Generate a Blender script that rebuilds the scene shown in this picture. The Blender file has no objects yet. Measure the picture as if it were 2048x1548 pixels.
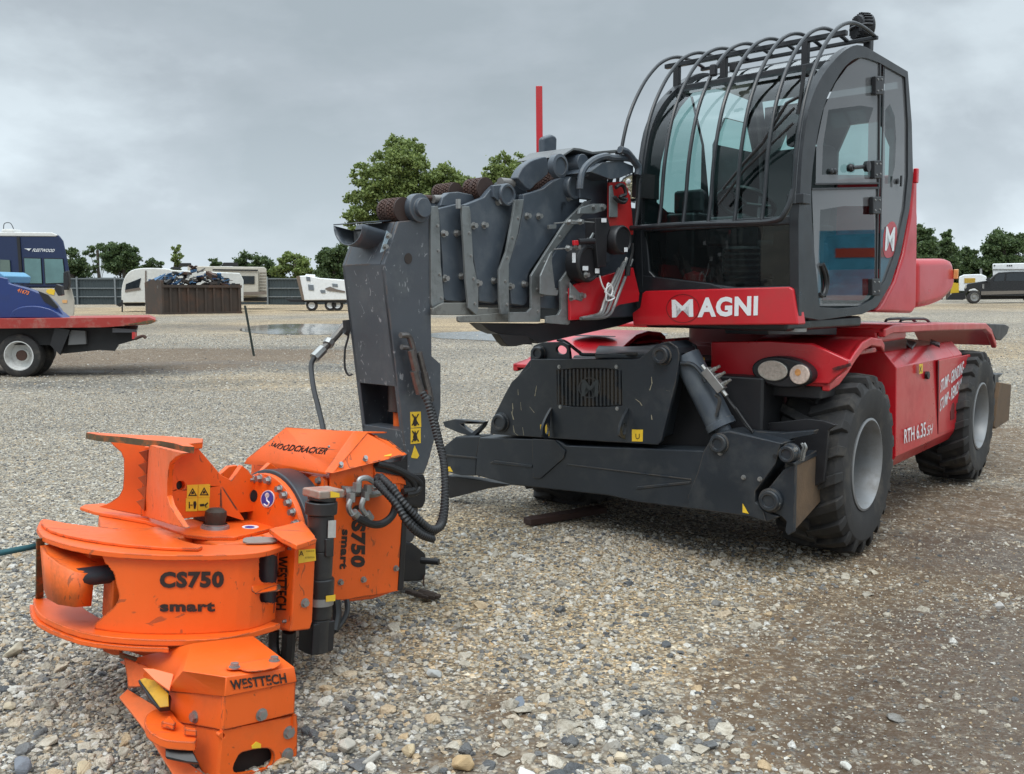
import bpy, bmesh, math, random
import numpy as np
from mathutils import Vector, Matrix
from mathutils.geometry import tessellate_polygon
R = math.radians
SC = bpy.context.scene
COL = SC.collection
random.seed(7)

# ------------------------------------------------------------------ camera
FPX, PITCH, EYE = 1900.0, math.atan(191/1900.0), 1.62
cam_d = bpy.data.cameras.new('camera')
cam = bpy.data.objects.new('camera', cam_d); COL.objects.link(cam)
cam_d.sensor_width = 36; cam_d.lens = 36*FPX/2048
cam_d.clip_start = 0.1; cam_d.clip_end = 3000
cam.location = (0, 0, EYE); cam.rotation_euler = (math.pi/2-PITCH, 0, 0)
SC.camera = cam

# ------------------------------------------------------------------ sky
SUN_EL, SUN_AZ = R(58), R(200)
w = bpy.data.worlds.new('World'); SC.world = w; w.use_nodes = True
nt = w.node_tree; nt.nodes.clear()
def nd(t, **k):
    n = nt.nodes.new(t)
    for a, b in k.items(): setattr(n, a, b)
    return n
def lk(a, b): nt.links.new(a, b)
def mth(op, a, b=None, c=None):
    n = nd('ShaderNodeMath', operation=op)
    for i, v in enumerate((a, b, c)):
        if v is None: continue
        if hasattr(v, 'links'): lk(v, n.inputs[i])
        else: n.inputs[i].default_value = v
    return n.outputs[0]
tc = nd('ShaderNodeTexCoord'); sp = nd('ShaderNodeSeparateXYZ'); lk(tc.outputs['Generated'], sp.inputs[0])
zc = mth('MAXIMUM', sp.outputs[2], 0.0)
dv = mth('ADD', zc, 0.30)
cx = mth('DIVIDE', sp.outputs[0], dv); cy = mth('DIVIDE', sp.outputs[1], dv)
cb = nd('ShaderNodeCombineXYZ'); lk(cx, cb.inputs[0]); lk(cy, cb.inputs[1])
mp = nd('ShaderNodeMapping'); lk(tc.outputs['Generated'], mp.inputs[0]); mp.inputs['Location'].default_value = (7.4, 2.4, 5.2); mp.inputs['Rotation'].default_value = (0.0, 0.12, 0.0); mp.inputs['Scale'].default_value = (1.6, 1.6, 2.9)
n1 = nd('ShaderNodeTexNoise'); lk(mp.outputs[0], n1.inputs['Vector']); n1.inputs['Scale'].default_value = 1.15; n1.inputs['Detail'].default_value = 7; n1.inputs['Roughness'].default_value = 0.5; n1.inputs['Distortion'].default_value = 0.35
n2 = nd('ShaderNodeTexNoise'); lk(mp.outputs[0], n2.inputs['Vector']); n2.inputs['Scale'].default_value = 4.5; n2.inputs['Detail'].default_value = 6; n2.inputs['Roughness'].default_value = 0.55
nm = mth('ADD', mth('MULTIPLY', n1.outputs['Fac'], 0.79), mth('MULTIPLY', n2.outputs['Fac'], 0.21))
rp = nd('ShaderNodeValToRGB'); lk(nm, rp.inputs[0])
e = rp.color_ramp.elements; e[0].position = 0.40; e[0].color = (0.32, 0.37, 0.405, 1); e[1].position = 0.57; e[1].color = (0.53, 0.60, 0.645, 1)
m = rp.color_ramp.elements.new(0.47); m.color = (0.37, 0.42, 0.46, 1)
# lighter towards the horizon, and much brighter high overhead (thin overcast)
hz = nd('ShaderNodeMapRange'); lk(zc, hz.inputs[0]); hz.inputs[1].default_value = 0.0; hz.inputs[2].default_value = 0.2; hz.inputs[3].default_value = 1.38; hz.inputs[4].default_value = 0.94
zn = nd('ShaderNodeMapRange'); lk(zc, zn.inputs[0]); zn.inputs[1].default_value = 0.36; zn.inputs[2].default_value = 0.8; zn.inputs[3].default_value = 1.0; zn.inputs[4].default_value = 4.4
g = mth('MULTIPLY', hz.outputs[0], zn.outputs[0])
bgc = nd('ShaderNodeBackground'); lk(rp.outputs[0], bgc.inputs[0]); lk(g, bgc.inputs[1])
sky = nd('ShaderNodeTexSky', sky_type='NISHITA'); sky.sun_disc = False; sky.sun_elevation = SUN_EL; sky.sun_rotation = SUN_AZ
bgs = nd('ShaderNodeBackground'); lk(sky.outputs[0], bgs.inputs[0]); bgs.inputs[1].default_value = 0.05
mx = nd('ShaderNodeMixShader'); mx.inputs[0].default_value = 0.93; lk(bgs.outputs[0], mx.inputs[1]); lk(bgc.outputs[0], mx.inputs[2])
ow = nd('ShaderNodeOutputWorld'); lk(mx.outputs[0], ow.inputs[0])
# ------------------------------------------------------------------ sun behind the overcast
sd = bpy.data.lights.new('sun', 'SUN'); sd.energy = 0.9; sd.angle = R(25); sd.color = (1.0, 0.96, 0.9)
so = bpy.data.objects.new('sun', sd); COL.objects.link(so)
dirv = Vector((math.sin(SUN_AZ)*math.cos(SUN_EL), math.cos(SUN_AZ)*math.cos(SUN_EL), math.sin(SUN_EL)))
so.rotation_euler = dirv.to_track_quat('Z', 'Y').to_euler()
vs = SC.view_settings; vs.view_transform = 'Standard'; vs.look = 'None'; vs.exposure = 0.50; vs.gamma = 1.0
SC.render.engine = 'CYCLES'
SC.cycles.max_bounces = 6; SC.cycles.transparent_max_bounces = 10
try: SC.cycles.use_denoising = True
except Exception: pass

# ------------------------------------------------------------------ geometry helpers
CO, SI = math.cos(PITCH), math.sin(PITCH)
EYEV = Vector((0, 0, EYE))
def ray(px, py):
    x = (px-1024)/FPX; y = -(py-774)/FPX
    return Vector((x, CO+y*SI, -SI+y*CO))
def onZ(px, py, z=0.0):
    r = ray(px, py); return EYEV + r*((z-EYE)/r.z)
def onY(px, py, Y):
    r = ray(px, py); return EYEV + r*(Y/r.y)
class Fr:
    """a local frame: u (back), w (to the machine's other side), n (up), origin o"""
    def __init__(s, head, o, pitch=0.0):
        h, p = R(head), R(pitch)
        s.u = Vector((math.sin(h)*math.cos(p), math.cos(h)*math.cos(p), -math.sin(p)))
        s.w = Vector((-math.cos(h), math.sin(h), 0))
        s.n = s.u.cross(s.w).normalized()
        if s.n.z < 0: s.n = -s.n
        s.o = Vector(o)
    def ax(s, k): return (s.u, s.w, s.n)[k]
    def on(s, k, v, px, py):
        r = ray(px, py); a = s.ax(k); return EYEV + r*((v-(EYEV-s.o).dot(a))/r.dot(a))
    def P(s, a, b, c): return s.o + s.u*a + s.w*b + s.n*c
    def L(s, p):
        d = p-s.o; return (d.dot(s.u), d.dot(s.w), d.dot(s.n))
    def pts(s, k, v, px): return [s.on(k, v, *p) for p in px]
# zoomed views of the place: (origin x, origin y, zoom)
V1=(0,820,2.127); V2=(600,240,2.497); V3=(1200,0,2.276); V4=(840,620,2.327); V5=(1400,600,2.867); V6=(0,420,2.926)
V7=(560,820,3.097); V8=(1700,380,5.529); VB=(860,280,3.686); VT=(50,840,5.12); VL=(180,1240,4.655); VO=(980,640,4.267); VP=(670,420,1.983)
def z(v, *pts): return [(v[0]+x/v[2], v[1]+y/v[2]) for x, y in pts]

def spline(pts, seg=6):
    pts = [Vector(p) for p in pts]
    if len(pts) < 3: return pts
    out = []
    for i in range(len(pts)-1):
        p0 = pts[max(i-1, 0)]; p1 = pts[i]; p2 = pts[i+1]; p3 = pts[min(i+2, len(pts)-1)]
        for k in range(seg):
            t = k/seg
            out.append(0.5*((2*p1)+(p2-p0)*t+(2*p0-5*p1+4*p2-p3)*t*t+(3*p1-p0-3*p2+p3)*t**3))
    out.append(pts[-1]); return out
def spl2(pts, seg=5, closed=False):
    if closed: pts = [pts[-1]]+list(pts)+[pts[0], pts[1]]
    q = spline([Vector((x, y, 0)) for x, y in pts], seg)
    if closed: q = q[seg:-2*seg+1][:-1] if False else q[seg:len(q)-seg-1]
    return [(v.x, v.y) for v in q]
def ell(cx, cy, rx, ry, n=24, rot=0):
    c, s = math.cos(R(rot)), math.sin(R(rot))
    return [(cx+rx*math.cos(t)*c-ry*math.sin(t)*s, cy+rx*math.cos(t)*s+ry*math.sin(t)*c) for t in [2*math.pi*i/n for i in range(n)]]
def frame_of(d):
    d = d.normalized(); a = Vector((0, 0, 1)) if abs(d.z) < 0.9 else Vector((1, 0, 0))
    x = d.cross(a).normalized(); return x, d.cross(x).normalized()
class MB:
    def __init__(s): s.v = []; s.f = []; s.m = []
    def add(s, vs, fs, mi=0):
        o = len(s.v); s.v += [tuple(p) for p in vs]
        for f in fs: s.f.append([i+o for i in f]); s.m.append(mi)
        return s
    def poly(s, pts, mi=0): return s.add(pts, [list(range(len(pts)))], mi)
    def prism(s, poly, vec, holes=None, mi=0, mi2=None):
        poly = [Vector(p) for p in poly]; vec = Vector(vec)
        loops = [poly]+[[Vector(p) for p in h] for h in (holes or [])]
        allp = [p for l in loops for p in l]; n = len(allp)
        vs = allp+[p+vec for p in allp]; fs = []; side = []
        if holes:
            for t in tessellate_polygon(loops): fs.append(list(t)); fs.append([i+n for i in reversed(t)])
        else:
            fs = [list(range(n)), [i+n for i in reversed(range(n))]]
        k = 0
        for l in loops:
            m = len(l)
            for i in range(m): side.append([k+i, k+(i+1) % m, k+(i+1) % m+n, k+i+n])
            k += m
        s.add(vs, fs, mi); o = len(s.v)-len(vs)
        for f in side: s.f.append([i+o for i in f]); s.m.append(mi if mi2 is None else mi2)
        return s
    def loft(s, rows, close=False, mi=0, caps=False):
        n = len(rows[0]); vs = [p for r in rows for p in r]; fs = []
        for i in range(len(rows)-1):
            for j in range(n if close else n-1):
                a = i*n+j; b = i*n+(j+1) % n; fs.append([a, b, b+n, a+n])
        if caps: fs.append(list(range(n))); fs.append([(len(rows)-1)*n+i for i in reversed(range(n))])
        return s.add(vs, fs, mi)
    def obox(s, c, X, Y, Z, mi=0):
        c = Vector(c); vs = [c+X*i+Y*j+Z*k for i in (-.5, .5) for j in (-.5, .5) for k in (-.5, .5)]
        return s.add(vs, [[0,1,3,2],[4,6,7,5],[0,4,5,1],[2,3,7,6],[0,2,6,4],[1,5,7,3]], mi)
    def box(s, x0, x1, y0, y1, z0, z1, mi=0):
        return s.obox(((x0+x1)/2, (y0+y1)/2, (z0+z1)/2), Vector((x1-x0,0,0)), Vector((0,y1-y0,0)), Vector((0,0,z1-z0)), mi)
    def fbox(s, F, a0, a1, b0, b1, c0, c1, mi=0):
        return s.obox(F.P((a0+a1)/2, (b0+b1)/2, (c0+c1)/2), F.u*(a1-a0), F.w*(b1-b0), F.n*(c1-c0), mi)
    def cyl(s, p0, p1, r0, r1=None, n=18, mi=0):
        p0 = Vector(p0); p1 = Vector(p1); r1 = r0 if r1 is None else r1
        x, y = frame_of(p1-p0)
        rows = [[p+(x*math.cos(2*math.pi*i/n)+y*math.sin(2*math.pi*i/n))*r for i in range(n)] for p, r in ((p0, r0), (p1, r1))]
        return s.loft(rows, True, mi, True)
    def lathe(s, o, axis, prof, n=24, mi=0, close=False):
        """prof: list of (radius, height along axis)"""
        o = Vector(o); axis = Vector(axis).normalized(); x, y = frame_of(axis)
        rows = [[o+axis*h+(x*math.cos(2*math.pi*i/n)+y*math.sin(2*math.pi*i/n))*r for i in range(n)] for r, h in prof]
        if close: rows.append(rows[0])
        s.loft(rows, True, mi, False)
        if not close and prof[-1][0] < .01: s.f.append([len(s.v)-n+i for i in range(n)]); s.m.append(mi)
        return s
    def tube(s, path, r, n=8, seg=5, mi=0, smooth=True, ridge=0):
        path = spline(path, seg) if smooth and len(path) > 2 else [Vector(p) for p in path]
        if ridge:
            L = [0]
            for a, b in zip(path, path[1:]): L.append(L[-1]+(b-a).length)
            N = int(L[-1]/ridge)*2; q = []; j = 0
            for i in range(N+1):
                d = L[-1]*i/N
                while j < len(L)-2 and L[j+1] < d: j += 1
                t = (d-L[j])/max(L[j+1]-L[j], 1e-6); q.append(path[j].lerp(path[j+1], t))
            path = q
        rows = []; px = None
        for i, p in enumerate(path):
            d = (path[min(i+1, len(path)-1)]-path[max(i-1, 0)]).normalized()
            if px is None: px, _ = frame_of(d)
            px = (px-d*px.dot(d)).normalized(); py = d.cross(px)
            rr = r*(1.0 if not ridge or i % 2 else 0.8)
            rows.append([p+(px*math.cos(2*math.pi*k/n)+py*math.sin(2*math.pi*k/n))*rr for k in range(n)])
        return s.loft(rows, True, mi, True)
    def ball(s, c, r, n=12, mi=0, sx=None):
        c = Vector(c); X, Y, Z = sx or (Vector((r,0,0)), Vector((0,r,0)), Vector((0,0,r)))
        rows = []
        for i in range(n//2+1):
            t = math.pi*(i/(n//2)); t = min(max(t, 0.05), math.pi-0.05)
            rows.append([c+Z*math.cos(t)+(X*math.cos(2*math.pi*k/n)+Y*math.sin(2*math.pi*k/n))*math.sin(t) for k in range(n)])
        return s.loft(rows, True, mi, True)
    def build(s, name, mats, parent=None, bevel=0.0, angle=35, flat=False, label=None, seg=2):
        me = bpy.data.meshes.new(name)
        bm = bmesh.new(); vv = [bm.verts.new(p) for p in s.v]
        for f, mi in zip(s.f, s.m):
            if len(set(f)) < 3: continue
            try: fc = bm.faces.new([vv[i] for i in f]); fc.material_index = mi
            except ValueError: pass
        bmesh.ops.recalc_face_normals(bm, faces=bm.faces)
        bm.to_mesh(me); bm.free()
        if not isinstance(mats, (list, tuple)): mats = [mats]
        for m_ in mats: me.materials.append(m_)
        if not flat:
            me.polygons.foreach_set('use_smooth', [True]*len(me.polygons)); me.set_sharp_from_angle(angle=R(angle))
        o = bpy.data.objects.new(name, me); COL.objects.link(o)
        if bevel:
            b = o.modifiers.new('bevel', 'BEVEL'); b.width = bevel; b.segments = seg; b.limit_method = 'ANGLE'; b.angle_limit = R(30); b.harden_normals = True
        if parent: par(o, parent)
        if label: o['label'] = label
        return o
def par(o, p):
    o.parent = p
    if p.type == 'EMPTY': o.matrix_parent_inverse = Matrix.Translation(-p.location)
def thing(name, label, cat, loc, group=None):
    o = bpy.data.objects.new(name, None); COL.objects.link(o); o.location = loc; o.empty_display_size = 0.2
    o['label'] = label; o['category'] = cat
    if group: o['group'] = group
    return o
def tag(o, label, cat, group=None, kind=None):
    if label: o['label'] = label
    if cat: o['category'] = cat
    if group: o['group'] = group
    if kind: o['kind'] = kind
    return o

# ------------------------------------------------------------------ materials
def mat(name, rgb, rough=0.5, metal=0.0, var=0.12, vs=6, bump=0.0, bs=60, coat=0.0, dirt=None, dirt_amt=0.3, dirt_s=5, edge=None, scratch=None, emit=None):
    m = bpy.data.materials.new(name); m.use_nodes = True; t = m.node_tree; N = t.nodes; Lk = t.links.new
    b = N['Principled BSDF']; tcn = N.new('ShaderNodeTexCoord')
    no = N.new('ShaderNodeTexNoise'); no.inputs['Scale'].default_value = vs; no.inputs['Detail'].default_value = 5; Lk(tcn.outputs['Object'], no.inputs['Vector'])
    mixc = N.new('ShaderNodeMix'); mixc.data_type = 'RGBA'; Lk(no.outputs['Fac'], mixc.inputs[0])
    mixc.inputs[6].default_value = (*[c*(1-var) for c in rgb], 1); mixc.inputs[7].default_value = (*[min(c*(1+var), 1) for c in rgb], 1)
    col = mixc.outputs[2]
    rr = N.new('ShaderNodeMapRange'); Lk(no.outputs['Fac'], rr.inputs[0]); rr.inputs[1].default_value = 0.3; rr.inputs[2].default_value = 0.7
    rr.inputs[3].default_value = max(rough-0.08, 0.02); rr.inputs[4].default_value = min(rough+0.08, 1); rv = rr.outputs[0]
    def layer(col, rv, fac, c, r):
        mm = N.new('ShaderNodeMix'); mm.data_type = 'RGBA'; Lk(fac, mm.inputs[0]); Lk(col, mm.inputs[6]); mm.inputs[7].default_value = (*c, 1)
        r2 = N.new('ShaderNodeMix'); Lk(fac, r2.inputs[0]); Lk(rv, r2.inputs[2]); r2.inputs[3].default_value = r
        return mm.outputs[2], r2.outputs[0]
    if dirt:
        d = N.new('ShaderNodeTexNoise'); d.inputs['Scale'].default_value = dirt_s; d.inputs['Detail'].default_value = 9; d.inputs['Roughness'].default_value = 0.68; Lk(tcn.outputs['Object'], d.inputs['Vector'])
        dm = N.new('ShaderNodeMapRange'); Lk(d.outputs['Fac'], dm.inputs[0]); dm.inputs[1].default_value = 0.50; dm.inputs[2].default_value = 0.72; dm.inputs[4].default_value = dirt_amt
        col, rv = layer(col, rv, dm.outputs[0], dirt, 0.85)
    if scratch:
        mpn = N.new('ShaderNodeMapping'); Lk(tcn.outputs['Object'], mpn.inputs[0]); mpn.inputs['Rotation'].default_value = (0.6, 0.5, 0.9); mpn.inputs['Scale'].default_value = (1.2, 14, 5)
        d = N.new('ShaderNodeTexNoise'); d.inputs['Scale'].default_value = 3.0; d.inputs['Detail'].default_value = 4; d.inputs['Distortion'].default_value = 1.2; Lk(mpn.outputs[0], d.inputs['Vector'])
        dm = N.new('ShaderNodeMapRange'); Lk(d.outputs['Fac'], dm.inputs[0]); dm.inputs[1].default_value = 0.655; dm.inputs[2].default_value = 0.68; dm.inputs[4].default_value = 0.6
        col, rv = layer(col, rv, dm.outputs[0], scratch, 0.7)
    if edge:
        # paint knocked off the exposed edges, in patches
        ge = N.new('ShaderNodeNewGeometry'); d = N.new('ShaderNodeTexNoise'); d.inputs['Scale'].default_value = 9; d.inputs['Detail'].default_value = 6; Lk(tcn.outputs['Object'], d.inputs['Vector'])
        bv = N.new('ShaderNodeBevel'); bv.samples = 4; bv.inputs['Radius'].default_value = 0.009
        dt = N.new('ShaderNodeVectorMath'); dt.operation = 'DOT_PRODUCT'; Lk(bv.outputs[0], dt.inputs[0]); Lk(ge.outputs['Normal'], dt.inputs[1])
        iv = N.new('ShaderNodeMapRange'); Lk(dt.outputs['Value'], iv.inputs[0]); iv.inputs[1].default_value = 0.985; iv.inputs[2].default_value = 0.93
        pm = N.new('ShaderNodeMapRange'); Lk(d.outputs['Fac'], pm.inputs[0]); pm.inputs[1].default_value = 0.47; pm.inputs[2].default_value = 0.53
        mu = N.new('ShaderNodeMath'); mu.operation = 'MULTIPLY'; Lk(iv.outputs[0], mu.inputs[0]); Lk(pm.outputs[0], mu.inputs[1])
        col, rv = layer(col, rv, mu.outputs[0], edge, 0.7)
    Lk(col, b.inputs['Base Color']); Lk(rv, b.inputs['Roughness']); b.inputs['Metallic'].default_value = metal
    if coat: b.inputs['Coat Weight'].default_value = coat; b.inputs['Coat Roughness'].default_value = 0.12
    if bump:
        nb = N.new('ShaderNodeTexNoise'); nb.inputs['Scale'].default_value = bs; nb.inputs['Detail'].default_value = 4; Lk(tcn.outputs['Object'], nb.inputs['Vector'])
        bp = N.new('ShaderNodeBump'); bp.inputs['Strength'].default_value = bump; bp.inputs['Distance'].default_value = 0.01; Lk(nb.outputs['Fac'], bp.inputs['Height']); Lk(bp.outputs[0], b.inputs['Normal'])
    if emit: b.inputs['Emission Color'].default_value = (*emit, 1); b.inputs['Emission Strength'].default_value = 1
    return m
def glass(name, tint, refl=1.0, rough=0.02, body=0.0, bodyc=(0.02,0.025,0.025)):
    m = bpy.data.materials.new(name); m.use_nodes = True; t = m.node_tree; N = t.nodes; N.clear(); Lk = t.links.new
    o = N.new('ShaderNodeOutputMaterial'); tr = N.new('ShaderNodeBsdfTransparent'); tr.inputs[0].default_value = (*tint, 1)
    gl = N.new('ShaderNodeBsdfGlossy'); gl.inputs['Roughness'].default_value = rough; gl.inputs[0].default_value = (refl, refl, refl, 1)
    fz = N.new('ShaderNodeFresnel'); gm = N.new('ShaderNodeNewGeometry'); im = N.new('ShaderNodeMapRange'); Lk(gm.outputs['Backfacing'], im.inputs[0]); im.inputs[3].default_value = 1.5; im.inputs[4].default_value = 1/1.5; Lk(im.outputs[0], fz.inputs[0])
    last = tr.outputs[0]
    if body:
        df = N.new('ShaderNodeBsdfDiffuse'); df.inputs[0].default_value = (*bodyc, 1); mb = N.new('ShaderNodeMixShader'); mb.inputs[0].default_value = body; Lk(last, mb.inputs[1]); Lk(df.outputs[0], mb.inputs[2]); last = mb.outputs[0]
    mx_ = N.new('ShaderNodeMixShader'); Lk(fz.outputs[0], mx_.inputs[0]); Lk(last, mx_.inputs[1]); Lk(gl.outputs[0], mx_.inputs[2]); Lk(mx_.outputs[0], o.inputs[0])
    return m
MUD = (0.20, 0.15, 0.10)
M = dict(
 orange=mat('orange_paint', (0.78, 0.112, 0.009), 0.42, var=0.07, vs=5, bump=0.05, bs=90, dirt=(0.30,0.10,0.03), dirt_amt=0.30, dirt_s=4, edge=(0.05,0.035,0.02), scratch=(0.16,0.05,0.02)),
 orange_w=mat('orange_paint_worn', (0.74, 0.12, 0.010), 0.5, var=0.12, vs=6, bump=0.1, bs=70, dirt=(0.16,0.06,0.02), dirt_amt=0.65, dirt_s=7, edge=(0.04,0.03,0.02), scratch=(0.08,0.04,0.02)),
 orange_plain=mat('orange_lid_paint', (0.78, 0.112, 0.009), 0.42, var=0.07, vs=5, bump=0.05, bs=90, dirt=(0.30,0.10,0.03), dirt_amt=0.35, dirt_s=4),
 steel_worn=mat('worn_edge_steel', (0.10,0.075,0.04), 0.6, 0.3, var=0.5, vs=30, dirt=(0.55,0.13,0.02), dirt_amt=0.9, dirt_s=18),
 char=mat('charcoal_paint', (0.0185, 0.0235, 0.030), 0.38, var=0.15, vs=4, bump=0.04, bs=120, dirt=(0.075,0.075,0.07), dirt_amt=0.35, dirt_s=5, edge=(0.09,0.07,0.05)),
 chars=mat('scratched_charcoal_paint', (0.060, 0.068, 0.080), 0.42, var=0.25, vs=5, bump=0.06, bs=120, dirt=(0.14,0.15,0.15), dirt_amt=0.35, dirt_s=7, scratch=(0.32,0.33,0.34), edge=(0.14,0.10,0.075)),
 charb=mat('boom_grey_paint', (0.056, 0.069, 0.086), 0.40, var=0.25, vs=6, bump=0.05, bs=100, dirt=(0.15,0.16,0.16), dirt_amt=0.35, dirt_s=6, edge=(0.12,0.12,0.12)),
 black=mat('black_plastic', (0.012, 0.012, 0.014), 0.45, var=0.2, bump=0.03),
 frame=mat('cab_frame_black', (0.013, 0.015, 0.018), 0.33, var=0.2, vs=8, dirt=(0.07,0.07,0.07), dirt_amt=0.25),
 rubber=mat('tyre_rubber', (0.022, 0.021, 0.021), 0.75, var=0.3, vs=9, bump=0.12, bs=70, dirt=(0.105,0.09,0.072), dirt_amt=0.7, dirt_s=5),
 hose=mat('hose_rubber', (0.013, 0.013, 0.014), 0.5, var=0.2, bump=0.05),
 red=mat('red_paint', (0.50, 0.010, 0.018), 0.33, var=0.08, vs=3, coat=0.35, dirt=(0.27,0.05,0.035), dirt_amt=0.45, dirt_s=2.2, bump=0.01),
 red2=mat('weathered_red_paint', (0.44, 0.018, 0.018), 0.45, var=0.1, vs=3, dirt=(0.18,0.05,0.03), dirt_amt=0.4, dirt_s=4, edge=(0.10,0.03,0.02)),
 galv=mat('galvanised_steel', (0.22, 0.235, 0.235), 0.45, 0.55, var=0.25, vs=14, bump=0.04, dirt=(0.05,0.05,0.045), dirt_amt=0.7, dirt_s=6),
 zinc=mat('zinc_steel', (0.33, 0.33, 0.32), 0.42, 0.8, var=0.2, vs=30),
 rust=mat('rusty_chain', (0.070, 0.036, 0.027), 0.75, 0.2, var=0.5, vs=25, bump=0.2, bs=80),
 brown=mat('muddy_pad', (0.12, 0.075, 0.042), 0.8, 0.0, var=0.45, vs=9, bump=0.25, bs=50, dirt=(0.045,0.04,0.035), dirt_amt=0.7, dirt_s=5),
 disc=mat('wheel_disc', (0.10,0.10,0.10), 0.6, 0.2, dirt=(0.07,.055,.04), dirt_amt=.7, dirt_s=6),
 rim=mat('wheel_grey', (0.25, 0.255, 0.26), 0.5, 0.35, var=0.15, vs=5, dirt=(0.15,0.12,0.09), dirt_amt=0.5, dirt_s=5),
 white=mat('white_paint', (0.74, 0.75, 0.75), 0.4, var=0.05, dirt=(0.4,0.37,0.32), dirt_amt=0.3),
 decalw=mat('white_decal', (0.72, 0.73, 0.74), 0.5, var=0.05, vs=20),
 decalk=mat('black_decal', (0.02, 0.012, 0.01), 0.55, var=0.3, vs=30),
 yellow=mat('yellow_sticker', (0.78, 0.50, 0.03), 0.45, var=0.08, vs=20, dirt=(0.4,0.3,0.1), dirt_amt=0.3, dirt_s=15),
 yellow_worn=mat('worn_yellow_paint', (0.50, 0.27, 0.01), 0.55, var=0.3, vs=10, dirt=(0.10,0.07,0.02), dirt_amt=0.8, dirt_s=10),
 blue_st=mat('blue_sticker', (0.03, 0.06, 0.32), 0.45),
 tin=mat('bright_bracket', (0.30,0.37,0.42), 0.3, 0.6, var=0.3, vs=20),
 lamp=mat('lamp_lens', (0.45,0.42,0.36), 0.15, 0.3, var=0.5, vs=60, coat=1.0, bump=0.3, bs=150),
 amber=mat('amber_lens', (0.75,0.35,0.12), 0.2, 0.1, var=0.5, vs=50, coat=1.0),
 red_lens=mat('red_lens', (0.5,0.02,0.02), 0.2, coat=0.8),
 seat=mat('seat_fabric', (0.03,0.03,0.032), 0.9, var=0.2),
 wood=mat('rotten_wood', (0.045,0.03,0.022), 0.9, var=0.6, vs=25, bump=0.5, bs=40),
 plank=mat('wet_plank', (0.030,0.012,0.008), 0.6, var=0.4, vs=20, bump=0.2, bs=40),
 teal=mat('teal_strap', (0.02,0.10,0.12), 0.7, var=0.2, vs=40),
 redplas=mat('red_rubber', (0.25,0.01,0.01), 0.5),
 glass_t=glass('tinted_cab_glass', (0.60,0.80,0.79)),
 glass_d=glass('dark_cab_glass', (0.50,0.62,0.62), 1.0),
 glass_car=glass('vehicle_glass', (0.30,0.40,0.40), 1.0, body=0.5, bodyc=(0.03,0.045,0.045)),
)
def text(body, surf, quad, name, m, parent, bold=0.0, depth=0.0012, squash=1.0, label=None, erase=None, shear=0.0, lift=0.003, keep=0.16):
    """quad: baseline-left, baseline-right, top-left in view pixels (cap height); surf: pixel -> surface point; lies a hair proud of it"""
    c = bpy.data.curves.new(name, 'FONT'); c.body = body; c.offset = bold; c.resolution_u = 3; c.shear = shear; c.space_character = 1.0+bold*2.0
    o = bpy.data.objects.new('tmp', c); COL.objects.link(o); bpy.context.view_layer.update()
    me = bpy.data.meshes.new_from_object(o); COL.objects.unlink(o); bpy.data.objects.remove(o)
    xs = [v.co.x for v in me.vertices]; x0, x1 = min(xs), max(xs); H = 0.70
    bl, br, tl = [Vector((*q, 0)) for q in quad]
    if bold or len(me.polygons):
        bmm = bmesh.new(); bmm.from_mesh(me); bmesh.ops.triangulate(bmm, faces=bmm.faces); bmesh.ops.subdivide_edges(bmm, edges=[e_ for e_ in bmm.edges if e_.calc_length() > 0.25], cuts=1)
        if erase:
            rnd = random.Random(erase); 
            from mathutils import noise
            bmesh.ops.subdivide_edges(bmm, edges=bmm.edges[:], cuts=1, use_grid_fill=True)
            kill = [f for f in bmm.faces if noise.noise(f.calc_center_median()*2.6+Vector((erase, 0, 0))) > keep]
            bmesh.ops.delete(bmm, geom=kill, context='FACES')
        bmm.to_mesh(me); bmm.free()
    for v in me.vertices:
        q = bl+(br-bl)*((v.co.x-x0)/(x1-x0))+(tl-bl)*(v.co.y/H)
        p = surf(q.x, q.y); d = (EYEV-p).normalized(); v.co = p+d*lift
    me.name = name; me.materials.clear(); me.materials.append(m)
    ob = bpy.data.objects.new(name, me); COL.objects.link(ob)
    if parent: par(ob, parent)
    if label: ob['label'] = label
    return ob
def decal(surf, px, name, m, parent, lift=0.002, label=None):
    pts = []
    for q in px:
        p = surf(*q); pts.append(p)
    n = (pts[1]-pts[0]).cross(pts[2]-pts[1]).normalized()
    if n.dot(EYEV-pts[0]) < 0: n = -n
    b = MB(); b.prism([p+n*0.0004 for p in pts], n*lift); return b.build(name, m, parent, label=label)
def bolt(F, k, v, px, py, parent, r=0.011, m=None, sgn=-1, h=0.012, name='bolt'):
    p = F.on(k, v, px, py); a = F.ax(k)*sgn; b = MB()
    b.cyl(p-a*0.002, p+a*0.003, r*1.35, n=16); b.cyl(p+a*0.003, p+a*(0.003+h), r, n=6)
    return b.build(name, m or M['zinc'], parent)
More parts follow.
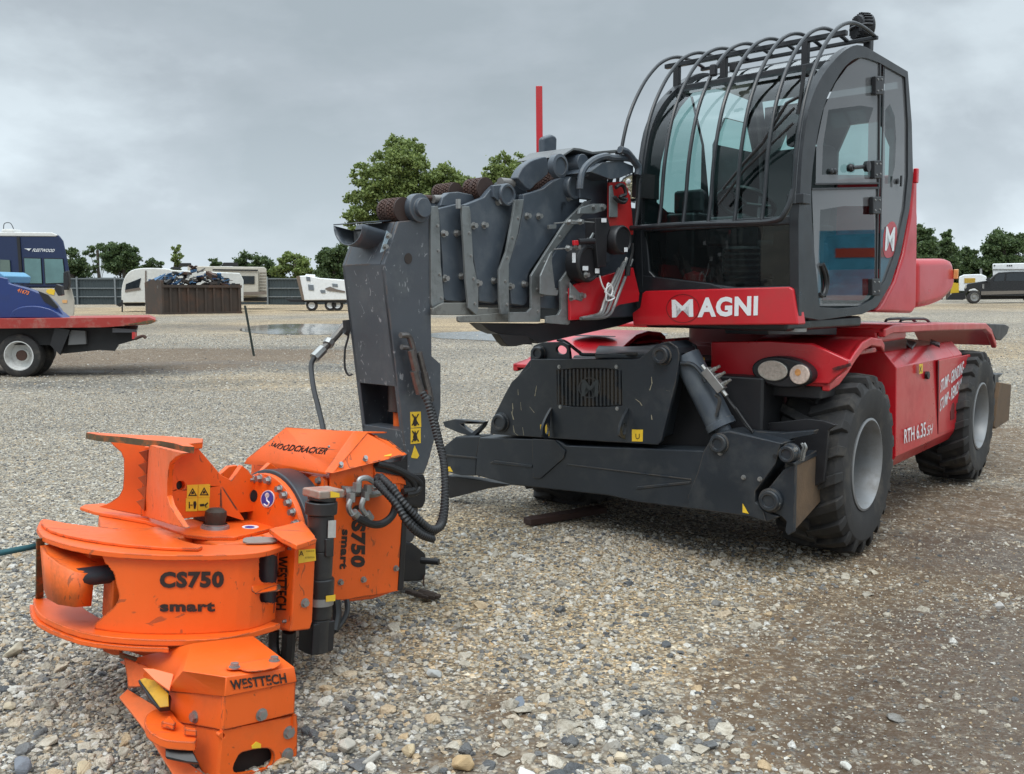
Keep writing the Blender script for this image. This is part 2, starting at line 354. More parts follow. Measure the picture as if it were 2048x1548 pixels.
# ================================================================== THE GROUND
def sst(a, b, x):
    t = np.clip((x-a)/(b-a), 0, 1); return t*t*(3-2*t)
def gzn(x, y):
    return sst(14, 52, y)*(0.42+0.45*sst(-2, 18, x)) + 0.02*np.sin(x*0.9+1)*np.sin(y*0.7)*sst(9, 16, y) - 0.095*sst(0.3, 1.8, x)*sst(4.2, 5.6, y)*(1-sst(9.5, 13, y))
def gz(x, y): return float(gzn(np.float64(x), np.float64(y)))
def onG(px, py):
    p = onZ(px, py, 0.0) if py > 585 else onY(px, py, 100)
    for _ in range(12): p = onZ(px, py, min(gz(p.x, min(p.y, 200)), 1.4))
    return p
def zone(x, y, items):
    """soft-edged patches; items: (pixel x, pixel y, half width m, half depth m, turn, weight)"""
    out = np.zeros_like(x)
    for px, py, rx, ry, rot, wgt in items:
        c = onG(px, py); cs, sn = math.cos(R(rot)), math.sin(R(rot))
        dx, dy = x-c.x, y-c.y; a = (dx*cs+dy*sn)/rx; b = (-dx*sn+dy*cs)/ry
        out = np.maximum(out, wgt*np.clip(1.5-np.sqrt(a*a+b*b), 0, 1))
    return np.clip(out, 0, 1)
MUDZ = [(1990,1330,0.62,1.3,-8,1.0),(1930,1130,0.8,0.9,20,.9),(1780,1500,0.3,0.5,10,.8),(1980,1020,1.2,1.0,30,.8),(1840,1000,1.0,1.0,40,.55),(2100,1500,.9,1.0,0,1),(1900,1420,.95,1.0,0,1),(1850,1250,.75,.9,0,1),(2000,900,1.6,2.2,35,1),
        (1000,1415,0.22,0.25,10,.55),(1560,1290,.3,.25,0,.4),(930,1530,.3,.2,0,.5),(1090,1500,.35,.14,0,.45),
        (250,715,5.5,2.0,0,1.0),(60,735,4.5,1.8,0,1.0),(450,705,3.5,1.2,0,.9),(1900,905,1.4,1.2,30,.7),(2030,880,1.5,2.0,10,.5)]
GREYZ = [(420,735,4.5,1.2,4,.9),(200,770,4.0,.8,5,.9),(540,700,3.0,1.5,0,.8),(330,655,9,3.0,0,.6),(1950,635,16,5,0,.7),(1500,655,8,3,0,.4),(150,840,1.5,1.2,0,.4),(560,1500,.8,.5,0,.8),(150,1300,.8,1,0,.8),(1250,1440,.5,.3,0,.5),(1500,1500,.6,.3,0,.6),(300,1520,.7,.6,0,.7)]
TANZ = [(900,1080,1.2,1.0,0,.7),(1500,1200,.8,.4,20,.6),(1000,1250,1.0,.8,0,.9),(1350,1150,1.6,.9,20,.8),(1200,1320,.7,.4,0,.6),(400,620,16,14,0,1.0),(700,610,20,10,0,1.),(1000,650,12,7,0,1.),(1300,640,8,6,0,1.),(1980,620,20,8,0,.8),(560,760,2.0,2.0,0,.5),(2030,700,4,4,0,.6)]
WETZ = [(1990,1330,0.6,1.0,-8,.9),(1950,1100,0.9,0.7,20,.7),(200,745,4.0,.7,0,.6),(420,725,3,.7,4,.6),(590,655,5,3,0,.8),(1050,672,6,3,0,.9),(2100,1500,.9,1.0,0,1)]
ys = np.unique(np.concatenate([np.linspace(-12, 1.8, 12), np.arange(1.8, 12, 0.10), np.arange(12, 40, 0.35), np.arange(40, 120, 2.5), np.array([150, 250, 500, 1200])]))
xs = np.unique(np.concatenate([np.array([-1200,-500,-200,-120,-80]), np.arange(-60, -14, 1.5), np.arange(-14, -4, 0.3), np.arange(-4, 5.5, 0.10), np.arange(5.5, 14, 0.3), np.arange(14, 60, 1.5), np.array([80,120,200,500,1200])]))
X, Yg = np.meshgrid(xs, ys); Zg = gzn(X, Yg)
me = bpy.data.meshes.new('ground'); nx, ny = len(xs), len(ys)
idx = np.arange(nx*ny).reshape(ny, nx)
q = np.stack([idx[:-1,:-1], idx[:-1,1:], idx[1:,1:], idx[1:,:-1]], -1).reshape(-1, 4)
me.from_pydata(np.stack([X, Yg, Zg], -1).reshape(-1, 3).tolist(), [], q.tolist()); me.update()
def put_attr(me, nm, arr):
    a = me.attributes.new(nm, 'FLOAT', 'POINT'); a.data.foreach_set('value', arr.reshape(-1).astype(np.float32))
for nm, zz in (('mud', MUDZ), ('grey', GREYZ), ('tan', TANZ), ('wet', WETZ)): put_attr(me, nm, zone(X, Yg, zz))
me.polygons.foreach_set('use_smooth', [True]*len(me.polygons))

STONES = [(0.0,(0.085,0.09,0.098)),(0.13,(0.17,0.17,0.17)),(0.27,(0.31,0.28,0.235)),(0.45,(0.41,0.37,0.305)),(0.62,(0.49,0.445,0.37)),(0.76,(0.45,0.33,0.20)),(0.86,(0.58,0.55,0.49)),(0.97,(0.56,0.545,0.51))]
def stone_ramp(N):
    r = N.new('ShaderNodeValToRGB'); r.color_ramp.interpolation = 'LINEAR'; e = r.color_ramp.elements
    e[0].position = 0; e[0].color = (*STONES[0][1], 1); e[1].position = 0.97; e[1].color = (*STONES[-1][1], 1)
    for p, c in STONES[1:-1]: el = e.new(p); el.color = (*c, 1)
    return r
def ground_mat():
    m = bpy.data.materials.new('gravel_ground'); m.use_nodes = True; t = m.node_tree; N = t.nodes; Lk = t.links.new; b = N['Principled BSDF']
    g = N.new('ShaderNodeNewGeometry'); P = g.outputs['Position']
    def at(n):
        a = N.new('ShaderNodeAttribute'); a.attribute_name = n; return a.outputs['Fac']
    def noi(s, d=6, r=0.6):
        n = N.new('ShaderNodeTexNoise'); n.inputs['Scale'].default_value = s; n.inputs['Detail'].default_value = d; n.inputs['Roughness'].default_value = r; Lk(P, n.inputs['Vector']); return n.outputs['Fac']
    def mr(v, a, b_, c=0, d=1):
        n = N.new('ShaderNodeMapRange'); Lk(v, n.inputs[0]); n.inputs[1].default_value = a; n.inputs[2].default_value = b_; n.inputs[3].default_value = c; n.inputs[4].default_value = d; return n.outputs[0]
    def ma(op, a, b_):
        n = N.new('ShaderNodeMath'); n.operation = op
        for i, v in enumerate((a, b_)):
            if hasattr(v, 'links'): Lk(v, n.inputs[i])
            else: n.inputs[i].default_value = v
        return n.outputs[0]
    def mixc(f, a, b_):
        n = N.new('ShaderNodeMix'); n.data_type = 'RGBA'
        if hasattr(f, 'links'): Lk(f, n.inputs[0])
        else: n.inputs[0].default_value = f
        for i, v in ((6, a), (7, b_)):
            if hasattr(v, 'links'): Lk(v, n.inputs[i])
            else: n.inputs[i].default_value = (*v, 1)
        return n.outputs[2]
    def mulc(f, a, b_):
        n = N.new('ShaderNodeMix'); n.data_type = 'RGBA'; n.blend_type = 'MULTIPLY'; n.clamp_factor = True
        if hasattr(f, 'links'): Lk(f, n.inputs[0])
        else: n.inputs[0].default_value = f
        for i, v in ((6, a), (7, b_)):
            if hasattr(v, 'links'): Lk(v, n.inputs[i])
            else: n.inputs[i].default_value = (*v, 1)
        return n.outputs[2]
    wv = N.new('ShaderNodeTexNoise'); wv.inputs['Scale'].default_value = 22; Lk(P, wv.inputs['Vector'])
    ad = N.new('ShaderNodeVectorMath'); ad.operation = 'MULTIPLY_ADD'; Lk(wv.outputs['Color'], ad.inputs[0]); ad.inputs[1].default_value = (0.02,)*3; Lk(P, ad.inputs[2])
    cols = []; hts = []
    for sc in (28, 52, 11):
        v = N.new('ShaderNodeTexVoronoi'); v.inputs['Scale'].default_value = sc; Lk(ad.outputs[0], v.inputs['Vector']); v.feature = 'F1'
        sx = N.new('ShaderNodeSeparateColor'); Lk(v.outputs['Color'], sx.inputs[0]); r = stone_ramp(N); Lk(sx.outputs[0], r.inputs[0])
        gap = mr(v.outputs['Distance'], 0.45, 0.75)
        cols.append(mixc(gap, r.outputs[0], (0.15, 0.125, 0.095))); hts.append(mr(v.outputs['Distance'], 0, 0.7, 1, 0))
    big = mr(noi(14, 3), 0.50, 0.58)
    col = mixc(big, cols[1], cols[0]); h = N.new('ShaderNodeMix'); Lk(big, h.inputs[0]); Lk(hts[1], h.inputs[2]); Lk(hts[0], h.inputs[3])
    # the 9 cm pieces are few: only where a coarse noise is high
    few = mr(noi(2.2, 5), 0.60, 0.66); col = mixc(ma('MULTIPLY', few, 0.35), col, cols[2])
    # large-scale tint
    tanf = ma('MULTIPLY', mr(ma('ADD', at('tan'), ma('MULTIPLY', noi(1.1), 0.8)), 0.55, 1.15), 0.62)
    col = mulc(tanf, col, (1.42, 1.16, 0.80))
    gf = ma('MULTIPLY', mr(ma('ADD', at('grey'), ma('MULTIPLY', noi(1.3), 0.8)), 0.6, 1.2), 0.6)
    col = mulc(gf, col, (0.50, 0.54, 0.60))
    col = mulc(1.0, col, mixc(mr(noi(7, 4, .8), 0.38, 0.62), (0.72,)*3, (1.22, 1.2, 1.16)))
    lt = mixc(mr(noi(0.35, 4), 0.35, 0.65), (0.80, 0.80, 0.80), (1.12, 1.10, 1.06))
    ml = N.new('ShaderNodeMix'); ml.data_type = 'RGBA'; ml.blend_type = 'MULTIPLY'; ml.inputs[0].default_value = 1; Lk(col, ml.inputs[6]); Lk(lt, ml.inputs[7]); col = ml.outputs[2]
    n3 = noi(3.2, 9, 0.7)
    mudf = mr(ma('ADD', at('mud'), ma('MULTIPLY', n3, 1.0)), 0.74, 1.02)
    mudf = ma('MULTIPLY', mudf, mr(noi(16, 8, 0.85), 0.60, 0.48))
    mcol = mixc(noi(4), (0.055, 0.034, 0.018), (0.165, 0.108, 0.064))
    col = mixc(mudf, col, mcol)
    wet = mr(ma('ADD', at('wet'), ma('MULTIPLY', noi(2.1), 0.9)), 0.75, 1.2)
    ml = N.new('ShaderNodeMix'); ml.data_type = 'RGBA'; ml.blend_type = 'MULTIPLY'; Lk(ma('MULTIPLY', wet, 0.6), ml.inputs[0]); Lk(col, ml.inputs[6]); ml.inputs[7].default_value = (0.45, 0.42, 0.40, 1); col = ml.outputs[2]
    Lk(col, b.inputs['Base Color']); Lk(mr(wet, 0, 1, 0.9, 0.45), b.inputs['Roughness']); b.inputs['Specular IOR Level'].default_value = 0.3
    bp = N.new('ShaderNodeBump'); bp.inputs['Distance'].default_value = 0.022; Lk(h.outputs[0], bp.inputs['Height']); Lk(mr(mudf, 0, 1, 1.0, 0.15), bp.inputs['Strength']); Lk(bp.outputs[0], b.inputs['Normal'])
    return m
me.materials.append(ground_mat())
ground = bpy.data.objects.new('ground', me); COL.objects.link(ground); ground['kind'] = 'structure'

# ---- loose stones lying on it (nobody could count them): one object, scattered over the nearer ground
def stone_mat():
    m = bpy.data.materials.new('loose_stone'); m.use_nodes = True; t = m.node_tree; N = t.nodes; Lk = t.links.new; b = N['Principled BSDF']
    oi = N.new('ShaderNodeObjectInfo'); r = stone_ramp(N); Lk(oi.outputs['Random'], r.inputs[0])
    tcn = N.new('ShaderNodeTexCoord'); no = N.new('ShaderNodeTexNoise'); no.inputs['Scale'].default_value = 2.2; no.inputs['Detail'].default_value = 5; Lk(tcn.outputs['Object'], no.inputs['Vector'])
    mm = N.new('ShaderNodeMix'); mm.data_type = 'RGBA'; mm.blend_type = 'MULTIPLY'; mm.inputs[0].default_value = 1
    r2 = N.new('ShaderNodeValToRGB'); r2.color_ramp.elements[0].position = 0.3; r2.color_ramp.elements[0].color = (0.68,0.64,0.58,1); r2.color_ramp.elements[1].position = 0.7; r2.color_ramp.elements[1].color = (1.12,1.12,1.12,1)
    Lk(no.outputs['Fac'], r2.inputs[0]); Lk(r.outputs[0], mm.inputs[6]); Lk(r2.outputs[0], mm.inputs[7]); Lk(mm.outputs[2], b.inputs['Base Color']); b.inputs['Roughness'].default_value = 0.8; b.inputs['Specular IOR Level'].default_value = 0.35
    bp = N.new('ShaderNodeBump'); bp.inputs['Strength'].default_value = 0.35; n2_ = N.new('ShaderNodeTexNoise'); n2_.inputs['Scale'].default_value = 7; Lk(tcn.outputs['Object'], n2_.inputs['Vector']); Lk(n2_.outputs['Fac'], bp.inputs['Height']); bp.inputs['Distance'].default_value = 0.2; Lk(bp.outputs[0], b.inputs['Normal'])
    return m
SM = stone_mat()
rock_col = bpy.data.collections.new('rock_shapes')
rr = random.Random(3)
for i in range(12):
    bm = bmesh.new(); fl = rr.uniform(0.35, 0.75); el = rr.uniform(0.65, 1.0)
    for k in range(15):
        v = Vector((rr.gauss(0,1), rr.gauss(0,1), rr.gauss(0,1))).normalized()*rr.uniform(0.8, 1.05)
        bm.verts.new((v.x*0.5, v.y*0.5*el, v.z*0.5*fl))
    res = bmesh.ops.convex_hull(bm, input=bm.verts)
    bmesh.ops.delete(bm, geom=[v for v in bm.verts if not v.link_faces], context='VERTS')
    bmesh.ops.bevel(bm, geom=bm.edges[:], offset=0.035, segments=1, affect='EDGES', clamp_overlap=True)
    rm = bpy.data.meshes.new('rock_shape'); bm.to_mesh(rm); bm.free(); rm.materials.append(SM)
    ro = bpy.data.objects.new('rock_shape', rm); rock_col.objects.link(ro)
def scatter(name, x0, x1, y0, y1, step, dens, smin, smax, power, seed, sink, mudk, label_seed=0, fan=None, floor_=0.0):
    xs_ = np.arange(x0, x1+step, step); ys_ = np.arange(y0, y1+step, step); XX, YY = np.meshgrid(xs_, ys_); ZZ = gzn(XX, YY)
    mud = zone(XX, YY, MUDZ); tan = zone(XX, YY, TANZ)
    rn = np.random.RandomState(seed); low = rn.rand(40, 40)
    def ln(s):
        gx = (XX*s) % 39; gy = (YY*s) % 39; ix = gx.astype(int); iy = gy.astype(int); fx = gx-ix; fy = gy-iy
        return low[iy,ix]*(1-fx)*(1-fy)+low[iy,ix+1]*fx*(1-fy)+low[iy+1,ix]*(1-fx)*fy+low[iy+1,ix+1]*fx*fy
    nz = 0.6*ln(1.7)+0.4*ln(4.1); nz2 = ln(0.9)
    d = np.clip(0.35+1.1*(nz-0.3), floor_, 1.1)*(1-mudk*np.clip(mud*1.35, 0, 1))*(1-0.72*tan*np.clip(0.4+1.6*(nz2-0.35), 0, 1))
    vis = (np.abs(XX) < 0.60*YY+0.9); d = d*vis
    me = bpy.data.meshes.new(name); n_x, n_y = len(xs_), len(ys_); ii = np.arange(n_x*n_y).reshape(n_y, n_x)
    qq = np.stack([ii[:-1,:-1], ii[:-1,1:], ii[1:,1:], ii[1:,:-1]], -1).reshape(-1, 4)
    keep = vis[:-1,:-1].reshape(-1); me.from_pydata(np.stack([XX, YY, ZZ+0.001], -1).reshape(-1, 3).tolist(), [], qq[keep].tolist()); me.update()
    put_attr(me, 'dens', d*dens)
    ob = bpy.data.objects.new(name, me); COL.objects.link(ob)
    G = bpy.data.node_groups.new(name+'_scatter', 'GeometryNodeTree')
    G.interface.new_socket('Geometry', in_out='INPUT', socket_type='NodeSocketGeometry'); G.interface.new_socket('Geometry', in_out='OUTPUT', socket_type='NodeSocketGeometry')
    N = G.nodes; Lk = G.links.new; gi = N.new('NodeGroupInput'); go = N.new('NodeGroupOutput')
    dp = N.new('GeometryNodeDistributePointsOnFaces'); na = N.new('GeometryNodeInputNamedAttribute'); na.data_type = 'FLOAT'; na.inputs['Name'].default_value = 'dens'
    Lk(gi.outputs[0], dp.inputs['Mesh']); Lk(na.outputs['Attribute'], dp.inputs['Density']); dp.inputs['Seed'].default_value = seed
    ci = N.new('GeometryNodeCollectionInfo'); ci.inputs['Collection'].default_value = rock_col; ci.inputs['Separate Children'].default_value = True; ci.inputs['Reset Children'].default_value = True
    ip = N.new('GeometryNodeInstanceOnPoints'); Lk(dp.outputs['Points'], ip.inputs['Points']); Lk(ci.outputs[0], ip.inputs['Instance']); ip.inputs['Pick Instance'].default_value = True
    rv = N.new('FunctionNodeRandomValue'); rv.data_type = 'FLOAT_VECTOR'; rv.inputs[0].default_value = (-0.35,-0.35,0); rv.inputs[1].default_value = (0.35,0.35,6.28); rv.inputs['Seed'].default_value = seed+1; Lk(rv.outputs[0], ip.inputs['Rotation'])
    rs = N.new('FunctionNodeRandomValue'); rs.data_type = 'FLOAT'; rs.inputs['Seed'].default_value = seed+2
    pw = N.new('ShaderNodeMath'); pw.operation = 'POWER'; Lk(rs.outputs[1], pw.inputs[0]); pw.inputs[1].default_value = power
    mr_ = N.new('ShaderNodeMapRange'); Lk(pw.outputs[0], mr_.inputs[0]); mr_.inputs[3].default_value = smin; mr_.inputs[4].default_value = smax; Lk(mr_.outputs[0], ip.inputs['Scale'])
    Lk(ip.outputs[0], go.inputs[0])
    md = ob.modifiers.new('scatter', 'NODES'); md.node_group = G
    ob['kind'] = 'stuff'; return ob
g1 = scatter('gravel', -3.6, 4.6, 2.2, 6.4, 0.1, 5600, 0.010, 0.046, 3.0, 11, 0.3, 0.96, floor_=0.25)
tag(g1, 'fine crushed limestone gravel covering the yard in the foreground', None)
g2 = scatter('coarse_gravel', -3.6, 4.6, 2.2, 6.4, 0.1, 130, 0.045, 0.105, 2.6, 23, 0.3, 0.95)
tag(g2, 'larger grey and tan stones lying loose on the foreground gravel', None)
g6 = scatter('fine_grit', 0.5, 4.6, 2.2, 6.4, 0.1, 1200, 0.006, 0.020, 2.0, 61, 0.3, 0.0, floor_=0.6)
tag(g6, 'fine tan grit pressed into the brown mud at the right', None)
g4 = scatter('coarse_gravel', -2.6, 3.0, 2.2, 3.7, 0.1, 130, 0.05, 0.12, 2.2, 47, 0.3, 0.95)
tag(g4, 'fist sized broken stones along the lower edge of the picture', None)
g5 = scatter('far_gravel', -18, 19, 15, 32, 0.5, 130, 0.03, 0.065, 2.0, 53, 0.3, 0.95, floor_=0.3)
tag(g5, 'scattered stones on the farther yard before the dumpster', None)
g3 = scatter('middle_gravel', -7.5, 8, 6.4, 15, 0.25, 1900, 0.012, 0.036, 2.6, 31, 0.3, 0.92, floor_=0.3)
tag(g3, 'grey gravel spreading around and behind the machine', None)
# a few bigger loose stones by the lower edge of the picture
for i, (px, py, s_, c_) in enumerate([(693,1492,.10,(.42,.38,.32)),(742,1512,.10,(.45,.42,.37)),(818,1500,.085,(.48,.38,.24)),(928,1527,.10,(.40,.28,.15)),(1052,1545,.07,(.62,.60,.57)),(1240,1510,.075,(.52,.44,.32)),(1690,1526,.06,(.55,.53,.48)),(2000,1210,.075,(.5,.48,.45)),
        (24,1302,.12,(.40,.35,.26)),(38,1535,.11,(.16,.17,.19)),(160,1543,.10,(.42,.34,.22)),(1040,1400,.07,(.16,.18,.21)),(870,1345,.075,(.36,.36,.34)),(20,1410,.07,(.45,.38,.27))]):
    bm = bmesh.new()
    for k in range(16):
        v = Vector((rr.gauss(0,1), rr.gauss(0,1), rr.gauss(0,1))).normalized()*rr.uniform(0.8, 1.1); bm.verts.new((v.x*s_*.5, v.y*s_*.38, v.z*s_*.30))
    bmesh.ops.convex_hull(bm, input=bm.verts); bmesh.ops.delete(bm, geom=[v for v in bm.verts if not v.link_faces], context='VERTS')
    bmesh.ops.bevel(bm, geom=bm.edges[:], offset=s_*0.035, segments=2, affect='EDGES', clamp_overlap=True)
    rm = bpy.data.meshes.new('stone'); bm.to_mesh(rm); bm.free(); rm.materials.append(mat('big_stone', c_, 0.8, var=0.25, vs=25, bump=0.4, bs=60))
    ob = bpy.data.objects.new('stone', rm); COL.objects.link(ob); p = onZ(px, py, 0.02); ob.location = (p.x, p.y, s_*0.2); ob.rotation_euler = (rr.uniform(-.3,.3), rr.uniform(-.3,.3), rr.uniform(0,6))
    lab = ['big tan stone just right of the orange housing\'s foot','pale rounded stone, second right of the orange housing\'s foot','sandy block of stone with a flat top on the near gravel','brown elongated rust coloured stone tilted on the near gravel','small white stone at the lower edge of the picture','pale yellow stone at the lower centre right','lone white pebble on the gravel beside the muddy patch','thin whitish slab lying on the brown wet mud',
           'large buff rock at the left edge beside the orange head','dark slate stone in the lower left corner','tan boulder at the bottom edge left of the orange housing','blue grey flat stone in the middle foreground','grey angular stone below the black cylinder\'s right','tan stone at the far left edge below the buff rock'][i]
    tag(ob, lab, 'stone', 'loose stones in the foreground')

# ---- puddles
def puddle(name, pts, h):
    wm = bpy.data.materials.get('puddle_water')
    if not wm:
        wm = mat('puddle_water', (0.10,0.09,0.075), 0.10, var=0.1, bump=0.02, bs=3); 
    me_ = MB(); P3 = []
    for p in spl2(pts, 4, True):
        g_ = onG(*p); P3.append(Vector((g_.x, g_.y, 0)))
    lo = min(range(len(P3)), key=lambda i: P3[i].x); hi = max(range(len(P3)), key=lambda i: P3[i].x)
    def run(a, b):
        out = [P3[a]]; k = a
        while k != b: k = (k+1) % len(P3); out.append(P3[k])
        return out
    def at(c, t):
        L = len(c)-1; k = min(int(t*L), L-1); return c[k].lerp(c[k+1], t*L-k)
    A_, B_ = run(lo, hi), run(hi, lo)[::-1]; rows = []
    for j in range(9):
        rows.append([])
        for i in range(41):
            p = at(A_, i/40).lerp(at(B_, i/40), j/8); rows[-1].append(Vector((p.x, p.y, gz(p.x, p.y)+h)))
    me_.loft(rows); o = me_.build(name, wm); o['kind'] = 'structure'; return o
puddle('puddle', [(478,660),(520,651),(600,648),(700,649),(760,654),(740,664),(690,669),(600,670),(520,668)], 0.012)
puddle('puddle', [(860,668),(930,664),(1060,662),(1180,660),(1300,664),(1330,672),(1200,678),(1050,684),(940,680),(870,676)], 0.012)
# ================================================================== FAR THINGS
# ---- trees
def leaf_mat(name, c0, c1):
    m = bpy.data.materials.new(name); m.use_nodes = True; t = m.node_tree; N = t.nodes; Lk = t.links.new; b = N['Principled BSDF']
    g_ = N.new('ShaderNodeNewGeometry'); r = N.new('ShaderNodeMix'); r.data_type = 'RGBA'; Lk(g_.outputs['Random Per Island'], r.inputs[0]); r.inputs[6].default_value = (*c0, 1); r.inputs[7].default_value = (*c1, 1)
    Lk(r.outputs[2], b.inputs['Base Color']); b.inputs['Roughness'].default_value = 0.6
    tl = N.new('ShaderNodeBsdfTranslucent'); Lk(r.outputs[2], tl.inputs[0]); ms = N.new('ShaderNodeMixShader'); ms.inputs[0].default_value = 0.35
    Lk(b.outputs[0], ms.inputs[1]); Lk(tl.outputs[0], ms.inputs[2]); Lk(ms.outputs[0], N['Material Output'].inputs[0]); return m
LEAF = [leaf_mat('oak_leaves', (0.095,0.14,0.035), (0.27,0.33,0.10)), leaf_mat('dark_leaves', (0.045,0.08,0.03), (0.12,0.17,0.06)), leaf_mat('light_leaves', (0.04,0.075,0.03), (0.11,0.15,0.05))]
BARK = mat('bark', (0.09,0.075,0.06), 0.9, var=0.3)
trng = np.random.RandomState(5)
def tree(name, label, clumps, base, Y, leaf=0.22, n=900, mi=0, group=None, trunk_w=0.25, cat='tree', sub=7):
    """clumps: (px, py, radius px) read as positions at distance Y; base: (px, py) where the trunk meets the ground"""
    k = Y/1909.6; bp_ = onY(base[0], base[1], Y); zb = gz(bp_.x, bp_.y)
    root = thing(name, label, cat, (bp_.x, bp_.y, zb), group); b = MB()
    b.tube([Vector((bp_.x, bp_.y, zb-0.2)), Vector((bp_.x+trng.normal()*.2, bp_.y, (zb+onY(*clumps[0][:2], Y).z)/2)), onY(*clumps[0][:2], Y)], trunk_w, 7, 4)
    V = []; 
    for (px, py, r) in clumps:
        c = onY(px, py, Y+trng.uniform(-1, 1)*r*k*0.8); rm = r*k
        s0 = Vector((bp_.x, bp_.y, zb+(c.z-zb)*0.45)); b.tube([s0, s0.lerp(c, 0.55)+Vector((0,0,-rm*.15)), c], trunk_w*0.2, 5, 3)
        # each clump is broken into twigs of leaves, so that sky shows between them
        ns = max(5, int(sub*(r/20)**1.2)+3)*(2 if Y < 86 else 1)
        sc = trng.normal(size=(ns, 3)); sc /= np.linalg.norm(sc, axis=1)[:, None]; sc *= (trng.uniform(0.25, 1.0, (ns, 1))**0.5)*rm
        nn = max(14, int(n*2.2*(r/40)**2*(3.0 if Y > 86 else 1)/ns))
        for s_ in sc:
            pr = rm*(trng.uniform(0.13, 0.30) if Y < 86 else trng.uniform(0.25, 0.45))
            q_ = trng.normal(size=(nn, 3))*np.array([1, 1, 0.72])*pr*0.62+s_+np.array(c)
            V.append(q_)
    ctr = np.concatenate(V); m_ = len(ctr)
    a1 = trng.normal(size=(m_, 3)); a1 /= np.linalg.norm(a1, axis=1)[:, None]; a2 = trng.normal(size=(m_, 3)); a2 = np.cross(a1, a2); a2 /= np.linalg.norm(a2, axis=1)[:, None]
    sz = leaf*trng.uniform(0.6, 1.3, (m_, 1)); a1 *= sz*.5; a2 *= sz*0.36
    vs_ = np.stack([ctr-a1, ctr-a2, ctr+a1, ctr+a2], 1).reshape(-1, 3)
    me_ = bpy.data.meshes.new('crown'); me_.vertices.add(m_*4); me_.vertices.foreach_set('co', vs_.reshape(-1)); me_.loops.add(m_*4); me_.loops.foreach_set('vertex_index', np.arange(m_*4)); me_.polygons.add(m_); me_.polygons.foreach_set('loop_start', np.arange(m_)*4)
    me_.update(calc_edges=True); me_.materials.append(LEAF[mi]); co = bpy.data.objects.new('crown', me_); COL.objects.link(co); par(co, root)
    b.build('trunk', BARK, root); return root
TG = 'trees beyond the yard'
tree('oak_tree', 'tall broad leafy tree rising behind the folded boom', [(800,345,48),(800,300,32),(765,330,30),(745,365,34),(722,352,22),(835,345,36),(770,400,48),(725,410,32),(820,400,46),(860,375,36),(890,360,30),(915,372,28),(712,440,24),(750,450,42),(800,455,45),(860,430,45),(905,420,38),(935,400,26),(940,440,40),(785,290,18),(830,300,20),(935,372,20),(880,345,16)], (800,600), 78, 0.24, 1500, 0, TG, 0.35)
tree('oak_tree', 'round tree crown right of the red upright pole base, partly behind the boom', [(1010,335,30),(985,345,22),(1035,325,20),(1010,318,16),(1045,345,18),(975,360,18),(1010,370,30),(1040,375,28),(990,400,30)], (1010,600), 84, 0.24, 1300, 0, TG, 0.3)
tree('yard_tree', 'small dark tree just left of the grey boom post, behind the wrecked trailer', [(665,520,26),(655,505,14),(680,508,18),(645,515,12),(668,545,28),(690,535,22),(650,545,18)], (668,600), 92, 0.26, 1400, 1, TG, 0.25)
tree('yard_tree', 'tree above the grey fence, right behind the wrecked white trailer', [(590,528,20),(570,525,14),(605,535,16),(560,545,16),(595,550,22),(620,545,12),(578,515,9)], (590,603), 94, 0.26, 1300, 0, TG, 0.2)
tree('yard_tree', 'wide low tree behind the tan trailer\'s right end', [(510,528,18),(490,525,16),(530,528,18),(545,545,16),(480,540,14),(515,548,24)], (512,603), 97, 0.26, 1300, 1, TG, 0.2)
tree('yard_tree', 'low shrubby tree top over the middle of the white trailers', [(432,528,10),(425,522,7),(440,530,8)], (432,600), 95, 0.24, 900, 2, TG, 0.1)
tree('snag_tree', 'thin bare topped snag wrapped in ivy above the white trailer', [(354,515,9),(352,500,7),(351,525,10),(357,492,4),(350,535,10)], (352,600), 92, 0.22, 1500, 0, TG, 0.14)
tree('yard_tree', 'small bush like tree between the big left trees and the ivy snag', [(305,528,11),(295,530,9),(318,527,9),(300,538,14)], (305,602), 96, 0.24, 900, 1, TG, 0.1)
tree('yard_tree', 'wide spreading tree behind the fence, fourth crown from the motorhome', [(245,508,18),(228,500,14),(262,512,16),(240,530,24),(275,528,16),(222,520,16),(250,495,12)], (243,603), 96, 0.26, 1300, 1, TG, 0.22)
tree('yard_tree', 'open branching tree with gaps, left of the wide spreading one behind the fence', [(195,500,14),(180,508,10),(205,498,10),(190,530,9),(212,515,10),(182,540,10)], (203,603), 98, 0.24, 700, 1, TG, 0.14)
tree('yard_tree', 'rounded tree just right of the blue motorhome\'s front', [(145,520,18),(150,540,22),(140,505,12),(160,530,14),(135,540,16)], (146,603), 90, 0.26, 1200, 2, TG, 0.2)
tree('hedge_tree', 'dark tree directly behind the red counterweight, by the cab', [(1852,475,16),(1845,490,20),(1860,490,14),(1838,465,14),(1850,515,26)], (1850,600), 92, 0.26, 1200, 1, TG, 0.2)
tree('hedge_tree', 'pointed dark tree above the red engine hood', [(1897,478,13),(1895,493,18),(1905,505,20),(1882,510,18),(1890,530,26),(1895,466,7)], (1895,600), 94, 0.26, 1200, 1, TG, 0.2)
tree('oak_tree', 'broad round tree above the black pickup', [(2003,480,18),(1985,490,18),(2022,485,20),(2000,505,28),(2035,505,26),(1975,500,12),(2045,480,14),(2010,530,34),(1975,535,26)], (2003,600), 96, 0.26, 1300, 1, TG, 0.25)
tree('hedge_tree', 'low green thicket between the pointed tree and the broad tree', [(1935,510,14),(1920,515,14),(1950,512,14),(1930,535,26),(1955,540,28),(1910,545,28),(1870,550,26),(1940,565,26)], (1935,602), 98, 0.26, 1500, 2, TG, 0.15)
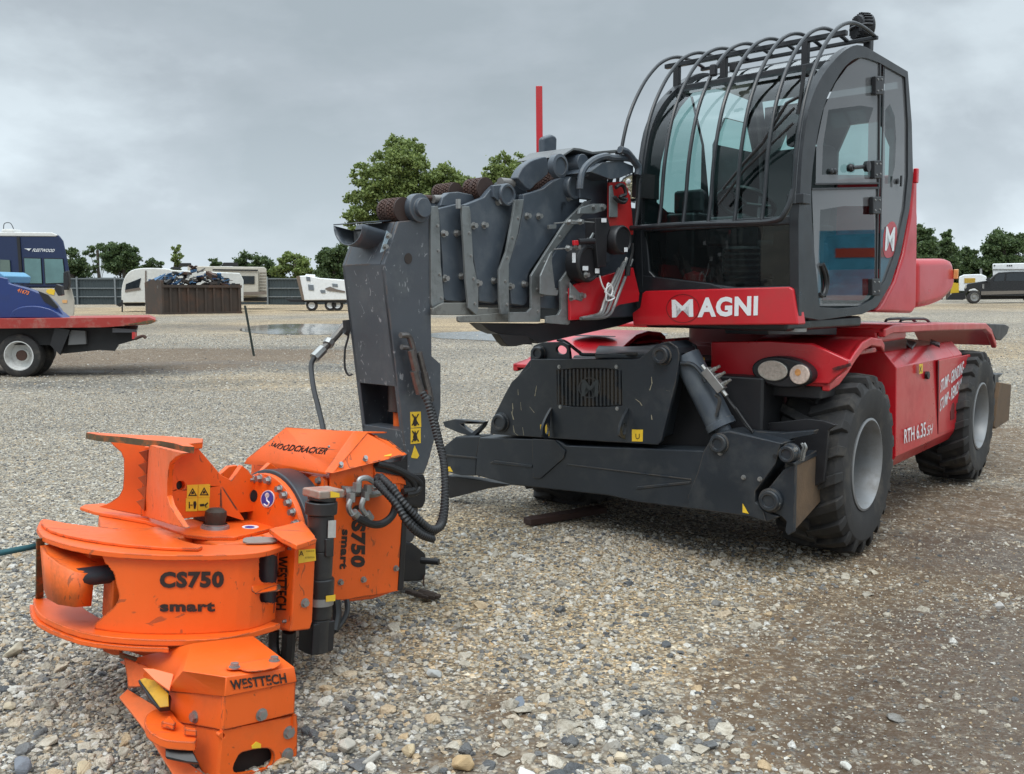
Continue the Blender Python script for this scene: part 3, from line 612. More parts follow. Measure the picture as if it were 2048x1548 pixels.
tree('oak_tree', 'leafy tree hidden behind the cab glass', [(1400,560,22),(1450,565,20),(1500,560,25),(1550,565,22),(1600,560,25),(1660,560,25),(1720,560,25),(1770,560,25)], (1500,602), 100, 0.3, 800, 1, TG, 0.15)

# ---- corrugated metal fence
FD = mat('dark_sheet_fence', (0.05,0.065,0.07), 0.55, 0.3, var=0.1, vs=1)
FP = mat('fence_rail', (0.22,0.24,0.25), 0.5, 0.5)
def fence(label, x0, x1, Y, h, yaw=0.0):
    t_ = thing('metal_fence', label, 'fence', ((x0+x1)/2, Y, gz((x0+x1)/2, Y))); b = MB(); n_ = int((x1-x0)/0.15); pts = []
    for i in range(n_+1):
        x = x0+(x1-x0)*i/n_; pts.append((x, Y+(0.05 if (i//1) % 2 else 0.0)))
    b.loft([[Vector((x, y, gz(x, Y)-0.15)) for x, y in pts], [Vector((x, y, gz(x, Y)+h)) for x, y in pts]]); b.build('sheet_panel', FD, t_, flat=True)
    for k in (0.30, 0.62, 0.97):
        b = MB(); b.box(x0, x1, Y-0.12, Y-0.03, gz(0, Y)+h*k-0.05, gz(0, Y)+h*k+0.03); b.build('rail', FP, t_)
    x = x0
    while x <= x1:
        b = MB(); b.box(x-0.07, x+0.07, Y-0.22, Y-0.08, gz(x, Y)-0.2, gz(x, Y)+h+0.1); b.build('post', FP, t_); x += 3.5
fence('dark grey corrugated metal fence on posts along the far left edge of the yard', -47, -19.0, 88, 2.45)
fence('dark grey corrugated metal fence continuing behind the boom post', -18.9, 40, 88.6, 2.3)

# ---- shared vehicle bits
WM = dict(tyre=M['rubber'], white=M['white'])
def wheel(parent, c, ax, r, wd, rimr, rimm, hubm=None, dish=0.5, name='wheel', holes=0):
    """wheel part > tyre, rim"""
    c = Vector(c); ax = Vector(ax).normalized(); b = MB(); h = wd/2
    b.lathe(c, ax, [(rimr,-h*.9),(rimr*1.06,-h),(r*.86,-h),(r*.97,-h*.8),(r,-h*.5),(r,h*.5),(r*.97,h*.8),(r*.86,h),(rimr*1.06,h),(rimr,h*.9)], 36, close=True)
    wh = b.build(name, M['rubber'], parent)
    b = MB(); b.lathe(c, ax, [(rimr*1.03,h*.93),(rimr*.96,h*.95),(rimr*.9,h*(.9-dish*.5)),(rimr*.82,h*(0.95-dish*1.7)),(rimr*.45,h*(0.95-dish*1.9)),(rimr*.40,h*(0.95-dish*1.2)),(rimr*.36,h*(0.95-dish*1.1)),(0.001,h*(0.95-dish*1.1))], 32)
    x, y = frame_of(ax)
    ri = b.build('rim', rimm, wh)
    if hubm:
        b = MB(); b.cyl(c+ax*h*(0.9-dish*1.9), c+ax*h*(0.98-dish*.9), rimr*.42, rimr*.36, 20)
        for i in range(8):
            t = i*math.pi/4; p = c+(x*math.cos(t)+y*math.sin(t))*rimr*.33; b.cyl(p+ax*h*(0.98-dish), p+ax*h*(1.1-dish), rimr*.04, n=6)
        b.build('hub', hubm, wh)
    return wh

# ---- rollback truck, bed and rear wheels in view
TY = 17.7
def P(px, py, Y): return onY(px, py, Y)
tow = thing('rollback_tow_truck', 'tow truck with a weathered red flat bed and white dished wheel at the left edge', 'truck', (-9.0, TY+1, 0.0))
b = MB(); bed = [P(-260,640,TY),P(298,634,TY),P(312,640,TY),P(296,649,TY),P(205,655,TY),P(-260,660,TY)]
b.prism(bed, (-.88, 2.35, -.02)); b.build('flat_bed', mat('bed_red', (0.32,0.028,0.02), 0.6, var=0.15, vs=3, dirt=(0.35,0.25,0.2), dirt_amt=0.6, dirt_s=3.5), tow, 0.008)
b = MB(); b.prism([P(248,650,TY-.02),P(300,640,TY-.02),P(314,641,TY-.02),P(300,648,TY-.02)], (0,.05,0)); b.build('bed_tip', M['steel_worn'], tow)
DK = mat('truck_underframe', (0.012,0.012,0.013), 0.7, var=0.4)
b = MB(); b.prism([P(-260,656,TY+.25),P(245,655,TY+.25),P(272,660,TY+.25),P(270,680,TY+.25),P(235,690,TY+.25),P(230,702,TY+.25),P(200,700,TY+.25),P(120,708,TY+.25),P(110,690,TY+.25),P(-260,690,TY+.25)], (-.6,1.6,0)); b.build('chassis_frame', DK, tow)
b = MB(); b.prism([P(225,656,TY+.1),P(273,659,TY+.1),P(273,665,TY+.1),P(225,665,TY+.1)], (-.83,2.2,0)); b.build('rear_crossbar', mat('bar_grey',(0.10,0.10,0.11),0.5), tow)
b = MB(); b.prism([P(140,660,TY+.15),P(170,662,TY+.15),P(172,688,TY+.15),P(136,690,TY+.15)], (0,.06,0)); b.build('mud_guard_bracket', mat('brk_grey',(0.12,0.12,0.12),0.6), tow)
b = MB(); b.prism([P(264,664,TY+.05),P(270,664,TY+.05),P(270,678,TY+.05),P(264,678,TY+.05)], (0,.1,0)); b.build('tail_light', M['red_lens'], tow)
b = MB(); b.tube([P(270,678,TY),P(285,672,TY),P(292,676,TY)], .03, 6); b.build('tow_hook', M['rust'], tow)
b = MB(); b.prism([P(110,655,TY+.1),P(140,660,TY+.1),P(120,710,TY+.1),P(100,690,TY+.1)], (0,.05,0)); b.build('mud_flap', M['black'], tow)
c_ = P(44,713,TY+.28); c_.z = 0.415; wheel(tow, c_, (0,-1,0), .415, .26, .275, mat('dished_white_rim',(0.62,0.62,0.60),0.45,dirt=(0.2,0.15,0.1),dirt_amt=.5,dirt_s=5), M['rust'], 0.85)
wheel(tow, c_+Vector((-.42,0,0))*0+Vector((0,.34,0)), (0,-1,0), .415, .24, .275, M['white'])
wheel(tow, c_+Vector((-.7,1.9,0)), (0,1,0), .415, .26, .275, M['white'])
b = MB(); b.prism([P(-260,668,TY+.3),P(-5,668,TY+.3),P(-5,730,TY+.3),P(-260,735,TY+.3)], (0,1.5,0)); b.build('tool_box', DK, tow)
# ---- blue truck riding on the bed
BL = mat('dark_blue_paint', (0.008,0.028,0.14), 0.35, var=0.1, coat=0.15, dirt=(0.02,0.03,0.08), dirt_amt=.3)
bt = thing('blue_truck', 'dark blue conventional truck nose carried on the red flat bed, orange 41673 on its hood', 'truck', (-9.5, TY+1.2, 1.1)); Yb = TY+.35
b = MB(); hood = spl2([(-200,540),(-4,552),(18,566),(60,578),(100,597),(122,622),(128,637)], 3)+[(-200,637)]
b.prism([P(x,y,Yb) for x, y in hood], (-.78,1.7,0)); hd = b.build('hood', BL, bt, 0.05)
b = MB(); b.prism([P(x,y,Yb-.12) for x,y in spl2([(18,636),(24,622),(44,613),(75,612),(105,620),(127,637)],3)], (0,.35,0)); b.build('fender', BL, bt, 0.03)
b = MB(); b.prism([P(x,y,Yb+.1) for x,y in ((78,582),(104,597),(121,622),(106,620),(90,604))], (0,1.55,0)); 
b2 = MB(); b2.prism([P(x,y,Yb-.02) for x,y in ((76,582),(96,590),(116,614),(112,617),(88,603))], (0,.04,0)); b2.build('hood_vent', M['black'], bt)
b = MB(); b.prism([P(x,y,Yb+.1) for x,y in ((-300,520),(-40,530),(-10,552),(-300,560))], (-.8,1.5,0)); b.build('cab', BL, bt, 0.05)
b = MB(); b.prism([P(x,y,Yb-.05) for x,y in ((108,578),(112,568),(122,572),(124,590),(116,592))], (0,.12,0)); b.build('mirror', M['black'], bt, .01)
b = MB(); b.prism([P(x,y,Yb+.3) for x,y in ((-30,547),(-4,543),(10,552),(8,566),(-30,566))], (0,1.0,0)); b.build('windshield_cover', mat('pale_blue_sheet',(0.12,0.30,0.45),0.6), bt, .02)
text('41673', lambda x,y: onY(x,y,Yb-.005), ((34,583),(57,590),(36,576)), 'hood_number', mat('orange_decal',(0.75,0.20,0.06),0.5), bt, bold=0.03, shear=.2)
b = MB(); b.prism([P(x,y,Yb+.4) for x,y in ((-200,455),(-3,462),(3,540),(-200,538))], (0,.05,0)); 
# ---- motorhome
MY = 35
mh = thing('motorhome', 'tall blue and beige bus style motorhome behind the tow truck', 'motorhome', (-22, MY+1.3, gz(-20, MY)))
MBL = mat('motorhome_blue', (0.010,0.022,0.07), 0.4); MBG = mat('motorhome_beige', (0.42,0.38,0.32), 0.45); MWH = mat('motorhome_roof', (0.62,0.61,0.58), 0.5)
sil_t = [(-700,466),(108,467),(118,470),(127,482),(134,515),(141,556),(143,575)]
b = MB(); b.prism([P(x,y,MY) for x,y in sil_t+[(-700,570)]], (-1.15,2.5,0)); b.build('upper_body', MBL, mh, .06)
b = MB(); b.prism([P(x,y,MY) for x,y in ((-700,570),(30,570),(60,576),(143,576),(149,600),(149,624),(146,636),(-700,636))], (-1.15,2.5,0)); b.build('lower_body', MBG, mh, .05)
b = MB(); b.prism([P(x,y,MY-.03) for x,y in ((-700,459),(104,465),(116,470),(112,473),(-700,468))], (-1.17,2.55,0)); b.build('roof', MWH, mh, .03)
b = MB(); b.prism([P(x,y,MY-.04) for x,y in ((33,474),(39,474),(46,568),(40,568))], (0,.05,0)); b.build('body_trim', M['black'], mh)
for px in (((47,515),(82,516),(85,568),(50,568)),((87,516),(126,517),(132,567),(90,568))):
    b = MB(); b.prism([P(x,y,MY-.03) for x,y in px], (0,.05,0)); fo = b.build('window', M['black'], mh)
    cx_ = sum(p[0] for p in px)/4; cy_ = sum(p[1] for p in px)/4
    b = MB(); b.prism([P(cx_+(x-cx_)*.93,cy_+(y-cy_)*.94,MY-.05) for x,y in px], (0,.015,0)); b.build('pane', mat('rv_pane',(0.10,0.19,0.19),0.08,var=.6,vs=1.2), fo)
b = MB(); b.prism([P(x,y,MY-.25) for x,y in ((126,545),(135,541),(138,568),(134,580),(126,580))], (0,.2,0)); b.build('mirror', M['black'], mh, .03)
b = MB(); b.prism([P(x,y,MY-.06) for x,y in ((0,519),(19,520),(22,570),(0,570))], (0,.04,0)); b.build('window', mat('rv_pane2',(0.10,0.14,0.12),0.15,var=.4,vs=1), mh)
b = MB(); b.prism([P(x,y,MY-.02) for x,y in ((124,600),(134,600),(134,606),(125,606))], (0,.03,0)); b.build('marker_light', M['amber'], mh)
b = MB(); b.prism([P(x,y,MY-.02) for x,y in ((94,579),(102,577),(110,580),(108,590),(98,588),(92,584))], (0,.03,0)); b.build('yellow_patch', M['yellow'], mh)
b = MB(); b.prism([P(x,y,MY+.3) for x,y in ((2,464),(4,458),(26,458),(28,464))], (0,.6,0)); b.build('roof_vent', MWH, mh, .02)
b = MB(); b.tube([P(7,458,MY+.5),P(9,447,MY+.5),P(20,446,MY+.5),P(26,455,MY+.5),P(27,460,MY+.5)], .015, 5); b.build('antenna', M['black'], mh)
b = MB(); b.prism([P(x,y,MY-.03) for x,y in ((48,497),(63,497),(60,499),(58,502),(54,499))], (0,.01,0)); b.build('bird_emblem', M['decalw'], mh)
text('FLEETWOOD', lambda x,y: onY(x,y,MY-.005), ((64,503),(108,504),(66,497)), 'maker_lettering', M['decalw'], mh, bold=.02, shear=.25)

# ---- dumpster with scrap
DF = Fr(50, onY(328,628,50)); DF.o.z = 0.33
dm = thing('roll_off_dumpster', 'rusty brown roll off dumpster heaped with scrap, standing on the far gravel', 'dumpster', tuple(DF.o))
DRU = mat('rusty_dumpster', (0.050,0.036,0.028), 0.8, var=0.5, vs=1.5, dirt=(0.12,0.055,0.03), dirt_amt=.7, dirt_s=1.2)
b = MB(); L_, W_, H_ = 4.3, 2.3, 1.62
b.fbox(DF,0,L_,0,.08,0.1,H_); b.fbox(DF,0,L_,W_-.08,W_,0.1,H_); b.fbox(DF,0,L_,.08,W_-.08,0.1,.2); b.fbox(DF,L_-.08,L_,.08,W_-.08,.2,H_+.1); b.build('tub', DRU, dm)
b = MB(); b.prism([DF.P(0,-.1,0.0),DF.P(0,-.1,H_+.25),DF.P(0,W_*.5,H_+.32),DF.P(0,W_+.1,H_+.15),DF.P(0,W_+.1,0.0)], -DF.u*.12); b.build('end_gate', DRU, dm)
for i in range(9):
    b = MB(); a_ = .35+i*(L_-.5)/8; b.fbox(DF,a_-.05,a_+.05,-.09,0,.15,H_-.05); b.build('rib', DRU, dm)
b = MB(); b.fbox(DF,-.1,L_,-.12,.02,H_-.12,H_+.02); b.fbox(DF,0,L_,-.1,.02,.05,.2); b.build('top_rail', DRU, dm)
for a_ in (.8, L_-.7):
    b = MB(); b.cyl(DF.P(a_,.1,.12), DF.P(a_,.3,.12), .12, n=12); b.build('roller', DRU, dm)
b = MB(); sr = random.Random(4); cols = [(.02,.02,.02),(.02,.05,.13),(.08,.04,.025),(.15,.14,.13),(.045,.035,.03),(.05,.12,.22),(.10,.075,.055)]
smats = [mat('scrap', c, .6, .2, var=.4, vs=2) for c in cols]
for i in range(220):
    a_ = sr.uniform(.1, L_-.3); bb = sr.uniform(.1, W_-.1); c_ = H_+sr.uniform(-.2, .95)*(1-abs(a_/L_-.45)*1.5)*(1.2-abs(bb/W_-.5)); s_ = sr.uniform(.10, .34)
    d1 = Vector((sr.gauss(0,1), sr.gauss(0,1), sr.gauss(0,.5))).normalized(); x_, y_ = frame_of(d1)
    mi_ = sr.randrange(7)
    b.obox(DF.P(a_, bb, c_), d1*s_*sr.uniform(.8,2.2), x_*s_*.8, y_*s_*sr.uniform(.08,.6), mi_)
for i in range(6):
    a_ = sr.uniform(.2, L_*.6); b.poly([DF.P(a_+sr.uniform(-.6,.6), sr.uniform(0,1.6), H_+sr.uniform(.1,.75)) for _ in range(4)], 5 if i < 3 else 3)
sh = b.build('scrap_heap', smats, None, flat=True); tag(sh, 'heap of twisted scrap and blue tarpaulin piled in the rusty dumpster', 'scrap', kind='stuff')

# ---- travel trailers
TW = mat('trailer_white', (0.60,0.60,0.57), 0.4, dirt=(0.3,0.28,0.22), dirt_amt=.5, dirt_s=1); TT = mat('trailer_tan', (0.46,0.43,0.37), 0.45, dirt=(0.3,0.27,0.2), dirt_amt=.4, dirt_s=1); WP = mat('dark_window', (0.02,0.025,0.03), 0.1, var=.4)
STR = mat('trailer_stripe', (0.16,0.13,0.11), .5)
def panel(name, px, Y, m_, root, d=.04, bevel=0, back=None): 
    bb_ = MB(); xa = sum(q_[0] for q_ in px)/len(px); dd_ = back or d; bb_.prism([P(x,y,Y) for x,y in px], ((min(max(q_[0] for q_ in px), 2000)-1024)/1909.6*dd_ if xa < 1024 else (min(q_[0] for q_ in px)-1024)/1909.6*dd_, dd_, 0)); return bb_.build(name, m_, root, bevel)
tA = thing('travel_trailer', 'cream travel trailer with a sloped rounded front, behind the dumpster\'s left end', 'trailer', (-21.8, 57, gz(-21,57)))
panel('body', spl2([(243,606),(243,580),(249,556),(262,541),(288,536),(330,537),(345,540)],3)+[(480,546),(487,560),(487,604)], 56, TW, tA, bevel=.06, back=2.4)
panel('window', [(252,568),(282,556),(278,575),(250,580)], 55.97, WP, tA); panel('stripe', [(250,580),(280,575),(282,579),(250,584)], 55.96, STR, tA); panel('window', [(438,555),(458,556),(458,566),(438,566)], 55.97, WP, tA)
panel('skirt', [(246,604),(290,602),(290,612),(250,612)], 56.2, DK, tA); panel('hitch', [(232,610),(250,600),(250,606),(240,614)], 56.3, DK, tA); panel('jack_leg', [(243,600),(246,600),(246,624),(243,624)], 54, DK, tA)
panel('trim', [(290,541),(293,541),(293,600),(290,600)], 55.97, STR, tA); panel('roof_vent', [(340,537),(343,534),(360,534),(362,540)], 56.5, DK, tA, back=.6)
tB = thing('travel_trailer', 'long tan travel trailer with dark stripes and a slide out, behind the cream one', 'trailer', (-15, 66, gz(-15,66)))
panel('body', [(375,532),(528,534),(533,538),(534,604),(375,604)], 65, TT, tB, bevel=.05, back=2.5)
panel('slide_out', [(425,541),(516,540),(517,592),(425,592)], 64.5, TT, tB, back=.5, bevel=.02); panel('window', [(481,552),(509,552),(509,568),(481,568)], 64.45, WP, tB)
panel('awning_rail', [(425,538),(516,539),(516,542),(425,541)], 64.4, DK, tB)
for y_ in (545,551,557,563,569,575,581): panel('siding_line', [(519,y_),(532,y_),(532,y_+1.2),(519,y_+1.2)], 64.97, STR, tB)
panel('stripe', [(487,584),(533,583),(533,589),(487,590)], 64.44, STR, tB); panel('skirt', [(487,596),(534,594),(534,602),(487,602)], 64.9, DK, tB)
panel('roof_unit', [(443,532),(447,525),(475,525),(477,532)], 65.8, DK, tB, back=.8); panel('roof_unit', [(357,533),(360,526),(382,526),(384,533)], 65.8, DK, tB, back=.8)
tC = thing('wrecked_trailer', 'leaning wrecked white travel trailer on twin wheels, left of the grey boom post', 'trailer', (-11, 60, gz(-11,60)))
panel('body', [(598,552),(612,551),(640,556),(696,560),(698,600),(607,601)], 59, M['white'], tC, bevel=.06, back=2.4)
panel('torn_end_panel', [(592,553),(599,551),(609,600),(604,600)], 58.98, mat('torn_board',(0.16,0.12,0.09),.8), tC, back=2.3)
for px in (((612,553),(620,554),(621,562),(613,561)),((616,569),(627,570),(628,581),(617,580)),((640,580),(650,580),(651,586),(642,586)),((664,567),(675,568),(676,574),(665,573))): panel('window', list(px), 58.96, mat('trailer_pane',(0.16,0.18,0.2),.2), tC)
panel('stripe', [(650,577),(660,573),(672,578),(690,582),(690,585),(670,583),(655,581)], 58.95, STR, tC)
panel('skirt', [(570,598),(700,600),(700,606),(580,604)], 59.1, DK, tC, back=1.8)
for px_ in (624,661,675):
    c_ = P(px_, 610, 59.3); c_.z = gz(c_.x, c_.y)+.36; wheel(tC, c_, (0,-1,0), .36, .2, .2, M['white'])
panel('roof_vent', [(610,552),(612,548),(630,549),(631,554)], 60, M['white'], tC, back=.5)
# low odds and ends between the trailers
o_ = MB()
# ---- T post in the gravel
g_ = onG(508,712); tp = MB(); t0 = P(490,612,g_.y); d_ = (t0-g_)
tp.obox((t0+g_)/2, d_*1.02, Vector((.055,0,0)), Vector((0,.012,0))); tp.obox((t0+g_)/2+Vector((0,.022,0)), d_*1.02, Vector((.012,0,0)), Vector((0,.045,0)))
for i in range(14): tp.obox(g_+d_*(.1+i*.062)+Vector((0,-.01,0)), Vector((.03,0,0)), Vector((0,.014,0)), Vector((0,0,.012)))
o_ = tp.build('fence_post', mat('post_green', (0.02,0.03,0.025), .6)); tag(o_, 'thin dark steel post leaning in the gravel, right of the dumpster', 'post')

# ---- right side: black pickup with a white camper behind, white truck
PY_ = 60
pk = thing('pickup_truck', 'black crew cab pickup with chrome wheel, parked at the right edge', 'pickup', (31, PY_+1, gz(31,PY_)))
BKP = mat('black_car_paint', (0.010,0.011,0.013), .3, coat=.15)
panel('body', z(V8,(1262,1085),(1300,1035),(1420,1015),(1530,1000),(1600,935),(1640,910),(1800,900),(2300,900),(2300,1180),(1450,1175),(1430,1120),(1380,1085),(1320,1100),(1290,1150),(1265,1130)), PY_, BKP, pk, bevel=.05, back=1.95)
panel('window', z(V8,(1590,1010),(1600,965),(1650,925),(1715,925),(1700,1005)), PY_-.02, WP, pk); panel('window', z(V8,(1730,925),(1860,918),(2100,918),(2100,1005),(1725,1005)), PY_-.02, WP, pk)
panel('side_trim', z(V8,(1450,1120),(2300,1105),(2300,1135),(1450,1160)), PY_-.03, mat('bronze_trim',(0.16,0.14,0.12),.4), pk)
panel('headlight', z(V8,(1268,1065),(1285,1040),(1290,1075),(1275,1095)), PY_-.02, M['lamp'], pk); panel('fender_badge', z(V8,(1462,1040),(1485,1040),(1482,1095),(1462,1085)), PY_-.03, M['zinc'], pk)
panel('mirror', z(V8,(1500,985),(1540,960),(1560,1020),(1520,1020)), PY_-.3, BKP, pk, back=.25)
for px_ in (1367, 1990):
    q = z(V8,(px_,1185))[0]; c_ = P(q[0], q[1], PY_+.15); c_.z = gz(c_.x, c_.y)+.42; wheel(pk, c_, (0,-1,0), .42, .28, .26, M['zinc'], None, .3)
panel('underbody', z(V8,(1440,1165),(2300,1165),(2300,1200),(1440,1210)), PY_+.3, DK, pk, back=1.4)
cp = thing('camper', 'white boxy camper body behind the black pickup', 'camper', (33, 65, gz(33,65)))
panel('body', z(V8,(1578,880),(2300,880),(2300,1100),(1590,1100)), 64, M['white'], cp, bevel=.04, back=2.3)
panel('roof_cap', z(V8,(1576,815),(2300,800),(2300,880),(1576,880)), 63.9, M['white'], cp, bevel=.06, back=2.5)
for a_ in (1592, 1735, 1758, 1780): panel('marker_light', z(V8,(a_,828),(a_+14,828),(a_+14,840),(a_,840)), 63.85, DK, cp)
wt_ = thing('white_truck', 'white truck nose with a yellow door glimpsed left of the black pickup', 'truck', (29.5, 70, gz(29,70)))
panel('cab', z(V8,(1200,1120),(1205,960),(1260,935),(1450,930),(1510,955),(1520,1120)), 69, M['white'], wt_, bevel=.06, back=2.2)
panel('window', z(V8,(1265,975),(1385,975),(1385,1025),(1265,1030)), 68.96, mat('yellow_pane',(0.45,0.28,0.04),.3), wt_)
panel('door', z(V8,(1120,1020),(1200,1030),(1205,1140),(1110,1145)), 68.9, mat('bus_yellow',(0.55,0.36,0.02),.45), wt_, back=1.8)
panel('underbody', z(V8,(1060,1215),(1130,1140),(1280,1130),(1280,1200),(1250,1215)), 68.8, DK, wt_, back=1.8)
b = MB(); q0, q1 = z(V8,(1448,870),(1448,940)); b.cyl(P(*q1,69.5), P(*q0,69.5), .08, n=8); b.build('exhaust_stack', M['zinc'], wt_)
# ================================================================== THE TELEHANDLER
C = Fr(38, (2.24, 6.10, 0)); U = Fr(43, (1.63, 5.40, 0))
th = thing('rotating_telehandler', 'red and charcoal rotating telehandler with caged cab, folded boom and outriggers on big tyres', 'telehandler', tuple(C.P(1.35, 1.2, 0)))
def prismon(F, k, v, px, d, name, m_, parent=None, bevel=0.0, holes=None, label=None, up=None):
    pl = F.pts(k, v, px); b = MB(); b.prism(pl, F.ax(k)*d, [F.pts(k, v, h) for h in holes] if holes else None)
    return b.build(name, m_, parent or th, bevel, label=label)
# ---- wheels with lugs
def big_wheel(a, b0, out):
    """out=-1: near side (outer face towards -w)"""
    c = C.P(a, b0+0.225*(-out), 0.505); axv = C.w*out; b = MB(); r, h, rim = .588, .225, .286
    prof = [(rim,h*.82),(rim*1.05,h*.93),(rim*1.12,h*.96),(r*.72,h*1.04),(r*.84,h*1.02),(r*.92,h*.86),(r*.935,h*.6),(r*.94,0),(r*.935,-h*.6),(r*.92,-h*.86),(r*.84,-h*1.02),(r*.72,-h*1.04),(rim*1.05,-h*.93),(rim,-h*.82)]
    b.lathe(c, axv, prof, 56, close=True)
    x, y = frame_of(axv); n = 21
    for s_ in (1, -1):
        for i in range(n):
            t0 = 2*math.pi*(i+(0.0 if s_ > 0 else .5))/n; q = []
            # a lug: from the shoulder, slanting to the centre of the tread
            for (tt, hh, r0, r1) in ((0.0, h*1.01*s_, r*.80, r*.90), (0.01, h*.93*s_, r*.90, r*.985), (.09, h*.5*s_, r*.93, r*1.0), (.19, -h*.06*s_, r*.93, r*1.0)):
                for e_ in (-.055, .055):
                    for rr_ in (r0, r1):
                        an = t0+tt+e_*(1.15 if rr_ == r0 else 1); q.append(c+axv*hh+(x*math.cos(an)+y*math.sin(an))*rr_)
            fs = []
            for k in range(3):
                o = k*4; fs += [[o,o+1,o+5,o+4],[o+1,o+3,o+7,o+5],[o+3,o+2,o+6,o+7],[o+2,o,o+4,o+6]]
            fs += [[0,2,3,1],[12,13,15,14]]; b.add(q, fs)
    wh = b.build('wheel', M['rubber'], th, .006, angle=50)
    b = MB(); b.lathe(c, axv, [(rim*1.05,h*.90),(rim*1.06,h*.97),(rim*1.01,h*.99),(rim*.97,h*.9),(rim*.93,h*.55),(rim*.92,h*.35),(rim*.90,-h*.5),(rim*.87,-h*.80)], 48)
    ri = b.build('rim', M['rim'], wh); b = MB(); b.lathe(c, axv, [(rim*.88,-h*.78),(rim*.66,-h*.68),(rim*.5,-h*.5),(0.001,-h*.5)], 40); b.build('wheel_disc', M['disc'], wh)
    b = MB(); b.lathe(c+axv*(-h*.45), axv, [(rim*.46,0),(rim*.44,h*.5),(rim*.3,h*.62),(0.001,h*.62)], 24)
    for i in range(10):
        t = i*math.pi/5; p = c+(x*math.cos(t)+y*math.sin(t))*rim*.56; b.cyl(p-axv*h*.6, p-axv*h*.36, .014, n=6)
    b.build('hub', M['char'], wh); return wh
big_wheel(0.02, -.075, -1); big_wheel(3.10, -0.10, -1); big_wheel(0, 2.4, 1); big_wheel(3.03, 2.4, 1)
b = MB(); b.cyl(C.P(0,.4,.57), C.P(0,2.0,.57), .11); b.cyl(C.P(2.95,.4,.57), C.P(2.95,2.0,.57), .11); b.fbox(C,-.2,.2,1.0,1.4,.4,.8); b.fbox(C,2.9,3.3,1.0,1.4,.4,.8); b.build('axle', M['black'], th)
# ---- chassis
b = MB(); b.fbox(C,-.55,3.3,.62,1.78,.50,1.06); b.build('chassis_frame', M['black'], th, .02)
b = MB(); b.fbox(C,-.3,3.3,.45,1.95,1.06,1.13); b.build('deck', M['char'], th, .015)
# red side box: its section taken where it meets the front wheel arch, drawn back along the machine
def sec(F, a, px): return [F.L(F.on(0, a, *p))[1:] for p in px]
s_ = sec(C, .82, z(V5,(1065,300),(1127,388),(1160,905),(1134,978)))
prof = [(.62, s_[0][1]+.05), (max(s_[0][0],.10), s_[0][1]), (0.012, s_[1][1]), (-0.008, s_[2][1]), (.05, s_[3][1]), (.62, s_[3][1]+.02)]
b = MB(); b.prism([C.P(.84, q[0], q[1]) for q in prof], C.u*1.62); b.prism([C.P(2.46, q_[0], q_[1]) for q_ in prof[1:5]]+[C.P(2.46, q_[0]+.02, q_[1]) for q_ in reversed(prof[1:5])], C.u*.30); sbx = b.build('side_box', M['red'], th, .012)
b = MB(); b.prism([C.P(.84, 2.4-q[0], q[1]) for q in prof], C.u*1.62); b.build('side_box', M['red'], th, .012)
prismon(C,1,-.012,z(V5,(1372,345),(1550,312),(1512,722),(1368,768)),.02,'hatch_door',M['red'],sbx,.004)
prismon(C,1,-.016,z(V5,(1437,690),(1437,640),(1445,600),(1455,585),(1460,600),(1460,680)),.03,'hatch_recess',mat('dark_red',(0.12,.004,.005),.5),sbx)
prismon(C,1,-.016,ell(*z(V5,(1312,432))[0],2.6,8,14),.02,'lock_hole',M['black'],sbx)
prismon(C,1,-.010,z(V5,(1366,345),(1370,345),(1368,768),(1365,768)),.004,'panel_gap',M['black'],sbx)
decal(lambda x,y: C.on(1,-.012,x,y), z(V5,(1256,368),(1276,365),(1275,420),(1256,424)), 'sticker', M['yellow'], sbx)
text('X', lambda x,y: C.on(1,-.017,x,y), z(V5,(1259,415),(1273,413),(1259,380)), 'sticker_mark', M['decalk'], sbx)
CS = lambda x, y: C.on(1, -.013, x, y)
text('RTH 6.35', CS, z(V5,(1172,822),(1295,778),(1172,742)), 'model_lettering', M['decalw'], sbx, bold=.012)
text('SH', CS, z(V5,(1300,778),(1335,762),(1302,722)), 'model_lettering', M['decalw'], sbx, shear=.3)
CS2 = lambda x, y: C.on(1, -.014, x, y)
text('STUMP - GRINDING', CS2, z(V5,(1378,530),(1512,416),(1380,462)), 'side_lettering', M['decalw'], sbx, bold=.02, shear=.2)
text('STUMP - REMOVAL', CS2, z(V5,(1375,640),(1508,503),(1377,572)), 'side_lettering', M['decalw'], sbx, bold=.02, shear=.2)
for px in ((1185,240,1240,255,1215,290),(1320,235,1375,258,1375,275)):
    q = z(V5,(px[0],px[1]),(px[2],px[3]),(px[4],px[5]),(px[0],px[1]+18)); prismon(C,2,1.20,q,.02,'latch',M['black'],sbx,.004)
# ---- fenders: (a, z) section from the near edge
def fender(px_edge, pxb, width, name, mir=False, th_=.035, lip=.06):
    out = []
    az = [C.L(C.on(1, pxb, *p)) for p in px_edge]; az = [(q[0], q[2]) for q in az]
    for b0, sg in ((0.0, 1), (2.4, -1)):
        b = MB(); up = az; dn = [(a, z_-th_) for a, z_ in reversed(az)]
        b.prism([C.P(a, b0, z_) for a, z_ in up+dn], C.w*sg*width)
        b.prism([C.P(a, b0-sg*.004, z_) for a, z_ in up]+[C.P(a, b0-sg*.004, z_-lip) for a, z_ in reversed(up)], C.w*sg*.05)
        f = b.build(name, M['red'], th, .012)
    return az
az = fender(z(V5,(740,470),(800,432),(850,365),(890,300),(935,240),(985,212),(1040,222),(1058,250)), 0.0, .72, 'front_fender')
azr = fender(z(V5,(1060,165),(1110,142),(1400,132),(1640,132),(1672,165),(1700,243)), 0.0, .72, 'rear_fender')
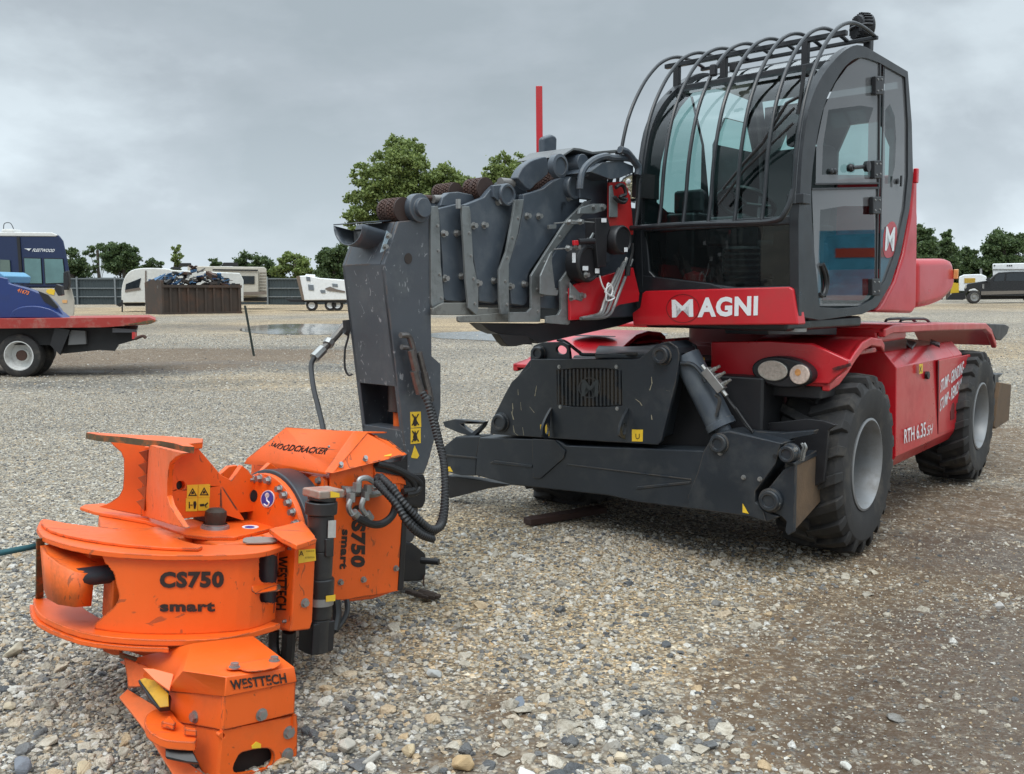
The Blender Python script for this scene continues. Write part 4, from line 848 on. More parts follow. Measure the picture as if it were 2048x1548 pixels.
# inner walls under the fenders, and the red front body between them carrying the lamps
zt = az[4][1]
fa = C.L(C.on(2, 1.12, 1662, 700))[0]
front_a = az[0][0]-.02
prismon(C,0,front_a,z(V5,(60,330),(60,452),(140,470),(500,478),(740,482),(765,455),(845,392),(850,345),(640,250),(400,235),(60,240)),.05,'front_panel',M['red'],None,.01)
b = MB(); b.prism([C.P(front_a+.03,.05,.97),C.P(front_a+.03,.7,.97),C.P(front_a+.03,.7,1.12),C.P(front_a+.03,.05,1.12)], C.u*.25); b.build('lamp_mount', M['black'], th, .01)
prismon(C,0,front_a-.012,z(V5,(758,392),(775,384),(858,362),(862,380),(780,404),(762,404)),.02,'scuffed_edge',mat('scuffed_red',(0.05,.008,.008),.7,dirt=(.35,.02,.02),dirt_amt=.9,dirt_s=25),None)
# light cluster
lc = ell(*z(V5,(467,415))[0], 61, 31, 32, 8)
lcl = prismon(C,0,front_a-.10,lc,.12,'light_cluster',M['black'],None,.015)
prismon(C,0,front_a-.115,ell(*z(V5,(415,405))[0],30,20.5,28,6),.02,'headlight',M['lamp'],lcl,.006)
prismon(C,0,front_a-.108,ell(*z(V5,(415,405))[0],33,23,28,6),.02,'bezel',M['black'],lcl,.003)
prismon(C,0,front_a-.115,ell(*z(V5,(568,427))[0],20,20,24,0),.02,'indicator_light',mat('clear_lamp',(0.62,.50,.42),.2,coat=1,var=.4,vs=60,bump=.3,bs=150),lcl,.006)
prismon(C,0,front_a-.120,ell(*z(V5,(560,415))[0],6,7,14,0),.005,'amber_bulb',M['amber'],lcl)
prismon(C,0,front_a-.03,z(V5,(460,485),(600,492),(600,505),(540,510),(470,498)),.03,'cluster_bracket',M['black'],lcl)
# far mirror fender trim: dark anti slip ovals
for (a, bb) in ((az[3][0]+.03, 2.0), (az[4][0]+.15, 2.05)):
    b = MB(); b.prism([C.P(a+math.cos(t)*.07, bb+math.sin(t)*.2, zt+.004-(0.0 if a > az[4][0] else .02)) for t in [i*math.pi/10 for i in range(20)]], C.n*.004); b.build('anti_slip_patch', M['black'], th)
b = MB(); b.fbox(C, az[5][0], azr[0][0]+.1, .08, .62, zt-.10, zt-.06); b.fbox(C, az[5][0], azr[0][0]+.1, 1.78, 2.32, zt-.10, zt-.06); b.build('top_cover', M['red'], th, .01)
b = MB(); b.fbox(C, azr[0][0], azr[0][0]+.7, .05, .62, zt-.03, azr[0][1]); b.build('rear_cover', M['red'], th, .02)
# rear lamp pod, grab handle
prismon(C,1,.10,z(V5,(1640,135),(1752,140),(1775,152),(1762,195),(1728,232),(1700,225),(1660,150)),.22,'rear_light_pod',M['black'],None,.01)
b = MB(); hp = [C.on(1,.35,*p) for p in z(V5,(1150,142),(1150,122),(1175,110),(1280,108),(1310,122),(1322,140))]; b.tube(hp, .012, 8); b.tube([p+C.w*.12 for p in hp], .012, 8); b.build('grab_handle', M['black'], th)
# rear stabiliser foot
rs = prismon(C,1,-.10,z(V5,(1722,472),(1786,484),(1772,690),(1698,738),(1690,730),(1710,560)),.04,'stabiliser_foot',M['brown'],None,.008)
prismon(C,1,.03,z(V5,(1690,425),(1745,420),(1712,448),(1715,475),(1722,480),(1705,735),(1690,738)),.30,'foot_arm',M['char'],rs,.01)

# ---- front outriggers
pa = -.95
bp_ = z(V4,(515,228),(1020,228),(1060,195),(1100,160),(1150,148),(1190,165),(1207,200),(1205,240),(1192,330),(1122,612),(1105,628),(640,600),(325,577),(330,520),(400,380),(425,335),(470,295),(512,262))
gr_hole = spl2(z(V4,(640,285),(790,270),(935,288),(938,365),(935,447),(790,455),(642,440),(637,365)), 1, True)
plate = prismon(C,0,pa,bp_,.035,'outrigger_carrier_plate',M['char'],None,.006,holes=[z(V4,(636,282),(720,272),(860,272),(936,284),(940,445),(860,452),(720,450),(640,440))])
prismon(C,0,pa+.02,z(V4,(630,268),(945,268),(950,458),(630,455)),.02,'grille_back',M['black'],plate)
b = MB()
for i in range(17):
    x0 = 640+i*17.8; b.prism(C.pts(0,pa-.002,z(V4,(x0,280-6*math.sin(i/16*3.14)),(x0+8,280-6*math.sin(i/16*3.14)),(x0+9,440+8*math.sin(i/16*3.14)),(x0+1,440+8*math.sin(i/16*3.14)))), C.u*.03)
for j in range(26):
    y0 = 284+j*6.2; b.prism(C.pts(0,pa+.004,z(V4,(640,y0),(936,y0),(936,y0+2),(640,y0+2))), C.u*.006)
gr = b.build('grille', M['char'], plate)
b = MB(); b.prism(C.pts(0,pa-.006,ell(*z(V4,(788,362))[0],22,21,28)), C.u*.01, [C.pts(0,pa-.006,ell(*z(V4,(788,362))[0],19.5,18.5,28))]); b.build('emblem_ring', M['char'], gr)
text('M', lambda x,y: C.on(0,pa-.006,x,y), z(V4,(752,400),(828,400),(755,326)), 'emblem_letter', mat('emblem_grey',(0.035,.042,.045),.35), gr, bold=.02)
for q in z(V4,(648,264),(914,264),(653,450),(918,459)): bolt(C,0,pa,q[0],q[1],plate,.010,sgn=-1,h=.006)
for cx_, cy_ in ((600,570),(958,575)):
    b = MB(); ring = z(V4,(cx_+8,450),(cx_-4,470),(cx_-18,530),(cx_-22,560),(cx_-8,585),(cx_+12,598),(cx_+18,600),(cx_+18,450)); 
    P3 = C.pts(0,pa,ring); mid = C.pts(0,pa,z(V4,(cx_+14,455),(cx_+14,598)))
    # an eye plate standing out of the carrier plate
    top, bot = mid[0], mid[1]; out = []; n_ = 12
    for i in range(n_+1):
        t = i/n_; p = top.lerp(bot, t); out.append(p-C.u*(.11*math.sin(min(t*1.35,1)*math.pi*.5)*(1-max(0,(t-.82)/.18)**2*.6)))
    hole_c = top.lerp(bot, .66)-C.u*.055
    hole = [hole_c+(C.n*math.sin(t_)*.04+C.u*math.cos(t_)*.025) for t_ in [i*math.pi/6 for i in range(12)]]
    b.prism(out, C.w*.018, [hole]); b.build('lifting_eye', M['char'], plate, .002)
decal(lambda x,y: C.on(0,pa,x,y), z(V4,(560,533),(602,533),(602,586),(562,584)), 'sticker', M['yellow'], plate)
st = decal(lambda x,y: C.on(0,pa,x,y), z(V4,(987,556),(1038,557),(1037,612),(987,611)), 'sticker', M['yellow'], plate)
text('U', lambda x,y: C.on(0,pa-.003,x,y), z(V4,(1003,600),(1022,600),(1003,575)), 'sticker_mark', M['decalk'], plate)
def boss(F, k, v, px, py, r, parent, h=.05, cap=True, mm='char'):
    p = F.on(k, v, px, py); a = -F.ax(k); b = MB(); b.lathe(p-a*.01, a, [(r*1.15,0),(r*1.15,.02),(r,.022),(r,h),(r*.9,h+.008),(r*.62,h+.008),(r*.6,h-.002),(.001,h-.002)], 28); b.build('pivot_pin', M[mm], parent, .002)
# knocks and scrapes in the paint of the carrier plate
tanm = mat('bare_scrape', (0.30,.27,.19), .7, var=.5, vs=60)
b = MB(); sr_ = random.Random(12)
for ln in (((400,560),(392,610),(385,650)),((195,710),(198,760),(190,800)),((262,700),(268,770)),((1380,485),(1385,540),(1365,600)),((1245,675),(1280,700),(1300,730)),((1380,810),(1385,850)),((200,900),(210,960),(240,985)),((280,915),(290,985)),((340,740),(380,790)),((240,590),(243,640)),((185,780),(205,850)),((1505,600),(1535,608)),((90,985),(140,1000))):
    P_ = [C.on(0, pa, *q_) for q_ in z(VO, *ln)]
    for p_a, p_b in zip(P_, P_[1:]):
        d_ = p_b-p_a; x_ = C.w*sr_.uniform(.003,.008); b.prism([p_a-C.u*.0008, p_a+x_*.6-C.u*.0008, p_b+x_-C.u*.0008, p_b-x_*.3-C.u*.0008], -C.u*.0006)
so_ = b.build('paint_scrapes', tanm, plate)
# ears, back member, tray, cross link behind the plate
b = MB()
car = prismon(C,0,pa+.035,z(V4,(512,230),(1010,230),(1050,200),(1150,190),(1170,240),(1100,600),(640,590),(345,570),(420,350)),.22,'carrier_box',M['char'],None,.01)
prismon(C,0,pa+.06,z(V4,(512,262),(514,190),(530,165),(570,150),(660,148),(690,165),(697,220),(697,262)),.03,'lug_plate',M['char'],plate,.005,holes=[ell(*z(V4,(657,186))[0],11,8.5,16,20)])
boss(C,0,pa+.06,*z(V4,(560,200))[0],.045,plate)
prismon(C,0,pa+.22,z(V4,(1100,200),(1120,150),(1230,140),(1275,160),(1290,195),(1285,330),(1230,330),(1190,240)),.03,'rear_ear_plate',M['char'],plate,.006)
b = MB(); b.prism(C.pts(0,pa,z(V4,(1130,150),(1160,146),(1200,175),(1207,205),(1190,190))), C.u*.24); b.build('ear_bridge', M['char'], plate, .004)
prismon(C,2,1.185,z(V4,(820,200),(850,152),(1110,150),(1110,225),(815,225)),.03,'top_tray',M['char'],plate,.006)
b = MB(); b.tube(C.pts(0,pa+.12,z(V4,(640,138),(680,150),(740,195),(775,208),(1010,206))), .012, 8); b.build('edge_bar', M['char'], plate)
# the beam that swings down to the near foot
ba = pa+.045
beam = z(V4,(275,592),(640,605),(680,630),(1330,655),(1352,600),(1385,568),(1440,560),(1690,620),(1672,650),(1655,720),(1560,850),(1562,890),(1600,935),(1672,962),(1650,975),(1610,990),(1540,966),(1250,925),(1010,895),(880,865),(430,815),(258,770),(262,680))
bm_ = prismon(C,0,ba-.04,beam,.20,'outrigger_beam',M['char'],None,.010)
for ln_ in (((325,712),(520,735),(522,722),(345,700)),((680,722),(1262,792),(1258,786),(682,716)),((1005,835),(1255,808),(1262,797),(1010,822))): prismon(C,0,ba-.047,z(V4,*ln_),.012,'stiffening_rib',M['char'],bm_,.003)
pb = prismon(C,0,ba-.052,z(V4,(520,600),(625,605),(676,655),(668,690),(560,785),(525,782)),.012,'bolted_cover',M['char'],bm_,.004)
prismon(C,0,ba-.052,z(V4,(1320,655),(1352,602),(1388,572),(1440,566),(1680,620),(1655,715),(1560,845),(1560,895),(1600,940),(1610,985),(1540,962),(1250,922),(1245,870),(1290,760)),.012,'end_plate',M['char'],bm_,.005)
for q, r in (((1395,620),.055),((1632,885),.062)): boss(C,0,ba-.05,*z(V4,q)[0],r,bm_,.04)
boss(C,0,pa,*z(V4,(1132,210))[0],.055,plate,.05); boss(C,0,pa,*z(V4,(380,522))[0],.062,plate,.045)
for q in ((1506,779),(1582,787),(1397,666),(1592,880),(1672,899),(1747,650)): bolt(C,0,ba-.055,*z(V4,q)[0],bm_,.011)
prismon(C,0,ba-.058,ell(*z(V4,(1650,680))[0],4,4,12),.01,'bolt_hole',M['black'],bm_)
decal(lambda x,y: C.on(0,ba-.053,x,y), z(V4,(1502,900),(1530,948),(1502,942)), 'sticker', M['yellow'], bm_)
decal(lambda x,y: C.on(0,ba-.020,x,y), z(V4,(128,730),(140,729),(153,753),(126,750)), 'sticker', M['yellow'], bm_)
# the other outrigger's end, sticking out past the carrier on the far side
lb = prismon(C,0,ba+.03,z(V4,(105,640),(165,590),(280,588),(262,690),(258,772),(190,770),(105,750)),.16,'outrigger_beam',M['char'],None,.008)
prismon(C,0,ba+.02,z(V4,(105,670),(265,685),(265,692),(105,678)),.02,'stiffening_rib',M['char'],lb,.002)
prismon(C,0,ba+.10,z(V4,(125,770),(430,815),(320,830),(240,850),(140,876),(125,872)),.10,'foot_arm',M['black'],lb,.006)
prismon(C,0,ba+.12,z(V4,(105,520),(160,508),(300,520),(290,545),(250,590),(190,575),(115,545)),.05,'foot_plate',M['char'],lb,.004,holes=[z(V4,(185,530),(290,530),(240,572),(215,555))])
# near foot: side cheek and muddy sole
prismon(C,0,ba-.03,z(V4,(1612,840),(1690,745),(1748,712),(1742,1032),(1712,1050),(1698,1030),(1705,985),(1680,960),(1622,935),(1600,905)),.03,'foot_cheek',M['char'],bm_,.006)
fb = C.L(C.on(0, ba-.03, *z(V4,(1745,720))[0]))[1]
foot = prismon(C,1,fb,z(V4,(1745,722),(1890,640),(1903,655),(1900,700),(1888,868),(1875,880),(1740,1032)),.02,'stabiliser_foot',M['brown'],bm_,.006)
b = MB(); q = C.pts(1,fb-.004,z(V4,(1738,712),(1885,634),(1905,655),(1747,728))); b.prism(q, C.w*.05); b.build('foot_edge', M['char'], bm_, .006)
b = MB(); q = C.pts(1,fb+.022,z(V4,(1730,705),(1880,640),(1885,870),(1742,1025))); b.prism(q, C.w*.045); b.build('foot_back', M['char'], bm_, .006)
# rear cheek of the beam and the wheel-side bracket
prismon(C,0,ba+.30,z(V4,(1480,500),(1560,528),(1680,520),(1800,505),(1880,515),(1940,535),(1900,560),(1895,640),(1880,800),(1660,900),(1500,860),(1440,600)),.03,'beam_rear_plate',M['black'],bm_,.006)
prismon(C,0,ba+.10,z(V4,(1490,560),(1690,572),(1840,560),(1830,580),(1730,600),(1700,612),(1690,622),(1450,562)),.06,'beam_top_flange',M['char'],bm_,.004)
boss(C,0,ba-.01,*z(V4,(1725,665))[0],.05,bm_,.07)
b = MB(); 
for dx in (0, 12): b.tube(C.pts(0,ba+.05,z(V4,(1770+dx,700),(1778+dx,660),(1785+dx,640),(1775+dx,620))), .008, 6)
b.build('grease_hose', M['zinc'], bm_)
# lifting cylinder
p0 = C.on(0, pa+.12, *z(V4,(1232,200))[0]); p1 = C.on(0, pa+.12, *z(V4,(1402,540))[0]); dcy = (p1-p0).normalized(); b = MB()
b.cyl(p0+dcy*.02, p1, .088, n=32); b.cyl(p1-dcy*.03, p1+dcy*.012, .093, n=32); b.cyl(p1, p1+dcy*.09, .05, n=20); b.cyl(p1+dcy*.10-C.u*.1, p1+dcy*.10+C.u*.1, .06, n=20)
cyl_ = b.build('lift_cylinder', M['charb'], th, .003)
b = MB(); b.tube(C.pts(0,pa+.02,z(V4,(1215,248),(1270,255),(1310,295),(1330,335))), .014, 8); b.tube(C.pts(0,pa+.03,z(V4,(1375,395),(1395,415),(1385,470),(1380,495))), .012, 8); b.build('hydraulic_pipe', M['char'], cyl_)
v0 = C.on(0, pa+.02, *z(V4,(1330,278))[0]); v1 = C.on(0, pa+.02, *z(V4,(1408,375))[0]); dd = v1-v0; x_, y_ = frame_of(dd)
b = MB(); b.obox((v0+v1)/2, dd, x_*.055, y_*.055); vb = b.build('valve_block', M['zinc'], cyl_, .004)
b = MB()
for t in (.15, .45, .8): b.cyl(v0+dd*t, v0+dd*t+C.w*-.05+C.n*.03, .014, n=6); b.cyl(v0+dd*t+C.w*-.05+C.n*.03, v0+dd*t+C.w*-.075+C.n*.045, .009, n=6)
b.cyl(v1, v1+dd.normalized()*.04, .013, n=6); b.cyl(v0, v0-dd.normalized()*.035, .013, n=6); b.build('valve_fitting', M['zinc'], vb)
b = MB(); b.tube(C.pts(0,pa+.06,z(V4,(1410,380),(1440,425),(1490,490),(1520,540),(1550,570))), .010, 7); b.tube(C.pts(0,pa+.05,z(V4,(1470,455),(1500,500),(1545,562))), .007, 6); b.build('hydraulic_hose', M['hose'], cyl_)
prismon(C,0,pa+.30,z(V4,(1303,222),(1323,222),(1323,248),(1303,248)),.004,'sticker',M['yellow'],None)
# dark carrier mass behind everything at the front
b = MB(); b.fbox(C,pa+.25,-.35,.35,1.95,.42,1.10); b.build('front_crossmember', M['black'], th, .02)
b = MB(); b.fbox(C,-.5,-.3,.7,1.9,.85,1.16); b.build('front_crossmember', M['black'], th, .02)

# ---- turret ring
b = MB(); b.lathe(C.P(1.15,1.2,1.10), (0,0,1), [(.62,0),(.62,.10),(.55,.12),(.55,.34),(0.001,.34)], 40); b.build('slewing_ring', mat('dark_red_ring',(0.18,.01,.012),.5), th, .005)
prismon(U,1,.30,z(V3,(760,1486),(1080,1474),(1078,1525),(1000,1525),(770,1525)),.3,'turret_plate',M['char'],None,.006)
b = MB(); q = U.on(1,.12,*z(V3,(893,1494))[0]); b.cyl(q, q+Vector((0,0,-.02)), .06, n=18); b.build('grease_cap', M['zinc'], th)
# ---- cab
CW = 1.12
def cabpt(v, *p): return [(U.L(U.on(1, 0.0, *q))[0], U.L(U.on(1, 0.0, *q))[2]) for q in z(v, *p)]
outer = cabpt(V3,(905,1440),(903,1000),(920,700),(950,500),(998,370),(1060,282),(1125,222),(1190,206),(1290,258),(1402,325),(1420,560),(1426,800),(1410,950),(1370,1150),(1325,1290),(1262,1398),(1195,1430),(1000,1458))
inner = cabpt(V3,(1000,1398),(972,1100),(962,860),(985,650),(1022,480),(1075,365),(1130,290),(1190,262),(1270,285),(1390,352),(1402,560),(1402,800),(1388,950),(1345,1150),(1300,1275),(1240,1360),(1180,1395),(1090,1405))
def smooth_prof(pr, i0, i1):
    mid_ = [(v.x, v.z) for v in spline([Vector((a, 0, zz)) for a, zz in pr[i0:i1]], 4)]; return pr[:i0]+mid_+pr[i1:]
outer_s = smooth_prof(outer, 2, 9); inner_s = smooth_prof(inner, 1, 9)
def ring3(prof, b): return [U.P(a, b, zz) for a, zz in prof]
for b0, dth in ((0.0, .055), (CW-.055, .055)):
    b = MB(); b.prism(ring3(outer_s, b0), U.w*dth, [ring3(inner_s, b0)]); fr_ = b.build('cab_side_frame', M['frame'], th, .012)
    if b0 == 0.0: fr0 = fr_
# glass + door of the near side
DG = glass('door_glass', (0.30,0.36,0.36), 1.0, body=0.65, bodyc=(0.17,0.172,0.178))
DGL = glass('door_glass_clear', (0.62,0.72,0.71), 1.0, body=0.06)
door_up = z(V3,(982,835),(985,660),(1020,490),(1072,378),(1128,302),(1190,262),(1272,288),(1278,560),(1268,832))
win_up = z(V3,(1010,795),(1015,660),(1040,500),(1110,490),(1185,480),(1245,490),(1222,560),(1218,797))
GF = M['frame']
gap = lambda x, y: U.on(1, .018, x, y)
def glasspanel(px, b0, name, m_, parent, holes=None): 
    b = MB(); P3 = U.pts(1, b0, px)
    if holes:
        H = [U.pts(1, b0, h) for h in holes]; allp = P3+[p for h in H for p in h]; b.add(allp, [list(t) for t in tessellate_polygon([P3]+H)])
    else: b.poly(P3)
    return b.build(name, m_, parent)
door = glasspanel(door_up, .012, 'cab_door', DG, fr0, holes=[win_up]); 
glasspanel(win_up, .012, 'window_pane', DGL, door)
low = z(V3,(965,862),(1268,856),(1262,1372),(1240,1392),(1000,1392),(975,1150)); lw = z(V3,(1000,955),(1110,935),(1240,935),(1262,1000),(1262,1372),(1240,1388),(1008,1388),(995,1150))
lowd = glasspanel(low, .012, 'lower_door_panel', DG, fr0, holes=[z(V3,(1003,955),(1110,938),(1238,938),(1250,1000),(1250,1365),(1235,1382),(1010,1382),(997,1150))])
glasspanel(z(V3,(1003,955),(1110,938),(1238,938),(1250,1000),(1250,1365),(1235,1382),(1010,1382),(997,1150)), .012, 'window_pane', glass('lower_pane',(0.42,.52,.52),1.0,body=.05), lowd)
rearq = z(V3,(1296,305),(1390,355),(1402,560),(1402,800),(1388,950),(1345,1150),(1300,1275),(1272,1340),(1280,860),(1290,600)); rh = z(V3,(1290,500),(1320,470),(1345,530),(1350,640),(1345,760),(1325,840),(1290,840))
sq = glasspanel(rearq, .012, 'rear_side_glass', DG, fr0, holes=[z(V3,(1298,500),(1320,474),(1342,530),(1348,640),(1342,760),(1322,836),(1296,836))]); glasspanel(z(V3,(1298,500),(1320,474),(1342,530),(1348,640),(1342,760),(1322,836),(1296,836)), .012, 'window_pane', DGL, sq)
def strip(px, b0, d, name, m_, parent, bev=.002): return prismon(U,1,b0,px,d,name,m_,parent,bev)
strip(z(V3,(980,833),(1270,830),(1270,838),(980,842)),.004,.01,'door_seal',M['black'],door)
strip(z(V3,(966,856),(1272,850),(1272,860),(966,866)),.004,.01,'door_seal',M['black'],door)
strip(z(V3,(1274,290),(1281,292),(1276,860),(1268,860)),.004,.01,'door_seal',M['black'],door)
strip(z(V3,(1265,860),(1272,860),(1264,1370),(1258,1370)),.004,.01,'door_seal',M['black'],door)
strip(z(V3,(1290,300),(1295,303),(1286,860),(1280,860)),.006,.006,'door_seal',M['black'],door)
strip(z(V3,(1280,860),(1285,860),(1276,1340),(1270,1345)),.006,.006,'door_seal',M['black'],door)
for (x0, y0, x1, y1) in ((1256,346,1292,430),(1250,730,1285,812),(1244,895,1282,974),(1240,1268,1278,1345)):
    h_ = strip(z(V3,(x0,y0),(x1,y0),(x1,y1),(x0,y1)), -.022, .03, 'hinge', M['black'], fr0, .006)
    for (qx, qy) in ((x0+9,y0+16),(x0+9,y1-16),(x1-9,y0+16),(x1-9,y1-20)): bolt(U,1,-.022,*z(V3,(qx,qy))[0],h_,.005,h=.003)
q = U.on(1, .0, *z(V3,(1188,760))[0]); b = MB(); b.lathe(q+U.w*.01, -U.w, [(.012,0),(.012,.03),(.032,.035),(.034,.06),(.001,.062)], 16); q2 = U.on(1,.0,*z(V3,(1135,765))[0]); b.lathe(q2+U.w*.01, -U.w, [(.02,0),(.026,.02),(.02,.035),(.001,.036)], 14); b.cyl(q-U.w*.03, q2-U.w*.02, .012); b.build('door_handle', M['black'], door, .002)
for e_ in ((1055,780),(1072,780)): 
    b = MB(); q = U.on(1,.0,*z(V3,e_)[0]); b.lathe(q+U.w*.012, -U.w, [(.016,0),(.018,.012),(.010,.02),(.001,.02)], 14); b.build('door_stop', M['black'], door)
b = MB(); q = U.on(1,.0,*z(V3,(1357,825))[0]); b.lathe(q+U.w*.012, -U.w, [(.018,0),(.018,.014),(.001,.016)], 14); b.obox(q-U.w*.02, U.n*.07, U.u*.015, U.w*.01); b.build('window_latch', M['black'], sq)
b = MB(); b.tube(U.pts(1,.004,z(V3,(1005,1205),(1022,1250),(1028,1300),(1015,1345),(1000,1340))), .012, 8); b.build('grab_handle', M['black'], lowd)
b = MB(); b.tube(U.pts(1,.0,z(V3,(1015,1200),(1035,1250),(1038,1300),(1022,1350))), .009, 8); b.build('grab_handle', M['black'], lowd)
# M emblem on the side glass
decal(lambda x,y: U.on(1,.012,x,y), spl2(z(V3,(1328,1008),(1350,1040),(1345,1130),(1330,1165),(1300,1172),(1288,1130),(1295,1050)),4,True), 'emblem_patch', mat('emblem_red',(0.42,.05,.06),.35), sq)
text('M', lambda x,y: U.on(1,.007,x,y), z(V3,(1297,1138),(1338,1141),(1303,1031)), 'emblem_letter', M['decalw'], sq, bold=.015)
# glazing of the front and roof: strips spanned between the side frames
front = [p for p in outer[0:8]]
mid = [(a+.035, zz) for a, zz in cabpt(V3,(905,1330),(903,1000),(920,700),(950,500),(998,370),(1060,282),(1125,230),(1190,218))]
def loft_between(prof, b0, b1, name, m_, parent, thick=None, bevel=0):
    pr = spline([Vector((a, 0, zz)) for a, zz in prof], 4); b = MB()
    rows = [[U.P(p.x, bb, p.z) for p in pr] for bb in (b0, b1)]; b.loft(rows)
    o = b.build(name, m_, parent, angle=60)
    if thick: 
        md = o.modifiers.new('solid', 'SOLIDIFY'); md.thickness = thick
    return o
WS = glass('windscreen', (0.56,0.73,0.71), 1.0)
wy = cabpt(V3,(902,985))[0][1]
loft_between([(mid[0][0],mid[0][1]),(mid[1][0],wy-.03)], .055, CW-.055, 'lower_windscreen', glass('lower_windscreen',(0.45,.52,.50),1.0,body=.35,bodyc=(.012,.014,.015)), th)
loft_between([(mid[1][0],wy)]+mid[2:6], .055, CW-.055, 'windscreen', WS, th)
loft_between([mid[5],mid[6],mid[7]], .055, CW-.055, 'roof_glass', glass('roof_glass',(0.50,.66,.64),1.0), th)
b = MB()
def fcross(a, zz, h, d, b0=.03, b1=CW-.03): b.fbox(U, a, a+d, b0, b1, zz-h/2, zz+h/2)
for args in ((mid[1][0]-.01, wy-.015, .05, .05), (mid[5][0]-.01, mid[5][1], .05, .06), (mid[0][0]-.03, mid[0][1]-.03, .12, .1)):
    b = MB(); fcross(*args); b.build('cab_crossbar', M['frame'], th, .008)
# roof behind the glass, back wall with window openings, floor
rf = [outer[7], outer[8], outer[9]]; b = MB(); b.prism([U.P(a, .05, zz-.012) for a, zz in rf]+[U.P(a, .05, zz-.06) for a, zz in reversed(rf)], U.w*(CW-.1)); b.build('cab_roof', M['frame'], th, .01)
ba_ = outer[10][0]-.04
zz0, zz1 = 1.95, 2.95
b = MB()
wall = [U.P(ba_, .05, 1.55), U.P(ba_, CW-.05, 1.55), U.P(ba_, CW-.05, zz1+.03), U.P(ba_, .05, zz1+.03)]
hw = []
for (b0, b1) in ((.13,.50),(.62,.98)):
    hw.append([U.P(ba_, bb, c_) for bb, c_ in ((b0,2.02),(b1,2.02),(b1,2.60),(b1-.08,2.78),(b0+.08,2.78),(b0,2.60))])
b.prism(wall, U.u*.03, hw); b.build('cab_rear_wall', M['frame'], th)
b = MB(); b.poly([U.P(ba_-.005, bb, c_) for bb, c_ in ((.1,2.0),(CW-.1,2.0),(CW-.1,2.9),(.1,2.9))]); b.build('rear_window', WS, th)
# far side: pillars between panes, so that sky shows through in separate panes
b = MB(); P3 = ring3([(a*0.94+.05, zz*.985+.03) for a, zz in inner], CW-.04)
def rc(a0, a1, z0, z1, ch=.12): return [(a0,z0),(a1,z0),(a1,z1-ch),(a1-ch*.5,z1),(a0+ch*.7,z1),(a0,z1-ch)]
win1 = [U.P(a, CW-.04, c_) for a, c_ in rc(.07,.70,1.95,2.92,.30)]; win2 = [U.P(a, CW-.04, c_) for a, c_ in rc(.84,1.40,1.98,2.84,.2)]
b.prism(P3, U.w*.02, [win1, win2]); b.build('cab_side_wall', M['frame'], th)
b = MB(); b.poly([p+U.w*.01 for p in win1]); b.poly([p+U.w*.01 for p in win2]); b.build('side_window', WS, th)
b = MB(); b.fbox(U,.02,1.35,.06,CW-.06,1.50,1.56); b.build('cab_floor', M['black'], th)
b = MB(); b.fbox(U,.55,1.10,.33,.85,1.70,1.95); b.fbox(U,.62,1.1,.38,.80,1.56,1.70)
sb = [(1.02,1.92),(1.12,1.95),(1.26,2.48),(1.22,2.60),(1.12,2.60),(1.08,2.45)]; b.prism([U.P(a,.36,c_) for a, c_ in sb], U.w*.46)
seat_ = b.build('operator_seat', M['seat'], th, .04)
b = MB(); b.fbox(U,1.16,1.24,.46,.72,2.62,2.78); b.build('headrest', M['seat'], seat_, .03)
b = MB(); b.fbox(U,.60,1.0,.26,.33,1.98,2.05); b.fbox(U,.60,1.0,.86,.93,1.98,2.05); b.build('armrest', M['seat'], seat_, .02)
b = MB(); b.cyl(U.P(.22,.58,1.55), U.P(.36,.58,2.10), .05); b.fbox(U,.15,.36,.46,.72,1.9,2.08); sc_ = b.build('steering_column', M['black'], th, .02)
ct = U.P(.40,.58,2.17); ax_ = (U.n*.85+U.u*.5).normalized(); x_, y_ = frame_of(ax_); b = MB()
b.tube([ct+(x_*math.cos(t)+y_*math.sin(t))*.18 for t in [i*math.pi/8 for i in range(17)]], .016, 8, 1, smooth=False)
for t in (0.3, 2.4, 4.5): b.cyl(ct, ct+(x_*math.cos(t)+y_*math.sin(t))*.18, .012)
b.build('steering_wheel', M['black'], sc_)
b = MB(); b.cyl(U.P(.30,.22,1.95), U.P(.32,.20,2.42), .012); b.ball(U.P(.32,.20,2.44), .03); b.fbox(U,.2,.5,.1,.28,1.56,1.98); b.build('control_lever', M['black'], th)
b = MB(); b.fbox(U,.18,.42,.82,1.04,1.56,2.12); b.fbox(U,.24,.28,.80,1.02,2.12,2.27); b.build('console', M['black'], th, .03)
b = MB(); b.lathe(U.P(.16,.80,1.56), (0,0,1), [(.09,0),(.085,.1),(.06,.17),(.001,.19)], 18); b.build('red_cone', M['redplas'], th)
b = MB()
for i in range(9): b.lathe(U.P(.22,.5,1.58+i*.035), (0,0,1), [(.10,0),(.115,.018),(.10,.034)], 20)
b.build('bellows', M['black'], th)
# wiper
b = MB(); wpt = lambda *p: [U.on(0, mid[1][0]-.06, *q) for q in z(V3,*p)]
b.tube(wpt((640,760),(740,650),(850,470),(905,440)), .010, 6, smooth=False); b.tube(wpt((930,300),(915,440),(900,520)), .012, 6); b.build('wiper', M['black'], th)
b = MB(); b.tube(wpt((560,860),(690,700),(885,490)), .008, 6, smooth=False); b.tube(wpt((540,930),(660,770),(880,560)), .008, 6, smooth=False); b.build('wiper_linkage', M['black'], th)
